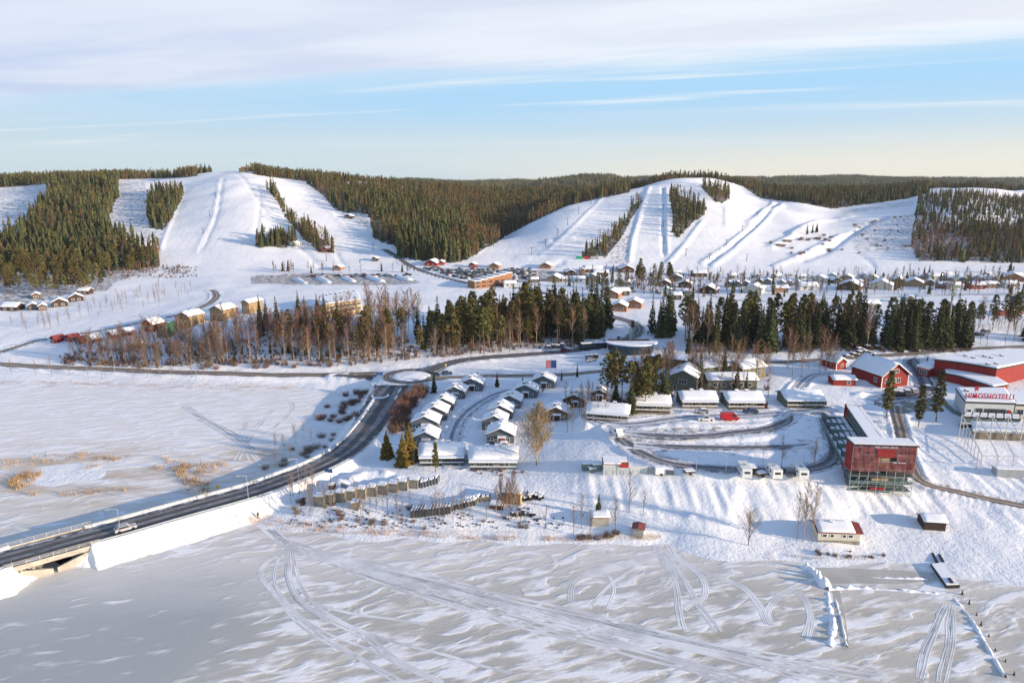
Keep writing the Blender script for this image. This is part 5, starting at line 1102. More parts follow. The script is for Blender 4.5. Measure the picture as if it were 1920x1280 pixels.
def poly_building(name, corners, z1, z0, walls, label, cat, roofo=0.35, snowt=0.4, wins=(), mats2=None, band=None, vents=()):
    """flat roofed block: roof corners as photo points at height z1 (anticlockwise from above), walls down to z0"""
    C = [wp(x, y, z1) for x, y in corners]; c = sum(C, Vector())/len(C); base = Vector((c.x, c.y, z0)); o = thing(name, label, cat, base)
    area2 = sum(C[k].x*C[(k+1) % len(C)].y - C[(k+1) % len(C)].x*C[k].y for k in range(len(C)))
    if area2 < 0: C = C[::-1]
    n = len(C); P = [(q.x - c.x, q.y - c.y) for q in C]; h = z1 - z0
    def ring(s, z): 
        out = []
        for x, y in P: l = math.hypot(x, y); out.append((x*(1 + s/l), y*(1 + s/l), z))
        return out
    def slab(mb, s, za, zb, mi=0): mb.add(ring(s, za) + ring(s, zb), [(k, (k+1) % n, n + (k+1) % n, n + k) for k in range(n)] + [tuple(range(n-1, -1, -1)), tuple(range(n, 2*n))], mi)
    mb = MB(); slab(mb, 0, -2, h - .5); mb.build('wall', walls, o)
    mb = MB(); slab(mb, roofo, h - .5, h); rf = mb.build('roof', band or M_DARK, o)
    if snowt:
        mb = MB(); slab(mb, roofo - .1, h + .003, h + snowt*.6); mb.add(ring(roofo - .1, h + snowt*.6) + ring(roofo - 1.0, h + snowt), [(k, (k+1) % n, n + (k+1) % n, n + k) for k in range(n)] + [tuple(range(n, 2*n))]); mb.build('snow_layer', M_SNOW, rf)
    for vx, vy in vents:
        q = wp(vx, vy, z1 + snowt); mb = MB(); x, y = q.x - c.x, q.y - c.y; mb.box(x - .5, x + .5, y - .5, y + .5, h, h + .9, 0); mb.box(x - .55, x + .55, y - .55, y + .55, h + .9, h + 1.1, 1); mb.build('roof_vent', [M_BLACK, M_SNOW], rf)
    for a, f0, f1, zz, ww, wh in wins:   # windows along edge a of the outline, from fraction f0, n pieces
        A_, B_ = Vector((*P[a % n], 0)), Vector((*P[(a+1) % n], 0)); d = (B_ - A_).normalized(); nn = Vector((d.y, -d.x, 0)); q = A_.lerp(B_, f0); ang = math.atan2(d.y, d.x)
        f = MB().box(-ww/2 - .1, ww/2 + .1, -.08, .05, zz - wh/2 - .1, zz + wh/2 + .1, 0, ang, q).build('window', M_WHITE, o)
        m_ = max(1, int(round(ww/1.0)))
        for k in range(m_): xa = -ww/2 + ww*k/m_; MB().box(xa + .04, xa + ww/m_ - .04, -.10, .0, zz - wh/2, zz + wh/2, 0, ang, q).build('pane', M_GLASS, f)
    return o, C, c
poly_building('sports_hall', [(1753,673),(1790,677),(1832,683),(1869,690),(1992,666),(1900,655),(1821,659)], 16.5, 10.5, M_REDW, 'large red hall with a wide flat snowy roof and roof vents on the right', 'hall', .5, .5, vents=[(1810,667),(1825,671),(1846,668),(1858,671),(1878,667),(1852,683),(1868,682)], band=M_BLACK)
poly_building('hall_annex', [(1764,697),(1782,690),(1832,695),(1866,706),(1890,720),(1862,724),(1838,716),(1800,704)], 13.0, 9.8, M_REDW, 'low red annex with sloping snowy roof in front of the red hall', 'annex', .3, .4, wins=((6, .3, 0, 1.6, 2.0, 1.3), (6, .75, 0, 1.6, 1.4, 1.3), (5, .5, 0, 1.6, 2.4, 1.3)))
poly_building('entrance_canopy', [(1722,684),(1742,690),(1760,683),(1742,677)], 13.6, 10.0, M_REDW, 'red entrance pavilion with thin snowy roof left of the hall', 'pavilion', .7, .35, wins=((0, .5, 0, 1.6, 3.2, 1.6),), band=M_WHITE)
# ---- hotel with the roof sign
hz = 8.9
o, C, c = poly_building('hotel', [(1811,752),(1903,755),(1884,728),(1793,727)], 14.6, hz, M_PALE, 'pale hotel with red roof sign lettering and snowy flat roof', 'hotel', .3, .45, vents=[(1812,733)])
A_, B_ = wp(1811, 752, 14.6), wp(1903, 755, 14.6); dv = (B_ - A_).normalized(); ang = math.atan2(dv.y, dv.x); L_ = (B_ - A_).length
ho = Vector((c.x, c.y, hz))
for f, zz, ww, wh in ((.10, 2.6, .9, 1.2), (.27, 2.8, 1.2, 1.8), (.34, 2.8, 0.8, 1.8), (.93, 2.4, .9, 1.4)):
    q = A_.lerp(B_, f) - ho; q.z = 0; fr_ = MB().box(-ww/2 - .1, ww/2 + .1, -.08, .05, zz - wh/2 - .1, zz + wh/2 + .1, 0, ang, q).build('window', M_WHITE, o); MB().box(-ww/2, ww/2, -.11, .02, zz - wh/2, zz + wh/2, 0, ang, q).build('pane', M_GLASS, fr_)
for k in range(6):      # glazed front
    q = A_.lerp(B_, .45 + .068*k) - ho; q.z = 0; fr_ = MB().box(-.72, .72, -.09, .05, .6, 3.6, 0, ang, q).build('window', M_GSTEEL, o); MB().box(-.62, .62, -.12, .0, .7, 3.5, 0, ang, q).build('pane', M_GLASS, fr_)
MB().box(-.35, .35, -.3, .1, 1.0, 3.4, 0, ang, (A_.lerp(B_, .915) - ho)*Vector((1, 1, 0)) if False else ((A_.lerp(B_, .90) - ho).x, (A_.lerp(B_, .90) - ho).y, 0)).build('banner', M_RED, o)
sg = tag(link('roof_sign', None, None, wp(1855, 747, 15.0), ang), 'red roof sign reading HIMOS HOTELLI with a small star emblem', 'sign')
cu = bpy.data.curves.new('lettering', 'FONT'); cu.body = 'HIMOSHOTELLI'; cu.size = 2.15; cu.extrude = .08; cu.align_x = 'CENTER'; cu.offset = 0.035; cu.space_character = 1.12
fo = bpy.data.objects.new('lettering_source', cu); COL.objects.link(fo); bpy.context.view_layer.update()
me = bpy.data.meshes.new_from_object(fo.evaluated_get(bpy.context.evaluated_depsgraph_get())); bpy.data.objects.remove(fo); bpy.data.curves.remove(cu)
wmax = max(v.co.x for v in me.vertices) - min(v.co.x for v in me.vertices); want = 80*px_size(1855, 760); me.transform(Matrix.Scale(want/wmax, 4, (1, 0, 0)) @ Matrix.Rotation(math.pi/2, 4, 'X')); me.materials.clear(); me.materials.append(mat('sign red', (0.45, 0.012, 0.035), 0.4, .05))
link('lettering', me, sg)
mb = MB(); mb.bar((-want/2, .4, .1), (want/2, .4, .1), .03); mb.bar((-want/2, .4, 1.5), (want/2, .4, 1.5), .03)
for k in range(9): x = -want/2 + want*k/8; mb.bar((x, .4, -.6), (x, .4, 1.6), .03)
mb.build('sign_frame', M_REDROOF, sg)
em = MB(); cx_ = -want*.29
for k in range(5): a = math.pi/2 + 2*math.pi*k/5; b1, b2 = a - .62, a + .62; em.tri((cx_ + 1.1*math.cos(a), 0, 3.0 + 1.1*math.sin(a)), (cx_ + .45*math.cos(b1), 0, 3.0 + .45*math.sin(b1)), (cx_ + .45*math.cos(b2), 0, 3.0 + .45*math.sin(b2)))
em.add([(cx_ + .45*math.cos(math.pi/2 + .62 + 2*math.pi*k/5), 0, 3.0 + .45*math.sin(math.pi/2 + .62 + 2*math.pi*k/5)) for k in range(5)], [(0, 1, 2, 3, 4)]); em.bar((cx_, .45, -.5), (cx_, .45, 3.6), .04); em.build('emblem', MATS['sign red'], sg)
poly_building('hotel_wing', [(1905,757),(1990,760),(1970,737),(1885,733)], 14.0, hz, M_CREAM, 'cream hotel wing at the right edge', 'hotel wing', .3, .45, wins=((0, .12, 0, 2.6, 1.8, 1.6), (0, .3, 0, 2.6, 1.4, 1.6)))
o, C, c = poly_building('glazed_terrace', [(1806,780),(1913,785),(1911,771),(1812,767)], 11.2, 8.6, M_GSTEEL, 'glazed terrace with snowy roof panes in front of the hotel', 'terrace', .15, 0.0)
A_, B_, Cc, Dd = wp(1806, 780, 11.25), wp(1913, 785, 11.25), wp(1911, 771, 11.25), wp(1812, 767, 11.25); oo = Vector((c.x, c.y, 8.6))
for k in range(7):
    a, b = k/7 + .012, (k+1)/7 - .012; pts = [A_.lerp(B_, a), A_.lerp(B_, b), Dd.lerp(Cc, b), Dd.lerp(Cc, a)]
    mb = MB(); m0 = .55; lo = [pts[0], pts[1], pts[1].lerp(pts[2], m0), pts[0].lerp(pts[3], m0)]; mb.add([p - oo + Vector((0, 0, .003)) for p in lo] + [p - oo + Vector((0, 0, .18)) for p in lo], [(0, 1, 5, 4), (1, 2, 6, 5), (2, 3, 7, 6), (3, 0, 4, 7), (4, 5, 6, 7)]); mb.build('snow_patch', M_SNOW, o)
    mb = MB(); mb.add([p - oo + Vector((0, 0, .004)) for p in (lo[3], lo[2], pts[2], pts[3])], [(0, 1, 2, 3)]); mb.build('roof_pane', M_GLASS, o)
poly_building('terrace_deck', [(1800,795),(1922,799),(1918,783),(1804,780)], 9.2, 7.2, M_DARK, 'dark lower terrace wall below the glazed terrace', 'terrace', .1, .1)
poly_building('stage_building', [(1826,806),(1985,812),(1978,796),(1824,791)], 10.2, 6.6, M_WOOD, 'brown low building with a snowy roof behind the white steel frame', 'building', .4, .45, band=M_STEEL)
MB_ = MB()
rw = [wp(1767,752,8.9), wp(1775,765,8.8), wp(1788,776,8.5), wp(1801,783,8.2)]
for a, b in zip(rw[:-1], rw[1:]):
    d = (b - a).normalized(); nrm = Vector((-d.y, d.x, 0))*.3
    MB_.add([a - nrm + Vector((0, 0, -2)), b - nrm + Vector((0, 0, -2)), b + nrm + Vector((0, 0, -2)), a + nrm + Vector((0, 0, -2)), a - nrm + Vector((0, 0, 1.4)), b - nrm + Vector((0, 0, 1.4)), b + nrm + Vector((0, 0, 1.4)), a + nrm + Vector((0, 0, 1.4))], [(0, 1, 5, 4), (1, 2, 6, 5), (2, 3, 7, 6), (3, 0, 4, 7), (4, 5, 6, 7)])
tag(MB_.build('retaining_wall', M_GSTEEL), 'dark curved retaining wall left of the hotel', 'wall')
# ---- white steel frame of an uncovered event shelter
M_FRAME = mat('frame steel', (0.46, 0.46, 0.45), .5, .08)  # white steel toned grey: its backlit shade is put into the colour
fr = thing('event_frame', 'white steel frame of an uncovered shelter in front of the hotel', 'steel frame', at(1845, 850)); fb = fr.location.copy()
back = [wp(1796 + 29*k, 829 + 1.0*k, 6.6) for k in range(7)]; frnt = [wp(1837 + 30*k, 884 + .8*k, 6.3) for k in range(7)]
for k, (b, f) in enumerate(zip(back, frnt)):
    bt, ft = b + Vector((0, 0, 8.2)), f + Vector((0, 0, 4.4))
    MB().bar(b - fb - Vector((0, 0, 1)), bt - fb, .14).build('post', M_FRAME, fr); MB().bar(f - fb - Vector((0, 0, 1)), ft - fb, .13).build('post', M_FRAME, fr)
    MB().bar(bt - fb, ft - fb, .12).build('rafter', M_FRAME, fr)
    if k < 6:
        b2, f2 = back[k+1], frnt[k+1]; b2t = b2 + Vector((0, 0, 8.2))
        MB().bar(bt - fb, b2t - fb, .10).build('beam', M_FRAME, fr); MB().bar(bt - fb - Vector((0, 0, 2.6)), b2t - fb - Vector((0, 0, 2.6)), .09).build('beam', M_FRAME, fr)
        MB().bar(ft - fb, f2 + Vector((0, 0, 4.4)) - fb, .10).build('beam', M_FRAME, fr)
        mid = bt.lerp(b2t, .5) - Vector((0, 0, 2.6)); MB().bar(bt - fb, mid - fb, .07).build('brace', M_FRAME, fr); MB().bar(mid - fb, b2t - fb, .07).build('brace', M_FRAME, fr)
for k in range(1, 7):   # posts of the left end
    t = k/7; q = back[0].lerp(frnt[0], t); MB().bar(q - fb - Vector((0, 0, 1)), q + Vector((0, 0, 8.2 - 3.8*t)) - fb, .10).build('post', M_FRAME, fr)
for z in (3.0, 6.0): MB().bar(back[0] + Vector((0, 0, z)) - fb, back[0].lerp(frnt[0], .6) + Vector((0, 0, z*.86)) - fb, .07).build('beam', M_FRAME, fr)
tag(MB().box(-5, 5, -1.2, 1.2, -1, 2.2, 0).box(-5.1, 5.1, -1.3, 1.3, 2.2, 2.45, 1).build('storage_container', [M_GREYB, M_SNOW], None, at(1902, 892), R(-6)), 'long grey container with snow on top at the right edge', 'container')
# ---------------------------------------------------------------- grandstand with the red meshed scaffold tower
gnl, gfl = wp(1591, 915, 5.4), wp(1537, 787, 8.4); ax = (gfl - gnl); ax.z = 0; GL = ax.length; gang = math.atan2(ax.y, ax.x) - math.pi/2
gs = thing('grandstand', 'long grandstand with snowy roof, striped steps and a red end wall by the car park', 'grandstand', (gnl.x, gnl.y, 5.4), gang)
b_ = 3.0
MB().box(7.8, 10.6, 5, GL, -3, 7.6).build('core_wall', M_GSTEEL, gs)
rf = MB().box(7.0, 11.4, 3.5, GL + .6, 7.6, 7.95).build('roof', M_BLACK, gs)
mb = MB(); nn = 12
for k in range(nn):
    y0, y1 = 3.6 + (GL - 3.1)*k/nn, 3.6 + (GL - 3.1)*(k+1)/nn; mb.box(7.1, 10.2, y0, y1, 7.953, 8.28 + U(-.04, .04)); mb.box(10.5, 11.3, y0, y1, 7.953, 8.2 + U(-.05, .05))
mb.build('snow_layer', M_SNOW, rf)
MB().box(6.7, 7.1, GL + .1, GL + .5, .5, 8.6).box(6.7, 11.4, GL + .61, GL + .8, -2, 8.2).build('end_wall', M_REDW, gs)
for k in range(11): y = 5 + (GL - 6)*k/10; MB().bar((7.2, y, -2), (7.2, y, 7.6), .10).build('post', M_GSTEEL, gs)
for z in (3.4, 5.2): MB().bar((7.15, 4, z), (7.15, GL, z), .09).build('rail', M_STEEL, gs)
for k in range(5):         # long benches, each with its snow
    x0 = .3 + 1.36*k; z = 2.9 + .36*k
    st = MB().box(x0, x0 + 1.34, 1, GL, -2.6, z).build('step', M_GSTEEL, gs); mb = MB(); y = 1.2
    while y < GL - 1: l = U(3.0, 7.5); mb.box(x0 + .08, x0 + U(.95, 1.28), y, min(GL, y + l), z + .003, z + U(.08, .2)); y += l + U(.05, .35)
    mb.build('snow_strip', M_SNOW, st)
for k in range(8): y = 1.5 + (GL - 2)*k/7; MB().box(.3, 7.0, y - .05, y + .05, 2.0, 4.6).build('divider', M_GSTEEL, gs)
MB().box(-.1, .12, 0, GL, -2.6, 3.6).build('side_panel', M_GSTEEL, gs)
for k in range(9): y = .5 + (GL - 1)*k/8; MB().bar((-.2, y, -2.6), (-.2, y, 4.5), .07).build('post', M_STEEL, gs)
MB().bar((-.25, 0, 4.5), (-.25, GL, 4.5), .06).build('rail', M_STEEL, gs)
MB().bar((-.3, -2, -.2), (-.3, 9, 3.2), .12).bar((.2, -2, -1.2), (.2, 7, 1.0), .12).build('stair_rail', M_RED, gs)
low = MB().box(11.2, 14.5, 6, GL - 4, -2, 4.0).build('lean_to', M_WOODD, gs); MB().add([(11.2, 6, 4.9), (14.7, 6, 4.0), (14.7, GL - 4, 4.0), (11.2, GL - 4, 4.9), (11.2, 6, 5.2), (14.7, 6, 4.3), (14.7, GL - 4, 4.3), (11.2, GL - 4, 5.2)], [(0, 1, 5, 4), (1, 2, 6, 5), (2, 3, 7, 6), (3, 0, 4, 7), (4, 5, 6, 7), (3, 2, 1, 0)]).build('snow_layer', M_SNOW, low)
# scaffold tower across the near end
tl, trr = wp(1591, 922, 5.2), wp(1708, 926, 5.2); td = trr - tl; TW = math.hypot(td.x, td.y); tang = math.atan2(td.y, td.x)
tw = thing('scaffold_tower', 'steel scaffold tower wrapped in red netting above grey bays', 'scaffold', (tl.x, tl.y, 5.2), tang); TH_ = 12.2; DEP = 4.0; nb = 7
for k in range(nb + 1):
    for y in (0, DEP): MB().bar((TW*k/nb, y, -1.5), (TW*k/nb, y, TH_), .07).build('standard', M_STEEL, tw)
for z in (.6, 2.4, 4.3, 6.2, 8.1, 10.0, TH_):
    for y in (0, DEP): MB().bar((0, y, z), (TW, y, z), .055).build('ledger', M_STEEL, tw)
    if z < 11: MB().box(.05, TW - .05, .1, DEP - .1, z - .06, z - .02).build('deck', M_WOODD if z > 4 else M_GSTEEL, tw)
for k in (0, 1, 5, 6): MB().bar((TW*k/nb, -.05, .6), (TW*(k+1)/nb, -.05, 4.3), .05).build('brace', M_STEEL, tw)
for k in (5, 6): MB().bar((TW*k/nb, -.05, 8.1 if k % 2 else 10), (TW*(k+1)/nb, -.05, 6.2 if k % 2 else 8), .05).build('brace', M_STEEL, tw)
mn = bpy.data.materials.new('red netting'); mn.use_nodes = True; gg = NG(mn.node_tree); bb = mn.node_tree.nodes['Principled BSDF']; bb.inputs['Roughness'].default_value = .8
tcn = gg.n('ShaderNodeTexCoord').outputs['Object']; nn1 = gg.noise(gg.vm('MULTIPLY', tcn, (0.5, 1, 0.9)), 1.0, 5, .65)
gg.link(gg.mix(gg.sstep(nn1, .35, .72), c4(.15, .022, .025), c4(.36, .13, .125)), bb.inputs['Base Color']); bb.inputs['Alpha'].default_value = 0.62
for k in range(nb):      # netting sheets, one per bay
    x0, x1 = TW*k/nb + .02, TW*(k+1)/nb - .02; mb = MB(); n_ = 6
    if k in (3, 4): zs = [(9.4, TH_ - .1), (5.7, 8.0)] if k == 3 else [(9.2, TH_ - .1), (5.7, 8.0)]
    else: zs = [(5.5 + U(-.1, .2), TH_ - .1)]
    for z0, z1 in zs:
        mb = MB()
        V = [(x0 + (x1 - x0)*i/n_, -.12 - .03*math.sin(i*1.7 + j*1.1 + k), z0 + (z1 - z0)*j/n_) for j in range(n_ + 1) for i in range(n_ + 1)]
        V += [(v[0], v[1] + .02, v[2]) for v in V]; m_ = (n_ + 1)**2; mb.add(V, [(j*(n_+1) + i, j*(n_+1) + i + 1, (j+1)*(n_+1) + i + 1, (j+1)*(n_+1) + i) for j in range(n_) for i in range(n_)]); mb.build('netting', mn, tw)

for x in (-.1, TW + .1): MB().box(x - .02, x + .02, 0, DEP, 5.4, TH_).build('netting', M_REDW, tw)
MB().box(TW*.42, TW*.62, .4, 1.0, 6.3, 8.9).build('plywood_panel', M_TAN, tw); MB().box(TW*.35, TW*.62, .3, .9, 2.5, 3.6).build('plywood_panel', M_TAN, tw)
MB().box(TW*.34, TW*.60, .35, .9, .7, 1.2).build('red_crate', M_RED, tw)
MB().box(TW*.38, TW*.66, -.3, -.2, 9.3, 11.4).build('banner', MATS['red ochre boards'], tw)
rf = MB().box(-.3, TW + .3, -.5, DEP + .6, TH_ + .02, TH_ + .25).build('roof', M_BLACK, tw); MB().box(0, TW - .1, -.1, DEP + .3, TH_ + .253, TH_ + .55).build('snow_layer', M_SNOW, rf)
MB().box(0, TW, 0, .1, 1.6, 1.75).box(0, TW, 0, .1, 2.6, 3.1).build('toe_board', M_GSTEEL, tw)
# ---- buildings of the far shore, left
def fgab(px, py, wpx, walls, label, rz=0, L=None, hw=2.6, pitch=28, name='chalet', group=None, side=False, lpx=None, roofm=None, snow=True, cat='house', wins=2, trim=None):
    s = px_size(px, py)
    if side:
        L = max(4.0, round(wpx*s*2)/2); W = round(min(9.0, max(4.0, L*.62))*2)/2
        wn = tuple(('l', L*(k + .7)/(wins + .4), hw*.52, min(1.6, L/wins*.45), 1.1) for k in range(wins))
    else:
        W = max(4.0, round(wpx*s*2)/2); L = L or round(W*1.25*2)/2
        wn = tuple(('f', W*((k + .5)/wins - .5)*.8, hw*.52, min(1.5, W/wins*.45), 1.1) for k in range(wins))
    return house(name, px, py, W, L, hw, pitch, walls, label, rz, side=side, group=group, roofm=roofm, snow=snow, cat=cat, wins=wn, trim=trim, over=.6, thick=.45, chim=((.4, L*.45, .7, .6),) if wpx > 16 else ())
for px, py, wx, l in [(345,614,30,'ochre yellow three storey house with purple end bay, left of its twin'),(406,602,32,'ochre yellow three storey house with red end bay above the grove'),(461,588,18,'narrow ochre house beside the knoll spruces')]:
    o = fgab(px, py, wx*.88, M_YELLOW, l, -18, 11, 6.0, 26, 'yellow_house', 'ochre houses above the grove', wins=3)
    Wm = max(4.0, round(wx*.88*px_size(px, py)*2)/2); MB().box(-Wm/2 - .12, -Wm/2 + .02, 1.0, 7.0, 1.5, 5.4).build('end_bay', M_REDW if 'red' in l else M_BROWNW, o)
    for k in range(3): MB().box(-Wm*.3 + Wm*.3*k - .12, -Wm*.3 + Wm*.3*k + .12, -.08, .05, 0, 6).build('pilaster', M_TAN, o)
fgab(307, 633, 26, M_OLIVE, 'steep gabled house with green tin roof below the ochre houses', -6, 9, 3.2, 44, 'green_roofed_house', roofm=M_GRNROOF, snow=False)
fgab(278, 622, 26, M_REDW, 'red brown house behind the pines left of the green roof', -20, 9, 4.2, 30, 'house')
fgab(254, 654, 24, M_REDW, 'red hut with snowy roof alone in the thicket', 24, 6, 2.6, 26, 'hut', side=True, cat='hut')
for px, py, wx, l in [(100,643,11,'red roofed hut at the left end of the row by the side road'),(128,641,11,'red roofed hut second from the left by the side road'),(146,645,9,'dark red hut in the dip, third in the row'),(169,643,13,'red brown hut fourth in the row behind trees'),(207,635,12,'red hut with snowy porch, fifth in the row'),(233,630,10,'red hut at the right end of the row')]:
    fgab(px, py, wx*.8, M_BROWNW if px in (146, 169) else M_REDW, l, -25, 4.5, 2.3, 34, 'red_hut', 'red huts by the side road', roofm=M_REDROOF, snow=px > 160, cat='hut', wins=1)
for px, py, wx, sd_, wm, l in [(16,583,34,1,M_DBROWN,'long brown log building at the left edge'),(62,581,16,0,M_DBROWN,'dark log cabin with snowy roof right of the long log building'),(80,582,12,0,M_BROWNW,'small brown cabin behind a golden tree'),(112,575,26,0,M_DBROWN,'log cabin with dark gable in the middle of the cabin row'),(143,565,24,0,M_DBROWN,'dark gabled cabin at the right end of the cabin row'),(155,552,22,1,M_DBROWN,'cabin half hidden by snowy pines at the wood edge'),(68,560,12,0,M_BROWNW,'tall narrow cabin among the pines')]:
    fgab(px, py, wx, wm, l, 35 if not sd_ else -6, 8, 2.6, 28, 'log_cabin', 'log cabins at the wood edge', side=bool(sd_), cat='cabin')
# ---- long flat roofed building on the knoll
o, C, c = poly_building('apartment_block', [(611,570),(676,561),(669,545),(604,554)], 20.5, 14.2, M_TAN, 'long flat roofed tan building with a row of roof vents above the knoll', 'building', .4, .4, vents=[(612 + 8.5*k, 553 - 1.25*k) for k in range(7)], band=M_WOOD, wins=tuple((0, .07 + .124*k, 0, 4.2, 2.6, 1.1) for k in range(8)) + tuple((0, .07 + .124*k, 0, 1.8, 2.6, 1.1) for k in range(8)))
fgab(756, 592, 14, M_REDW, 'small dark red shed right of the long flat roofed building', 10, 6, 2.6, 24, 'shed', cat='shed')
# ---- round roofed building and sign tower by the winding road
cc = wp(1190, 668, 8.5); rb = thing('round_building', 'glazed service building with a curved overhanging snowy roof', 'building', (cc.x, cc.y + 9, 8.2))
def arc(r0, r1, a0, a1, n, z0, z1, mb, mi=0):
    V = []; 
    for k in range(n + 1):
        a = a0 + (a1 - a0)*k/n
        for r in (r0, r1):
            for z in (z0, z1): V.append((r*math.cos(a), r*math.sin(a)*.8, z))
    F = []
    for k in range(n): i = k*4; F += [(i, i+1, i+5, i+4), (i+2, i+6, i+7, i+3), (i+1, i+3, i+7, i+5), (i, i+4, i+6, i+2)]
    F += [(0, 2, 3, 1), (n*4, n*4+1, n*4+3, n*4+2)]; mb.add(V, F, mi); return mb
arc(.1, 9.5, R(180), R(360), 18, -1.5, 4.2, MB()).build('wall', M_GSTEEL, rb)
for k in range(14): a = R(188 + 12*k); MB().box(-.85, .85, -.12, .1, .5, 3.7, 0, a + math.pi/2, (9.55*math.cos(a), 9.55*math.sin(a)*.8, 0)).build('window', M_GLASS, rb)
rf = arc(.1, 11.5, R(178), R(362), 20, 4.25, 4.6, MB()).build('roof', M_BLUE, rb); arc(.1, 11.3, R(178), R(362), 20, 4.603, 5.0, MB()).build('snow_layer', M_SNOW, rf)
MB().box(-9, 9, 0, 8, -1.5, 4.2).build('back_wing', M_BROWNW, rb)
poly_building('brown_hall', [(1216,667),(1286,676),(1300,668),(1230,659)], 12.8, 8.8, M_BROWNW, 'long low brown hall behind the birches, right of the round roofed building', 'hall', .3, .4)
sp_ = thing('sign_tower', 'tall slab shaped advertising pylon in grey and teal by the winding road', 'sign', at(1183, 652))
MB().box(-1.0, .4, -.3, .3, -1, 9.2).build('panel', M_GREYB, sp_); MB().box(.42, 1.1, -.32, .32, -1, 8.6).build('side_panel', mat('teal sheet', (.06, .26, .28), .5, .1), sp_); MB().box(-.2, 1.1, -.34, .34, 9.22, 12.4).build('top_panel', M_BLACK, sp_)
# ---- apartments, lift stations, lodges under the slopes
tb = thing('terraced_apartments', 'orange timber apartment block stepped like stairs beyond the central belt', 'building', at(927, 538)); tb.rotation_euler = (0, 0, R(35))
for k in range(6):
    u_ = MB().box(-16 + 5.2*k, -11 + 5.2*k, 0, 9, -3, 5.0 + .75*k).build('unit', M_ORANGE, tb); MB().box(-16.1 + 5.2*k, -10.9 + 5.2*k, -.3, 9.3, 5.0 + .75*k + .003, 5.5 + .75*k).build('snow_layer', M_SNOW, u_)
    for zz in (1.4, 4.0): MB().box(-15 + 5.2*k, -12 + 5.2*k, -.12, .02, zz - .7, zz + .7).build('window', M_GLASS, u_)
st = thing('summit_station', 'yellow summit station with a flat roof on the top of the left slope', 'building', at(456, 323)); MB().box(-5.5, 5.5, 0, 6, -2, 4.6).build('wall', M_YELLOW, st); MB().box(-6, 6, -.6, 6.4, 4.6, 5.2).build('roof', M_DBROWN, st); MB().box(-3, 3.4, 1, 5, 5.2, 7.2).build('upper_storey', M_ORANGE, st)
for k in range(4): MB().box(-4.6 + 2.5*k, -3 + 2.5*k, -.1, .03, 1.6, 3.2).build('window', M_GLASS, st)
for px, py, wx, wm, nm, l in [(632,507,14,M_ORANGE,'lift_station','tan ski lift base station at the foot of the left pistes'),(652,410,12,M_DBROWN,'slope_hut','dark warming hut half way up the right piste of the left hill'),(807,499,24,M_REDW,'lodge','red brown lodge by the bend under the dark spruce wood'),(826,497,10,M_REDW,'lodge','small red annex beside the red brown lodge'),(885,502,12,M_REDW,'hut','small red hut at the foot of the left flank of the right hill'),(926,504,18,M_ORANGE,'ski_lodge','tan ski lodge between the car park and the snow heaps'),(1022,504,20,M_ORANGE,'ski_lodge','brown lodge right of the packed car park'),(1310,518,16,M_BROWNW,'lift_station','red and white lift base station at the piste foot'),(702,490,9,M_DBROWN,'hut','dark shed on the flat beside the left pistes'),(550,462,14,M_CREAM,'hut','small pale hut below the spruce island on the left slope'),(608,472,16,M_REDW,'hut','red snow gun shed below the tree strip')]:
    fgab(px, py, wx, wm, l, -12, None, 2.8, 24, nm, cat='hut' if 'hut' in nm else 'building', wins=2)
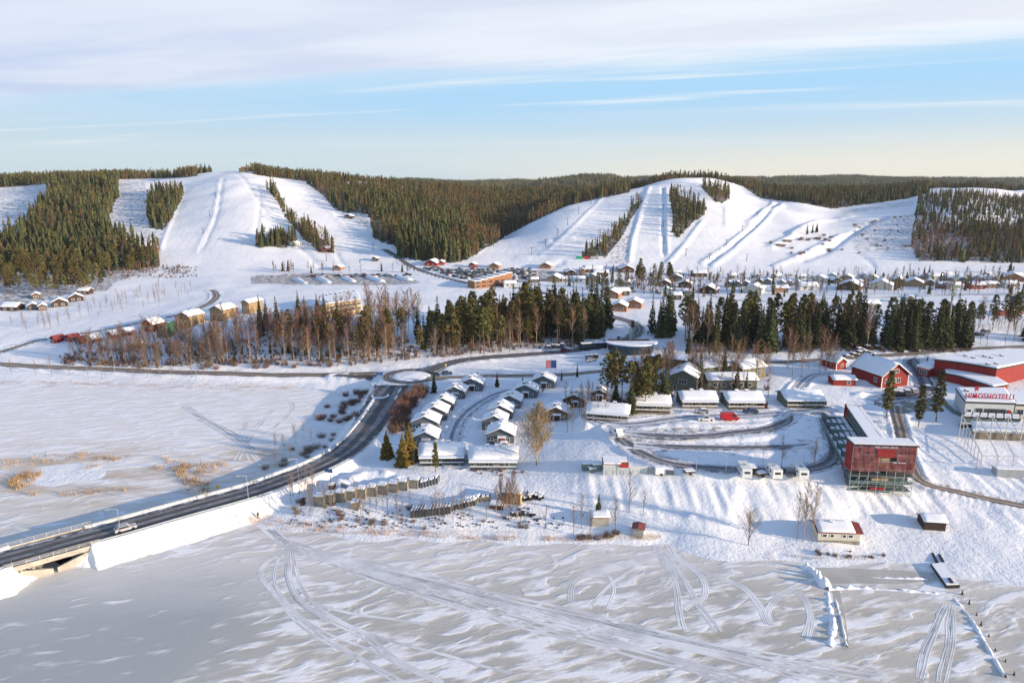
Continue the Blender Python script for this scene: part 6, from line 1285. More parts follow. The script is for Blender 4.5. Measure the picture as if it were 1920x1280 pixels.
# ---- chalets and village houses: px, py, front width in px, side-on, walls, turn, label
V_ = [(1160,584,28,0,M_ORANGE,-14,'orange log chalet with red door, left of the lit pair above the winding road'),(1187,578,30,0,M_ORANGE,-16,'bright orange log chalet, right of the lit pair above the winding road'),(1145,559,28,0,M_ORANGE,-20,'log chalet with glowing orange gable behind the central belt'),(1167,554,26,1,M_DBROWN,6,'dark chalet with a long snowy roof beside the orange gable'),(1142,545,18,1,M_BROWNW,4,'small brown chalet above the orange gable'),
 (1265,562,25,1,M_DBROWN,-3,'low dark chalet between the spruces and the village clump'),(1250,553,20,0,M_PALE,-8,'pale chalet above the low dark one'),(1290,553,19,1,M_GREYW,-4,'grey chalet right of the pale one'),(1284,540,24,0,M_DBROWN,-14,'dark gabled chalet by the village lane'),(1245,538,22,0,M_BROWNW,-12,'brown chalet below the village clump'),(1267,528,24,0,M_GREEN,-10,'green gabled house at the top of the village lane'),(1265,517,22,1,M_CREAM,0,'cream lodge with flat snowy roof at the piste foot'),
 (1175,511,28,0,M_DBROWN,0,'large dark gabled lodge under the middle piste'),(1112,511,34,1,M_DBROWN,0,'long dark lodge with white roof left of the big gable'),(1127,518,26,1,M_DBROWN,0,'low dark building in front of the long lodge'),(1092,512,10,0,M_ORANGE,0,'narrow orange tower house at the end of the long lodge'),(1070,516,18,0,M_DBROWN,8,'dark steep roofed house left of the orange tower'),(1110,527,24,0,M_GREYB,-14,'grey house with bluish roof in front of the lodges'),(1085,530,22,1,M_PALE,0,'pale low house at the front of the lodges'),(1037,529,26,0,M_YELLOW,-16,'yellow gabled house behind the central belt'),(1000,530,18,1,M_BROWNW,0,'brown low house left of the yellow gable'),(956,539,22,1,M_PALE,8,'pale house right of the stepped orange apartments'),(1062,529,18,1,M_GREYB,0,'grey house right of the yellow gable'),
 (1312,519,26,1,M_DBROWN,0,'dark ski lodge with double roof right of the village lane'),(1326,551,30,0,M_DBROWN,-25,'dark chalet with dark gable beside the lower village road'),(1170,536,20,1,M_GREYW,2,'bluish grey house behind the village pines'),
 (1366,538,15,0,M_GREYW,-20,'first blue grey row house on the left of the village'),(1381,538,15,0,M_GREYW,-20,'second blue grey row house in the terrace'),(1396,537,14,0,M_GREYW,-20,'third blue grey row house in the terrace'),(1422,533,14,0,M_GREYW,-20,'blue grey house left of a pair behind the yellow gable'),(1438,533,14,0,M_GREYW,-20,'blue grey house right of a pair behind the yellow gable'),(1411,550,32,0,M_CREAM,-30,'cream house with yellow gable and wide bluish roof'),
 (1464,536,15,0,M_GREYB,-22,'first grey row house with white roof, middle of the village'),(1478,536,15,0,M_GREYB,-22,'second grey row house with white roof'),(1493,536,15,0,M_GREYB,-22,'third grey row house with sunlit white roof'),(1465,548,25,1,M_ORANGE,2,'low house with a bright orange front'),(1516,544,33,1,M_PALE,0,'long pale house with white roof and pillared front'),(1535,530,24,0,M_CREAM,-30,'cream house with steep bluish roof behind the long pale house'),(1592,544,38,0,M_BROWNW,-32,'brown house with a big bluish roof beside the single spruce'),(1586,528,22,0,M_YELLOW,-30,'yellow gabled house behind the brown one'),
 (1632,528,22,0,M_PALE,-30,'pale house behind the large cream pair'),(1651,543,38,0,M_CREAM,-30,'large cream house with yellow front under a bluish roof'),(1683,536,30,0,M_YELLOW,-30,'ochre house with brown gable right of the cream house'),(1713,538,30,0,M_YELLOW,-30,'yellow gabled house with wide roof beside a round bush'),(1755,525,26,1,M_PALE,0,'pale low house with sunny roof by the lane'),(1790,529,30,1,M_GREYB,0,'grey house with white roof under the crag'),(1804,532,20,0,M_GREYW,-12,'blue grey gabled house beside the mast top'),(1850,529,26,1,M_PALE,-4,'white house with a dark dormer'),(1862,531,18,0,M_GREYB,-12,'grey gabled house next to the white one'),(1900,528,34,0,M_ORANGE,-28,'house with an orange lit gable at the right end of the village'),(1897,540,28,1,M_PALE,0,'long pale garage in front of the orange gable'),(1770,541,20,1,M_BROWNW,0,'low brown house in the front row left of the mast'),(1792,542,22,1,M_PALE,0,'low pale house in the front row right of the mast'),(1834,542,26,1,M_REDW,0,'low red house in the front row'),(1860,540,22,1,M_BROWNW,0,'brown low house right of the red one in the front row'),
 (1634,579,30,1,M_GREYB,2,'grey house with a wide white roof above the eastern belt'),(1705,566,14,0,M_GREYW,0,'small house peeping over the spruces'),(1802,586,18,1,M_BROWNW,0,'low brown house right of the mast'),(1888,592,28,1,M_REDW,6,'long red brown house at the right edge, left half'),(1912,588,26,1,M_REDW,6,'red brown house at the right edge, right half'),(1913,568,20,1,M_BLUE,4,'dark blue roofed building at the right edge'),(1786,641,14,1,M_GREYW,0,'small grey blue shed at the foot of the mast clump'),(1620,523,14,0,M_GREYB,-20,'small grey house at the back of the village'),(1560,523,14,0,M_PALE,-25,'small pale house in the back row'),(1503,524,16,1,M_PALE,0,'pale house in the back row behind the row houses'),(1725,524,16,1,M_GREYB,0,'grey house at the back right below the crag')]
for px, py, wx, sd_, wm, rz, l in V_: fgab(px, py, wx, wm, l, rz, None, 2.6 if wx < 20 else 3.0, 24, 'village_house', 'village houses under the slopes', side=bool(sd_), roofm=M_BLUE if wm is M_BLUE else None, snow=wm is not M_BLUE)
rs_ = np.random.default_rng(77)
for k in range(26):
    px = 1345 + 570*(k + rs_.uniform(.1, .9))/26; py = rs_.uniform(519, 527) if k % 2 else rs_.uniform(529, 541)
    if any(abs(px - v[0]) < v[2]*.5 + 5 and abs(py - v[1]) < 6 for v in V_): continue
    fgab(px, py, rs_.uniform(11, 16), [M_BROWNW, M_GREYB, M_DBROWN, M_PALE][k % 4], ['small brown', 'small grey', 'small dark', 'small pale'][k % 4] + ' house with snowy roof wedged between the larger village houses', -25 + 30*(k % 3), None, 2.5, 26, 'village_house', ['small brown', 'small grey', 'small dark', 'small pale'][k % 4] + ' houses between the larger ones', side=bool(k % 2))
# ---- huts on the shore
o = house('shore_cabin', 1572, 1016, 5.0, 9.0, 2.5, 20, M_CREAM, 'cream shore cabin with a half red, half snowy roof', -4, side=True, roofm=M_REDROOF, chim=((-.3, 5.6, .5, .6),), wins=(('l', 2.0, 1.5, .9, .6), ('l', 3.4, 1.5, .7, .6), ('l', 6.0, 1.5, .7, .6), ('l', 7.6, 1.5, .9, .6)), cat='cabin', snow=False)
mb = MB(); s_ = snow_slab(5.0, 9.0, 2.67, 2.5*math.tan(R(20)), .45, 5, .3); s_.v = [(v[0], 1.6 + v[1]*.80, v[2]) for v in s_.v]; rot_side(s_, 5.0, 9.0).build('snow_layer', M_SNOW, [c for c in o.children if c.name.startswith('roof')][0], smooth=True)
MB().box(-4.5, 4.5, -.25, .02, -1.5, .35).build('plinth', M_CONCD, o)
o = house('shore_hut', 1126, 986, 3.2, 3.9, 2.1, 12, M_CONC, 'small olive hut with red and snowy roof on the shore', 0, side=True, roofm=M_REDROOF, chim=(), cat='hut', over=.25, thick=.2)
house('shore_hut', 1196, 1007, 2.4, 2.6, 2.0, 14, M_CONC, 'tiny tilted roof hut at the edge of the ice', -15, roofm=M_REDROOF, snow=False, cat='hut', over=.3)
house('log_sauna', 1752, 994, 3.6, 4.6, 2.0, 22, M_DBROWN, 'dark log hut with snowy roof at the foot of the bank', -8, side=True, cat='hut', over=.3, wins=(('r', 1.6, 1.0, 1.0, 1.2),))
# ---- kiosk on the car park with stacks beside it
o = thing('white_kiosk', 'white flat roofed kiosk with red corner and snowy roof on the terrace', 'kiosk', at(1155, 889), R(-3))
MB().box(-3.3, 3.1, 0, 4.6, -1, 2.6).build('wall', M_PALE, o); rf = MB().box(-3.4, 3.2, -.1, 4.7, 2.603, 2.75).build('roof', M_REDROOF, o); MB().box(-3.2, 1.2, .0, 4.5, 2.753, 3.2).box(1.2, 3.0, 1.6, 4.5, 2.753, 3.15).build('snow_layer', M_SNOW, rf)
MB().box(.9, 3.25, -.22, -.1, 2.0, 2.8).build('fascia', M_RED, o)
for k in range(11): MB().box(-3.2 + .58*k, -2.72 + .58*k, -.06, .02, -.3, 1.9).build('board', M_PALE, o)
for k, (px, py, wd, hh, l) in enumerate([(1101,882,2.6,1.8,'dark covered stack of crates left of the white kiosk'),(1120,884,2.4,1.9,'second covered stack right beside the white kiosk'),(1112,886,1.8,1.1,'low dark crate in front of the covered stacks')]):
    tag(MB().box(-wd/2, wd/2, 0, 2.2, -.5, hh, 0).box(-wd/2 - .05, wd/2 + .05, -.05, 2.25, hh, hh + .25, 1).build('covered_stack', [M_GSTEEL, M_SNOW], None, at(px, py), R(8*k)), l, 'crate')
# ---------------------------------------------------------------- bridge and causeway furniture
S, wd_ = ROADS['causeway_road']; B0, B1 = BRIDGE_S
P0, P1 = Vector(S[B0]), Vector(S[B1]); bd = P1 - P0; BL = bd.length; ba = math.atan2(bd.y, bd.x)
br = thing('road_bridge', 'concrete road bridge with pale railing over the dark gap in the causeway', 'bridge', (P0.x, P0.y, 0), ba)
z = P0.z; hw = wd_/2 + .9
MB().box(-1.5, BL + 1.5, -hw, hw, z - .75, z - .06).build('deck', M_CONC, br)
MB().box(-1.5, BL + 1.5, -hw - .12, -hw - .004, z - .8, z + .28).build('edge_beam', M_CONC, br); MB().box(-1.5, BL + 1.5, hw + .004, hw + .12, z - .8, z + .28).build('edge_beam', M_CONC, br)
for y in (-3, 0, 3): MB().box(-1, BL + 1, y - .35, y + .35, z - 1.7, z - .753).build('girder', M_CONCD, br)
for x in (BL*.24, BL*.76):
    for y in (-3.2, 3.2): MB().bar((x, y, -1), (x, y, z - 1.72), .4, 8).build('pier', M_CONC, br)
for x, s in ((1.0, -1), (BL - 1.0, 1)):
    MB().box(x - .5, x + .5, -hw + .1, hw - .1, -1, z - .76).build('abutment', M_CONC, br)
    for y in (-1, 1): MB().add([(x, y*(hw + .02), -1), (x, y*(hw + .5), -1), (x - s*5.5, y*(hw + .5), -1), (x - s*5.5, y*(hw + .02), -1), (x, y*(hw + .02), z - .85), (x, y*(hw + .5), z - .85), (x - s*5.5, y*(hw + .5), 1.0), (x - s*5.5, y*(hw + .02), 1.0)], [(0, 1, 2, 3), (4, 5, 6, 7), (0, 1, 5, 4), (1, 2, 6, 5), (2, 3, 7, 6), (3, 0, 4, 7)]).build('wing_wall', M_CONC, br)
for s in (-1, 1):
    y = s*(hw + .06); n_ = int(BL/2)
    for zz in (.62, .95, 1.2): MB().bar((-1.5, y, z + zz), (BL + 1.5, y, z + zz), .03).build('railing', M_CREAM, br)
    for k in range(n_ + 1): MB().bar((BL*k/n_, y, z + .25), (BL*k/n_, y, z + 1.2), .035).build('railing_post', M_CREAM, br)
def rail(i0, i1, off, label):
    Q = S[i0:i1:2]; Tn = np.gradient(Q[:, :2], axis=0); Tn /= np.linalg.norm(Tn, axis=1)[:, None]; Nn = np.c_[-Tn[:, 1], Tn[:, 0]]
    L_ = np.c_[Q[:, :2] + Nn*off, Q[:, 2]]; o = thing('guard_rail', label, 'guard rail', tuple(L_[0])); b = Vector(L_[0]); mb, mp = MB(), MB()
    for k in range(len(L_) - 1):
        a, c = Vector(L_[k]) - b, Vector(L_[k+1]) - b; mb.add([a + Vector((0, 0, .45)), c + Vector((0, 0, .45)), c + Vector((0, 0, .75)), a + Vector((0, 0, .75))], [(0, 1, 2, 3)])
        if k % 2 == 0: mp.bar(a + Vector((0, 0, -.4)), a + Vector((0, 0, .72)), .05)
    mb.build('rail', M_STEEL, o); tag(mp.build('posts', M_STEEL, o), kind='stuff')
n_ = len(S); rail(B1, int(n_*.80), 4.75, 'guard rail along the bay side of the causeway'); rail(B1, int(n_*.72), -4.75, 'guard rail along the lake side of the causeway')
rail(2, B0, 4.75, 'guard rail on the bay side at the near end of the causeway'); rail(2, B0, -4.75, 'guard rail on the lake side at the near end of the causeway')
M_WATER = mat('dark open water', (0.012, 0.016, 0.018), 0.05, .1, spec=.5)
def ice_patch(name, pts, m, z=.006, kind='structure'):
    P = [wp(x, y, z) for x, y in pts]; mb = MB(); mb.add([Vector((p.x, p.y, z)) for p in P], [tuple(range(len(P)))]); return tag(mb.build(name, m), kind=kind)
ice_patch('open_water', [(100,1048),(118,1043),(135,1042),(152,1040),(150,1050),(138,1056),(120,1062),(112,1058),(104,1053)], M_WATER); ice_patch('open_water', [(44,1074),(62,1071),(72,1074),(70,1082),(62,1086),(52,1080)], M_WATER)
M_CLEAR = mat('swept ice', (0.47, 0.455, 0.41), .6, .12, .15); ice_patch('swept_ice', [(1530,1063),(1600,1065),(1700,1069),(1752,1073),(1758,1088),(1680,1094),(1600,1093),(1560,1094),(1535,1080)], M_CLEAR, .004)
ice_patch('swept_ice', [(1560,1106),(1574,1106),(1586,1160),(1592,1216),(1578,1218),(1568,1160)], M_CLEAR, .005)
def snowbank(pts, wid, h, label, seed, name='snow_bank'):
    P = np.array([list(wp(x, y, 0))[:2] for x, y in pts]); S_ = catmull(P, .22); Tn = np.gradient(S_, axis=0); Tn /= np.linalg.norm(Tn, axis=1)[:, None]; Nn = np.c_[-Tn[:, 1], Tn[:, 0]]; K = 9; V = []
    for k in range(K):
        a = -1 + 2*k/(K-1); wv = .62*wid*(.6 + .9*vnoise(np.arange(len(S_))/7., np.zeros(len(S_)), seed)); q = S_ + Nn*(a*wv)[:, None]
        z = h*(1 - a*a)*(.10 + 2.6*vnoise(q[:, 0]/.7, q[:, 1]/.7, seed + 1)*vnoise(np.arange(len(S_))/5., np.zeros(len(S_)) + 3, seed)**1.5); V.append(np.c_[q, z - .03])
    V = np.stack(V, 1).reshape(-1, 3); V = V.reshape(len(S_), K, 3)[:, ::-1].reshape(-1, 3)
    return tag(link(name, grid_mesh(name, V, K, len(S_), M_SNOWC)), label, 'snow bank')
snowbank([(1500,1062),(1522,1068),(1536,1085),(1552,1104)], 1.5, 1.0, 'thick snow bank heaped at the corner of the swept ice', 3)
snowbank([(1552,1108),(1556,1140),(1562,1170),(1556,1212)], 1.0, .8, 'lumpy snow bank running towards the viewer beside the swept lane', 5)
snowbank([(1552,1104),(1610,1102),(1680,1106),(1760,1112)], .7, .45, 'low snow bank along the near edge of the swept ice', 7)
snowbank([(1630,1082),(1700,1084),(1738,1086)], .4, .25, 'thin snow ridge in the middle of the swept ice', 9)
snowbank([(1788,1120),(1820,1160),(1850,1210),(1885,1270)], .5, .35, 'thin snow ridge beside the row of spruce twigs', 11)
snowbank([(1566,1120),(1578,1165),(1588,1212)], .3, .35, 'short snow ridge right of the swept lane', 13)
# jetty frozen into the ice
c4_ = [wp(1745, 1056, .6), wp(1768, 1054, .6), wp(1800, 1097, .6), wp(1775, 1098, .6)]; jc = sum(c4_, Vector())/4; jb = Vector((jc.x, jc.y, 0))
j = thing('jetty', 'dark edged floating jetty with snow on its deck, frozen in the ice', 'jetty', jb); R_ = [p - jb for p in c4_]
def slabq(R_, s, z0, z1):
    q = [Vector((p.x*s, p.y*s, 0)) for p in R_]; mb = MB(); mb.add([p + Vector((0, 0, z0)) for p in q] + [p + Vector((0, 0, z1)) for p in q], [(0, 1, 5, 4), (1, 2, 6, 5), (2, 3, 7, 6), (3, 0, 4, 7), (4, 5, 6, 7), (3, 2, 1, 0)]); return mb
slabq(R_, 1, -.3, .6).build('hull', M_BLACK, j); slabq(R_, .93, .603, .78).build('snow_layer', M_SNOW, j); slabq([p*.2 + (R_[2] + R_[3])*.33 for p in R_], 1, .783, 1.0).build('hatch', M_BLACK, j)
for a, b in (((1747,1036),(1757,1054)), ((1758,1036),(1768,1053))): p, q = wp(*a, .35) - jb, wp(*b, .35) - jb; MB().box(-.35, .35, 0, (q - p).length, -.2, .45, math.atan2((q - p).y, (q - p).x) - math.pi/2, 0) if False else MB().bar(p, q, .35).build('gangway_float', M_BLACK, j)
TWIG = m_spruce(2.0, .24, .1, 7, 6, L_SPRUCE)
for k, (x, y) in enumerate([(1804,1114),(1817,1132),(1831,1153),(1839,1172),(1854,1193),(1866,1219),(1885,1240),(1901,1265)]):
    tag(link('spruce_twig', TWIG, None, wp(x, y, 0), U(0, 6), U(.3, .5)), 'cut spruce top stuck in the ice to mark the track', 'marker', 'spruce tops marking the track')
# ---------------------------------------------------------------- street lamps, signs, masts
def lamp(px, py, hpx, label, turn=0.0, group='street lamps'):
    p = at(px, py); h = hpx*(p.y*CP + (CAM_H - p.z)*SP)/FPX; o = thing('street_lamp', label, 'street lamp', p, R(turn), group)
    MB().bar((0, 0, -.5), (0, 0, h), .06, 6, 0, .045).build('pole', M_STEEL, o); MB().bar((0, 0, h - .05), (-1.6, 0, h + .35), .05).build('arm', M_STEEL, o); MB().box(-2.3, -1.5, -.14, .14, h + .26, h + .40).build('lamp_head', M_GREYB, o); return o
for a in [(226,1000,50,'street lamp by the silver car on the causeway',30),(466,938,50,'street lamp at the land end of the causeway rail',30),(560,905,48,'street lamp beside the sandy road bend',40),(216,700,36,'street lamp on the shore road below the red hut',90),(368,706,32,'street lamp on the shore road left of the birch grove',90),(757,692,32,'street lamp at the left of the roundabout',0),(777,700,34,'street lamp at the top of the roundabout island',0),(880,700,34,'street lamp right of the roundabout',0),(1112,792,40,'street lamp in front of the leftmost green cottage',0),
          (1162,655,40,'street lamp at the bend by the advertising pylon',0),(1430,866,34,'street lamp in the middle of the car park',0),(1505,880,40,'street lamp at the right of the car park',180),(1305,885,42,'street lamp at the lower edge of the car park',0),(1178,893,52,'lamp post right of the white kiosk',0),(1360,894,44,'lamp post left of the caravans',0),(645,742,36,'street lamp beside the slip lane by the bay',0)]: lamp(*a)
def sign(px, py, hpx, w_, hh, m, label, legs=1, turn=0, m2=None, name='road_sign', cat='sign'):
    p = at(px, py); h = hpx*(p.y*CP + (CAM_H - p.z)*SP)/FPX; o = thing(name, label, cat, p, R(turn))
    for k in range(legs): x = 0 if legs == 1 else -w_*.4 + w_*.8*k/(legs - 1); MB().bar((x, 0, -.5), (x, 0, h), .06).build('post', M_STEEL, o)
    MB().box(-w_/2, w_/2, -.12, -.065, h - hh, h).build('panel', m, o)
    if m2: MB().box(.02, w_/2 - .1, -.15, -.123, h - hh + .1, h - .1).build('print', m2, o)
    return o
sign(617, 888, 10, 2.4, 1.0, M_BLUE, 'blue direction sign beside the causeway road', 2, -20); sign(409, 918, 10, .8, .9, mat('yellow sign face', (.75, .55, .05), .5, .05), 'yellow warning sign on the bay bank')
sign(1033, 704, 30, 4.2, 3.2, mat('pink hoarding', (.5, .2, .2), .6, .1), 'advertising hoarding on a post, half pink, half dark blue', 2, 0, M_BLUE, 'billboard'); sign(1110, 650, 14, 7.5, 2.6, mat('pale blue board', (.38, .5, .62), .6, .1), 'wide pale blue information board by the road curve', 3)
sign(1160, 648, 18, 1.8, 2.4, M_BLUE, 'blue motorway style sign by the road curve', 2); sign(712, 706, 9, 2.6, 1.2, M_BLUE, 'small blue direction sign before the roundabout', 2); sign(470, 699, 9, .7, .9, M_WHITE, 'small white sign by the shore road', 1)
sign(836, 690, 8, .7, .8, mat('yellow sign face', (1, 1, 1)), 'small yellow traffic sign right of the roundabout', 1)
def mast(px, py, hpx, r, label, name='mast'):
    p = at(px, py); h = hpx*(p.y*CP + (CAM_H - p.z)*SP)/FPX; o = thing(name, label, 'mast', p)
    MB().bar((0, 0, -1), (0, 0, h*.62), r, 6, 0, r*.8).build('lower_section', M_GREYB, o); MB().bar((0, 0, h*.62), (0, 0, h), r*1.1, 6, 0, r*.7).build('upper_section', M_GSTEEL, o)
    for f in (.7, .8, .9): MB().box(-r*2, r*2, -r*1.5, -r, h*f - .8, h*f + .8).build('antenna', M_GSTEEL, o)
mast(1773, 650, 142, .42, 'tall slim telecom mast rising over the eastern spruces'); mast(13, 336, 40, .8, 'thin mast on the skyline at the left edge')
# lift pylons and hoardings on the slopes
def pylon(px, py, hpx, label, group='lift pylons'):
    p = at(px, py); h = hpx*(p.y*CP)/FPX; o = thing('lift_pylon', label, 'lift pylon', p, R(U(-30, 30)), group); MB().bar((0, 0, -1), (0, 0, h), .28, 5, 0, .2).build('pole', M_BLACK, o); MB().box(-1.6, 1.6, -.15, .15, h - .3, h).build('cross_arm', M_BLACK, o)
for x, y in [(1108,383),(1085,402),(1064,422),(1045,443),(1023,462),(997,478)]: pylon(x, y, 14, 'dark lift pylon on the shaded left flank of the right hill', 'lift pylons on the left flank')
for x, y in [(1243,365),(1243,395),(1244,425),(1245,455)]: pylon(x, y, 11, 'small lift pylon beside the trench of the middle piste', 'lift pylons on the middle piste')
for x, y in [(1445,384),(1420,408),(1392,434),(1362,460),(1330,486)]: pylon(x, y, 11, 'lift pylon along the double ridge of the right hill', 'lift pylons on the double ridge')
for x, y in [(405,372),(393,405),(381,438)]: pylon(x, y, 10, 'lift pylon along the groove of the left main piste', 'lift pylons on the left piste')
for x, y in [(1286,480),(1400,490),(925,462),(612,490),(700,470)]: pylon(x, y, 14, 'floodlight mast on the lower slopes', 'floodlight masts')
for k, (x0, x1, m_, l) in enumerate([(1080,1092,mat('green hoarding', (.02,.28,.15), .5, .1),'green advertising hoarding at the piste foot'),(1095,1104,M_RED,'red advertising hoarding next to the green one'),(1107,1119,M_GREYB,'grey advertising hoarding in the middle of the row'),(1121,1131,M_PALE,'white advertising hoarding at the right end of the row')]):
    p, q = at(x0, 486), at(x1, 486); o = thing('hoarding', l, 'hoarding', p); W_ = (q - p).length; MB().box(0, W_, -.1, .1, .3, 2.6).build('panel', m_, o); MB().bar((.3, .15, -.8), (.3, .15, 2.4), .08).bar((W_ - .3, .15, -.8), (W_ - .3, .15, 2.4), .08).build('posts', M_WOODD, o)
# ---------------------------------------------------------------- vehicles
PAINT = {n: mat('car paint ' + n, c, .3, .04, spec=.5) for n, c in dict(white=(.72, .72, .72), silver=(.42, .42, .43), tan=(.45, .36, .26), red=(.45, .012, .018), blue=(.05, .09, .17), black=(.016, .016, .018), grey=(.12, .125, .13), darkred=(.18, .015, .02), green=(.03, .07, .05)).items()}
def car_meshes(kind):
    L, W, H = dict(car=(4.4, 1.8, 1.45), suv=(4.6, 1.9, 1.7), van=(5.4, 2.0, 2.3), bus=(5.2, 2.0, 2.1), pickup=(5.0, 1.85, 1.75))[kind]
    z0 = .32; h1 = .86 if kind in ('car', 'suv', 'pickup') else .95
    body = MB(); lo = [(-L/2, z0), (L/2 - .1, z0), (L/2, z0 + .25), (L/2 - .05, h1 - .12), (L/2 - .35, h1)]
    if kind in ('car', 'suv'): prof = lo + [(L*.22, h1 + .02), (L*.08, H), (-L*.30, H - .02), (-L*.46, h1 + .05), (-L/2, h1 - .05)]; glass = [(L*.20, h1 + .05), (L*.075, H - .09), (-L*.28, H - .1), (-L*.42, h1 + .05)]
    elif kind == 'pickup': prof = lo + [(L*.22, h1 + .02), (L*.10, H), (-L*.14, H), (-L*.16, h1 + .1), (-L/2, h1 + .1)]; glass = [(L*.20, h1 + .05), (L*.09, H - .09), (-L*.12, H - .1), (-L*.13, h1 + .05)]
    else: prof = lo + [(L*.36, h1 + .18), (L*.24, H), (-L/2 + .06, H), (-L/2, H - .15)]; glass = [(L*.34, h1 + .22), (L*.235, H - .25), (L*.08, H - .25), (L*.08, h1 + .18)]
    body.prism(prof, -W/2, W/2); gl = MB(); gl.prism(glass, -W/2 - .012, W/2 + .012)
    fw = MB(); a, b = (glass[0][0] + .035, glass[0][1]), (glass[1][0] + .035, glass[1][1]); fw.add([(a[0], -W*.42, a[1]), (a[0], W*.42, a[1]), (b[0], W*.40, b[1]), (b[0], -W*.40, b[1])], [(0, 1, 2, 3)])
    rw = MB(); 
    if kind in ('car', 'suv'): rw.add([(-L*.44 - .06, -W*.4, h1 + .1), (-L*.44 - .06, W*.4, h1 + .1), (-L*.305 - .06, W*.38, H - .1), (-L*.305 - .06, -W*.38, H - .1)], [(0, 1, 2, 3)])
    else: rw.add([(-L/2 - .015, -W*.36, h1 + .3), (-L/2 - .015, W*.36, h1 + .3), (-L/2 + .02, W*.36, H - .3), (-L/2 + .02, -W*.36, H - .3)], [(0, 1, 2, 3)])
    wh = MB().bar((0, -.11, 0), (0, .11, 0), .33, 10); hl = MB().box(L/2 - .06, L/2 + .01, -.18, .18, .58, .74); tl_ = MB().box(-L/2 - .012, -L/2 + .05, -.14, .14, .6, .82)
    return dict(L=L, W=W, H=H, body=body, gl=gl.mesh('side_window', M_GLASS), fw=fw.mesh('windscreen', M_GLASS), rw=rw.mesh('rear_window', M_GLASS), wh=wh.mesh('wheel', M_RUBBER), hl=hl.mesh('headlight', M_LAMP), tl=tl_.mesh('tail_light', M_TAIL))
CARM = {}
def car(px, py, kind, paint, label, rz=0, snow=0.0, group=None, name=None, base=None, detail=True):
    m = CARM.setdefault(kind, car_meshes(kind)); p = base or at(px, py); o = thing(name or dict(car='parked_car', suv='parked_car', van='delivery_van', bus='van', pickup='pickup_truck')[kind], label, {'car': 'car', 'suv': 'car', 'van': 'van', 'bus': 'van', 'pickup': 'pickup truck'}[kind], (p.x, p.y, p.z + .06), R(rz), group)
    link('body', cached(('body', kind, paint), lambda: m['body'].mesh('body', PAINT[paint])), o); link('side_window', m['gl'], o); link('windscreen', m['fw'], o); link('rear_window', m['rw'], o)
    for x in (-.31, .31):
        for s in (-1, 1): link('wheel', m['wh'], o, (x*m['L'], s*(m['W']/2 - .1), .33))
    if detail:
        for s in (-1, 1): link('headlight', m['hl'], o, (0, s*m['W']*.34, 0)); link('tail_light', m['tl'], o, (0, s*m['W']*.38, 0))
    if snow: link('snow_layer', cached(('carsnow', kind, snow), lambda: MB().box(-m['L']*.30, m['L']*.09, -m['W']*.42, m['W']*.42, m['H'] + .003, m['H'] + snow).box(m['L']*.26, m['L']*.46, -m['W']*.42, m['W']*.42, .885, .885 + snow*.7).mesh('snow_layer', M_SNOW)), o)
    return o
road_rz = math.degrees(ba)
k_ = int(np.argmin(np.abs(to_px(S[:, 0], S[:, 1], S[:, 2])[0] - 230))); tdir = S[k_+3] - S[k_]; nrm_ = Vector((-tdir[1], tdir[0], 0)).normalized()
car(0, 0, 'car', 'silver', 'silver car driving on the causeway by the street lamp', math.degrees(math.atan2(tdir[1], tdir[0])), base=Vector(S[k_]) - nrm_*1.9, name='car')
for a in [(838,702,'car','blue','dark blue car leaving the roundabout on the right',15,0),(1060,659,'car','darkred','red car on the upper road by the signs',20,0),(1150,651,'car','grey','grey car on the bend below the advertising pylon',30,0),
          (1102,671,'car','blue','left car of a row of three in the small lot by the road',80,.1),(1110,670.5,'car','grey','middle car of a row of three in the small lot by the road',80,.1),(1118,670,'car','black','right car of a row of three in the small lot by the road',80,.1),(1108,677,'car','silver','silver car on the lane below the row of three',20,0),
          (1030,654,'car','blue','dark car at the left of the snowy roadside yard',10,.15),(1038,652,'suv','black','black car in the snowy roadside yard',80,.12),(1046,652,'car','grey','grey car right of the black one in the roadside yard',80,.2),(1054,650,'suv','blue','blue car at the right of the roadside yard',80,.15),
          (1316,774,'car','silver','silver car below the third green cottage',175,.08),(1407,774,'suv','blue','dark blue estate car below the fourth green cottage',178,0),(1323,788,'pickup','white','white pickup parked in front of the red van',178,0),(1368,787,'van','red','bright red delivery van on the car park',0,0),(1433,762,'suv','darkred','dark red car beside the fourth green cottage',70,0),
          (1156,814,'bus','white','white van at the left end of the car park',-68,0),(1479,889,'car','grey','dark grey car between two caravans',80,0),(941,837,'car','white','white car below the cottage with the red door',178,.1),(1540,757,'car','black','dark car beside the lone green cottage',85,.2),
          (1675,740,'suv','black','left black car under the snow mound before the red house',80,.25),(1687,740,'car','black','middle black car before the red house',80,.25),(1699,739,'suv','grey','right dark car before the red house',80,.25),(1738,729,'car','blue','blue car by the red entrance pavilion',80,.1),(1627,706,'car','silver','silver snow covered car left of the large red house',20,.25),(1712,735,'car','silver','pale car in the hotel yard',85,.1),
          (1590,672,'car','grey','grey snowed in car behind the red shed',10,.25),(1602,668,'car','black','black snowed in car, left in the upper lot behind the red house',15,.2),(1613,665,'suv','grey','dark snowed in car, second in the upper lot',15,.25),(1624,663,'car','black','black snowed in car, third in the upper lot',15,.25),(1612,658,'car','blue','dark blue snowed in car at the back of the upper lot',15,.25),(1628,655,'suv','black','black snowed in car under the spruces of the upper lot',10,.25),(1646,655,'suv','black','black car at the right end of the upper lot',0,.1),
          (1816,624,'car','grey','grey snow covered car on the field right of the mast',10,.25),(1836,629,'car','black','dark snow covered car on the field right of the mast',10,.25),(1848,623,'car','blue','blue snow covered car at the back of the field right of the mast',10,.25)]:
    car(*a)
car(1790, 790, 'car', 'grey', 'grey car beside the retaining wall of the hotel', 60, .2) if False else None
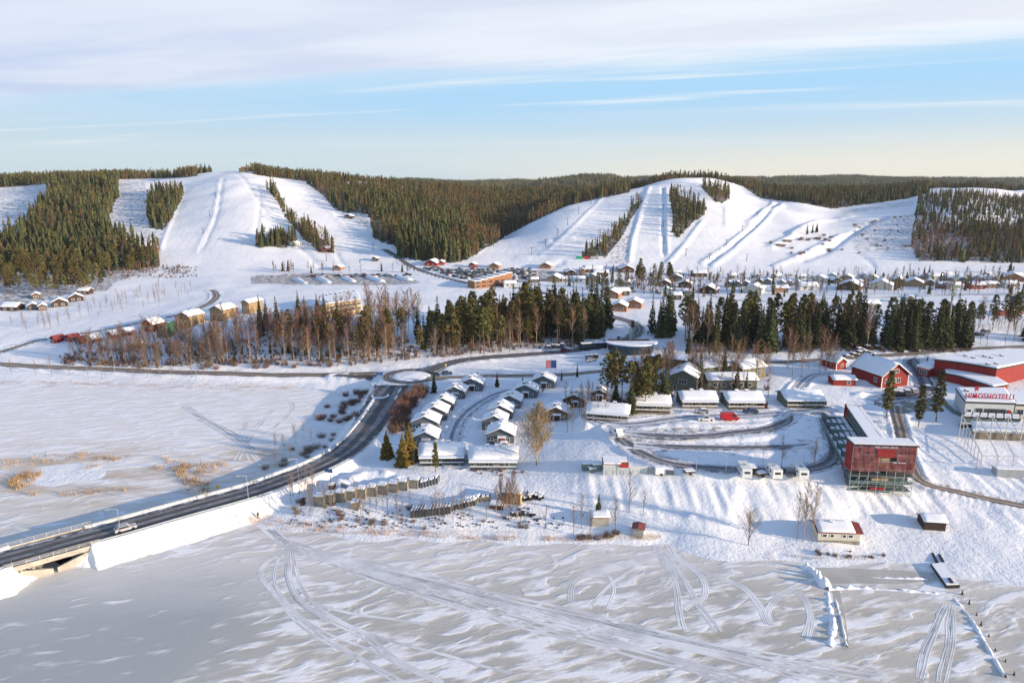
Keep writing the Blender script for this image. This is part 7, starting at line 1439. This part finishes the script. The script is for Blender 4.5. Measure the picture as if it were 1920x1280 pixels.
bs = thing('coach', 'long dark coach parked beside the upper road', 'coach', at(1112, 655), R(12)); MB().box(-6, 6, -1.25, 1.25, .4, 3.1).build('body', PAINT['black'], bs); MB().box(-5.7, 5.7, -1.27, -1.252, 1.5, 2.6).build('side_window', M_GLASS, bs); MB().box(-5.8, 5.8, -1.2, 1.2, 3.103, 3.3).build('snow_layer', M_SNOW, bs)
for x in (-4, 4):
    for s in (-1, 1): link('wheel', CARM['car']['wh'], bs, (x, s*1.15, .4))
def caravan(px, py, label, rz, L=6.0):
    o = thing('caravan', label, 'caravan', at(px, py), R(rz), 'caravans at the edge of the car park'); pr = [(-L/2, .45), (L/2 - .3, .45), (L/2, 1.2), (L/2 - .4, 2.55), (-L/2 + .2, 2.65), (-L/2, 2.4)]
    MB().prism(pr, -1.15, 1.15).build('body', M_WHITE, o); MB().box(-L/2 - .02, -L/2 + .1, -.7, .7, 1.5, 2.1).build('rear_window', M_GLASS, o); MB().box(L/2 - .16, L/2 + .02, -.7, .7, 1.35, 1.95).build('front_window', M_GLASS, o)
    for y in (-1.165, 1.135): MB().box(-1.6, -.5, y, y + .03, 1.4, 2.0).box(.5, 1.5, y, y + .03, 1.4, 2.0).build('side_window', M_GLASS, o)
    for s in (-1, 1): link('wheel', CARM['car']['wh'], o, (0, s*1.05, .33))
    MB().box(-.35, .35, -.3, .3, 2.62, 2.8).build('roof_vent', M_GREYB, o); MB().bar((L/2 - .2, 0, .5), (L/2 + 1.2, 0, .5), .06).build('drawbar', M_STEEL, o); return o
caravan(1395, 889, 'white caravan hitched beside a dark trailer, leftmost of the three', 84, 6.5); caravan(1450, 891, 'middle white caravan with a dark rear window', 88); caravan(1500, 892, 'rightmost white caravan with a slanted shadow side', 84)
def trailer(px, py, label, rz, L, h, m=M_WOODD):
    o = thing('trailer', label, 'trailer', at(px, py), R(rz)); MB().box(-L/2, L/2, -.9, .9, .45, h).build('box', m, o); MB().box(-L/2 + .05, L/2 - .05, -.85, .85, h + .003, h + .2).build('snow_layer', M_SNOW, o); MB().bar((L/2, 0, .5), (L/2 + 1.1, 0, .5), .05).build('drawbar', M_STEEL, o)
    for s in (-1, 1): link('wheel', CARM['car']['wh'], o, (0, s*.95, .33))
trailer(1409, 887, 'dark trailer right of the leftmost caravan', 84, 3.2, 2.0, M_BLACK); trailer(1426, 892, 'low rusty trailer between the caravans', 20, 2.4, 1.0, M_BROWNW); trailer(1292, 888, 'low grey trailer at the lower car park edge', 10, 2.6, 1.0); trailer(1255, 889, 'small dark box trailer at the lower car park edge', 80, 1.6, 1.5, M_GREYW); trailer(1238, 889, 'white box trailer right of the fence panels', 5, 3.0, 1.9, M_WHITE)
o = thing('fence_panels', 'row of pale fence panels right of the white kiosk', 'fence', at(1208, 887)); sp = px_size(1208, 887)
for k in range(8): MB().box(-26*sp + k*6.3*sp, -26*sp + (k+1)*6.3*sp - .06, -.05, .05, -.3, 1.9).build('panel', M_PALE if k < 5 else M_GREYB, o)
# wire fence round the car park rim
Pf = unproject(np.linspace(1078, 1590, 40), np.interp(np.linspace(1078, 1590, 40), [1078, 1130, 1250, 1400, 1590], [893, 893, 892, 895, 908])); o = thing('wire_fence', 'wire fence along the top edge of the snow bank', 'fence', tuple(Pf[0])); b = Vector(Pf[0])
mp = MB(); 
for p in Pf: mp.bar(Vector(p) - b - Vector((0, 0, .3)), Vector(p) - b + Vector((0, 0, 1.7)), .035)
tag(mp.build('fence_posts', M_STEEL, o), kind='stuff'); mp = MB()
for p, q in zip(Pf[:-1], Pf[1:]):
    for h in (.6, 1.1, 1.65): mp.bar(Vector(p) - b + Vector((0, 0, h)), Vector(q) - b + Vector((0, 0, h)), .012, 3)
tag(mp.build('wires', M_STEEL, o), kind='stuff')
# cars of the ski area car parks: a few pixels each, one mesh per car
def tiny(paint):
    m = CARM['car']; mb = MB(); mb.v = list(m['body'].v); mb.f = list(m['body'].f); mb.mi = [0]*len(mb.f); L, W = 4.4, 1.8
    mb.prism([(L*.20, .9), (L*.075, 1.36), (-L*.28, 1.35), (-L*.42, .9)], -W/2 - .012, W/2 + .012, 1); return mb.mesh('parked_car', [PAINT[paint], M_GLASS])
TIN = {c: tiny(c) for c in ('white', 'silver', 'grey', 'black', 'blue', 'darkred')}
def lot(poly, n, label, group, seed, ang):
    rs = np.random.default_rng(seed); poly = np.array(poly, float); pts = []; tries = 0
    while len(pts) < n and tries < 9000:
        tries += 1; q = rs.uniform(poly.min(0), poly.max(0))
        if in_poly(poly, q[None, 0], q[None, 1])[0] and all(abs(q[0] - r[0]) > 3.2 or abs(q[1] - r[1]) > 1.6 for r in pts): pts.append(q)
    for w_ in unproject([p[0] for p in pts], [p[1] for p in pts]):
        c = rs.choice(['white', 'silver', 'grey', 'black', 'blue', 'darkred'], p=[.17, .2, .22, .24, .1, .07]); o = link('parked_car', TIN[c], None, (w_[0], w_[1], w_[2] + .05), R(ang + rs.uniform(-6, 6)))
        tag(o, f"{dict(darkred='dark red').get(c, c)} car {label}", 'car', f"{c} cars {group}")
lot([(818,508),(860,504),(935,507),(1000,508),(1005,522),(940,528),(870,524),(835,516)], 165, 'in the packed car park below the slopes', 'in the packed car park', 1, 60); lot([(950,504),(1000,504),(1004,512),(955,514)], 16, 'at the back edge of the packed car park', 'at the back of the packed car park', 2, 60); lot([(795,502),(830,502),(832,508),(800,509)], 10, 'by the red brown lodge at the road bend', 'by the red brown lodge', 3, 20)
for k in range(5): lot([(575 + 40*k,517),(607 + 40*k,514.5),(612 + 40*k,518.5),(580 + 40*k,521)], 7, f"in the {['leftmost', 'second', 'third', 'fourth', 'rightmost'][k]} bay row of the gravel car park", f"in gravel bay row {k + 1}", 10 + k, 80)
# ploughed ridges between the bays
for k, (x0, y0, x1, y1) in enumerate([(556,523,574,532),(598,520,618,531),(645,519,664,529),(690,518,718,529),(742,517,770,527)]):
    p, q = at(x0, y0), at(x1, y1); d = (q - p); L_ = d.length; a = math.atan2(d.y, d.x); mb = MB(); n_ = 14
    V = [(L_*i/n_, (-1 + .5*j)*3.2*(1 if 0 < i < n_ else .3), (1 - (-1 + .5*j)**2)*1.9*U(.75, 1.1)*(1 if 0 < i < n_ else .2) - .2) for i in range(n_ + 1) for j in range(5)]
    mb.add(V, [(i*5 + j, (i+1)*5 + j, (i+1)*5 + j + 1, i*5 + j + 1) for i in range(n_) for j in range(4)])
    tag(mb.build('snow_ridge', M_SNOWC, None, (p.x, p.y, p.z), a, True), f"{['leftmost', 'second', 'third', 'fourth', 'rightmost'][k]} ploughed snow ridge between the bays of the gravel car park", 'snow ridge', 'snow ridges of the gravel car park')
# ---------------------------------------------------------------- timber yard by the shore
def crate(px, py, wpx, hpx, dep, m, label, rz=0, group=None, name='wooden_crate', snow=.25, base=None):
    p = base or at(px, py); s = px_size(px, py); w_, h_ = wpx*s, hpx*s*1.12; o = thing(name, label, 'crate', p, R(rz), group)
    def mk():
        mb = MB(); mb.box(-w_/2, w_/2, 0, dep, -.6, h_)
        for sx in (-1, 1): mb.box(sx*w_/2*.96 - .05, sx*w_/2*.96 + .05, -.05, -.003, -.3, h_)
        for zz in (.2, .5, .8): mb.box(-w_/2, w_/2, -.03, -.002, h_*zz - .04, h_*zz + .04)
        return mb.mesh('box', m)
    link('box', mk(), o)
    if snow: MB().box(-w_/2 + .05, w_/2 - U(.1, .5), .1, dep - .05, h_ + .003, h_ + snow).build('snow_layer', M_SNOW, o)
    return o
for k in range(10): t = k/9; crate(597 + 178*t, 949 - 33*t, 19.5 - 2*t, 17 - 1.5*t, 2.4, M_CONCD, 'big weathered crate in the long row by the shore', -10, 'big crates in the long row')
for k in range(6): t = k/5; crate(790 + 28*t, 915 - 8*t, 5.5, 10, 2.2, M_GREYW, 'narrow dark crate at the far end of the crate row', -10, 'narrow crates at the end of the row', snow=.35)
crate(665, 954, 15, 11, 2.2, M_WOOD, 'single lower crate standing in front of the long row'); crate(567, 948, 7, 10, 1.6, M_DBROWN, 'dark rusty drum like box at the left end of the crate row', snow=0); crate(622, 918, 12, 8, 1.6, M_BROWNW, 'brown box beside the snow heap')
for k in range(13): t = k/12; crate(772 + 70*t, 971 - 8*t, 5.6, 13, 2.6, M_WOODD, 'dark upright pallet stack in the tight row near the ice', -8, 'upright pallet stacks', 'pallet_stack', snow=.12 if k > 5 else .05)
for r_ in range(2):
    for k in range(8): t = k/7; crate(846 + 42*t + 6*r_, 957 - 10*t - 7*r_, 5.5, 8, 1.6, M_WOODD, 'dark pallet with a snow cap in the slanting double row', -30, 'snow capped pallets', 'pallet_stack', snow=.4)
for k in range(6): crate(872 + 8.5*k, 945 - 1.2*k, 7, 7.5, 2.0, M_CONCD, 'brown crate with snow cap behind the slanting pallets', -8, 'brown crates behind the pallets', snow=.35)
o = thing('wooden_shed', 'small flat roofed wooden shed among thin birches in the timber yard', 'shed', at(957, 945), R(-14)); MB().box(-2.5, 2.5, 0, 3.2, -1, 2.7).build('wall', M_TAN, o); rf = MB().box(-2.7, 2.7, -.2, 3.4, 2.703, 2.85).build('roof', M_WOOD, o); MB().box(-2.5, 2.5, 0, 3.3, 2.853, 3.1).build('snow_layer', M_SNOW, rf)
for k in range(9): MB().box(-2.45 + .55*k, -2.0 + .55*k, -.05, -.003, -.4, 2.65).build('board', M_WOOD, o)
crate(930, 955, 26, 7, 3, M_BROWNW, 'low brown lumber stack in front of the wooden shed', -8, snow=.1, name='lumber_stack')
def pile(px, py, n_, spread, label, seed):
    rs = random.Random(seed); o = thing('snowy_pile', label, 'pile', at(px, py)); 
    for k in range(n_):
        x, y = rs.uniform(-spread, spread), rs.uniform(-1.2, 1.6); z = max(0, 1.5 - abs(x)*.45 - abs(y)*.4)*rs.random(); l = rs.uniform(.5, .9)
        a = rs.uniform(0, 3); b_ = MB().box(-l, l, -.4, .4, z - .5, z + .45, 0, a, (x, y, 0)).build('block', M_BLACK if rs.random() < .75 else M_CONCD, o); MB().box(-l*.9, l*.8, -.34, .34, z + .453, z + .68, 0, a, (x, y, 0)).build('snow_cap', M_SNOW, b_)
pile(998, 932, 26, 2.4, 'heap of dark snow capped blocks behind the wooden shed', 2); pile(980, 961, 20, 2.5, 'heap of snow capped blocks in front of the wooden shed', 4)
o = thing('concrete_slab_wall', 'slanting concrete slab leaning on the snow heap near the crate row', 'wall', at(651, 921), R(-38)); MB().box(-2.2, 2.2, -.2, .2, -.5, 1.8).build('slab', M_GREYB, o)
# stones along the shore
mb = MB(); q = np.c_[RNG.uniform(540, 1060, 260), RNG.uniform(955, 990, 260)]; q = q[q[:, 1] > 945 + (q[:, 0] - 540)*.05]
for p in unproject(q[:, 0], q[:, 1]):
    r = U(.12, .42); ring = [(p[0] + math.cos(a)*r*U(.7, 1.2), p[1] + math.sin(a)*r*U(.7, 1.2), p[2] - .1) for a in np.linspace(0, 6.283, 7)[:-1]]; top = [(p[0] + math.cos(a + .3)*r*.55, p[1] + math.sin(a + .3)*r*.55, p[2] + r*U(.5, .9)) for a in np.linspace(0, 6.283, 7)[:-1]]
    mb.add(ring + top, [(i, (i+1) % 6, 6 + (i+1) % 6, 6 + i) for i in range(6)] + [tuple(range(6, 12))])
tag(mb.build('shore_stones', mat('shore stone', (.13, .115, .10), .9, .3, 1.5)), kind='stuff')
# ---------------------------------------------------------------- a walker on the track down to the ice
def person(px, py, label):
    p = at(px, py); o = thing('person', label, 'person', p, R(200))
    V = [(0, 0, .95), (0, 0, 1.2), (0, 0, 1.42), (0, 0, 1.53), (0, .02, 1.66), (0, .02, 1.76), (.20, 0, 1.40), (.27, .03, 1.12), (.24, .16, .88), (-.20, 0, 1.40), (-.27, -.05, 1.12), (-.26, -.02, .86), (.10, 0, .90), (.11, .14, .50), (.11, .02, .08), (.11, .16, .03), (-.10, 0, .90), (-.11, -.10, .50), (-.11, -.26, .10), (-.11, -.12, .03)]
    E = [(0, 1), (1, 2), (2, 3), (3, 4), (4, 5), (2, 6), (6, 7), (7, 8), (2, 9), (9, 10), (10, 11), (0, 12), (12, 13), (13, 14), (14, 15), (0, 16), (16, 17), (17, 18), (18, 19)]
    Rr = [.16, .17, .16, .06, .10, .09, .075, .06, .045, .075, .06, .045, .10, .075, .055, .045, .10, .075, .055, .045]
    me = bpy.data.meshes.new('body'); me.from_pydata(V, E, []); me.materials.append(mat('dark winter clothing', (.02, .022, .03), .8, .2)); b = link('body', me, o)
    md = b.modifiers.new('skin', 'SKIN'); 
    for i, r in enumerate(Rr): b.data.skin_vertices[0].data[i].radius = (r, r*.85); 
    b.data.skin_vertices[0].data[0].use_root = True
    b.modifiers.new('sub', 'SUBSURF').levels = 1; b.modifiers['sub'].render_levels = 2
    MB().bar((0, .02, 1.64), (0, .02, 1.86), .115, 8, 0, .06).build('cap', M_BLACK, o); MB().box(-.07, .07, .09, .14, 1.60, 1.72).build('face', mat('skin', (.5, .3, .22), .6, .05), o)
person(484, 972, 'person in dark winter clothes walking down to the ice')
# ---------------------------------------------------------------- thin winter haze over the whole valley
hm = bpy.data.materials.new('haze'); hm.use_nodes = True; hm.node_tree.nodes.clear(); g = NG(hm.node_tree)
pv = g.n('ShaderNodeVolumePrincipled'); pv.inputs['Density'].default_value = HAZE; pv.inputs['Color'].default_value = (0.80, 0.89, 1.0, 1); pv.inputs['Anisotropy'].default_value = 0.2
g.link(pv.outputs[0], g.n('ShaderNodeOutputMaterial').inputs['Volume'])
hb = MB().box(-13500, 13500, 10, 13500, -60, 420).build('haze', hm); tag(hb, kind='stuff')
zlo, zhi = float(Z.min()), float(Z.max()); hb.data.vertices.foreach_set('co', np.array([(v.co.x, v.co.y if v.co.y > 100 else -200, zlo - 1.0 if v.co.z < 0 else max(zhi + 28, CAM_H + 5)) for v in hb.data.vertices], np.float32).ravel()); hb.data.update()
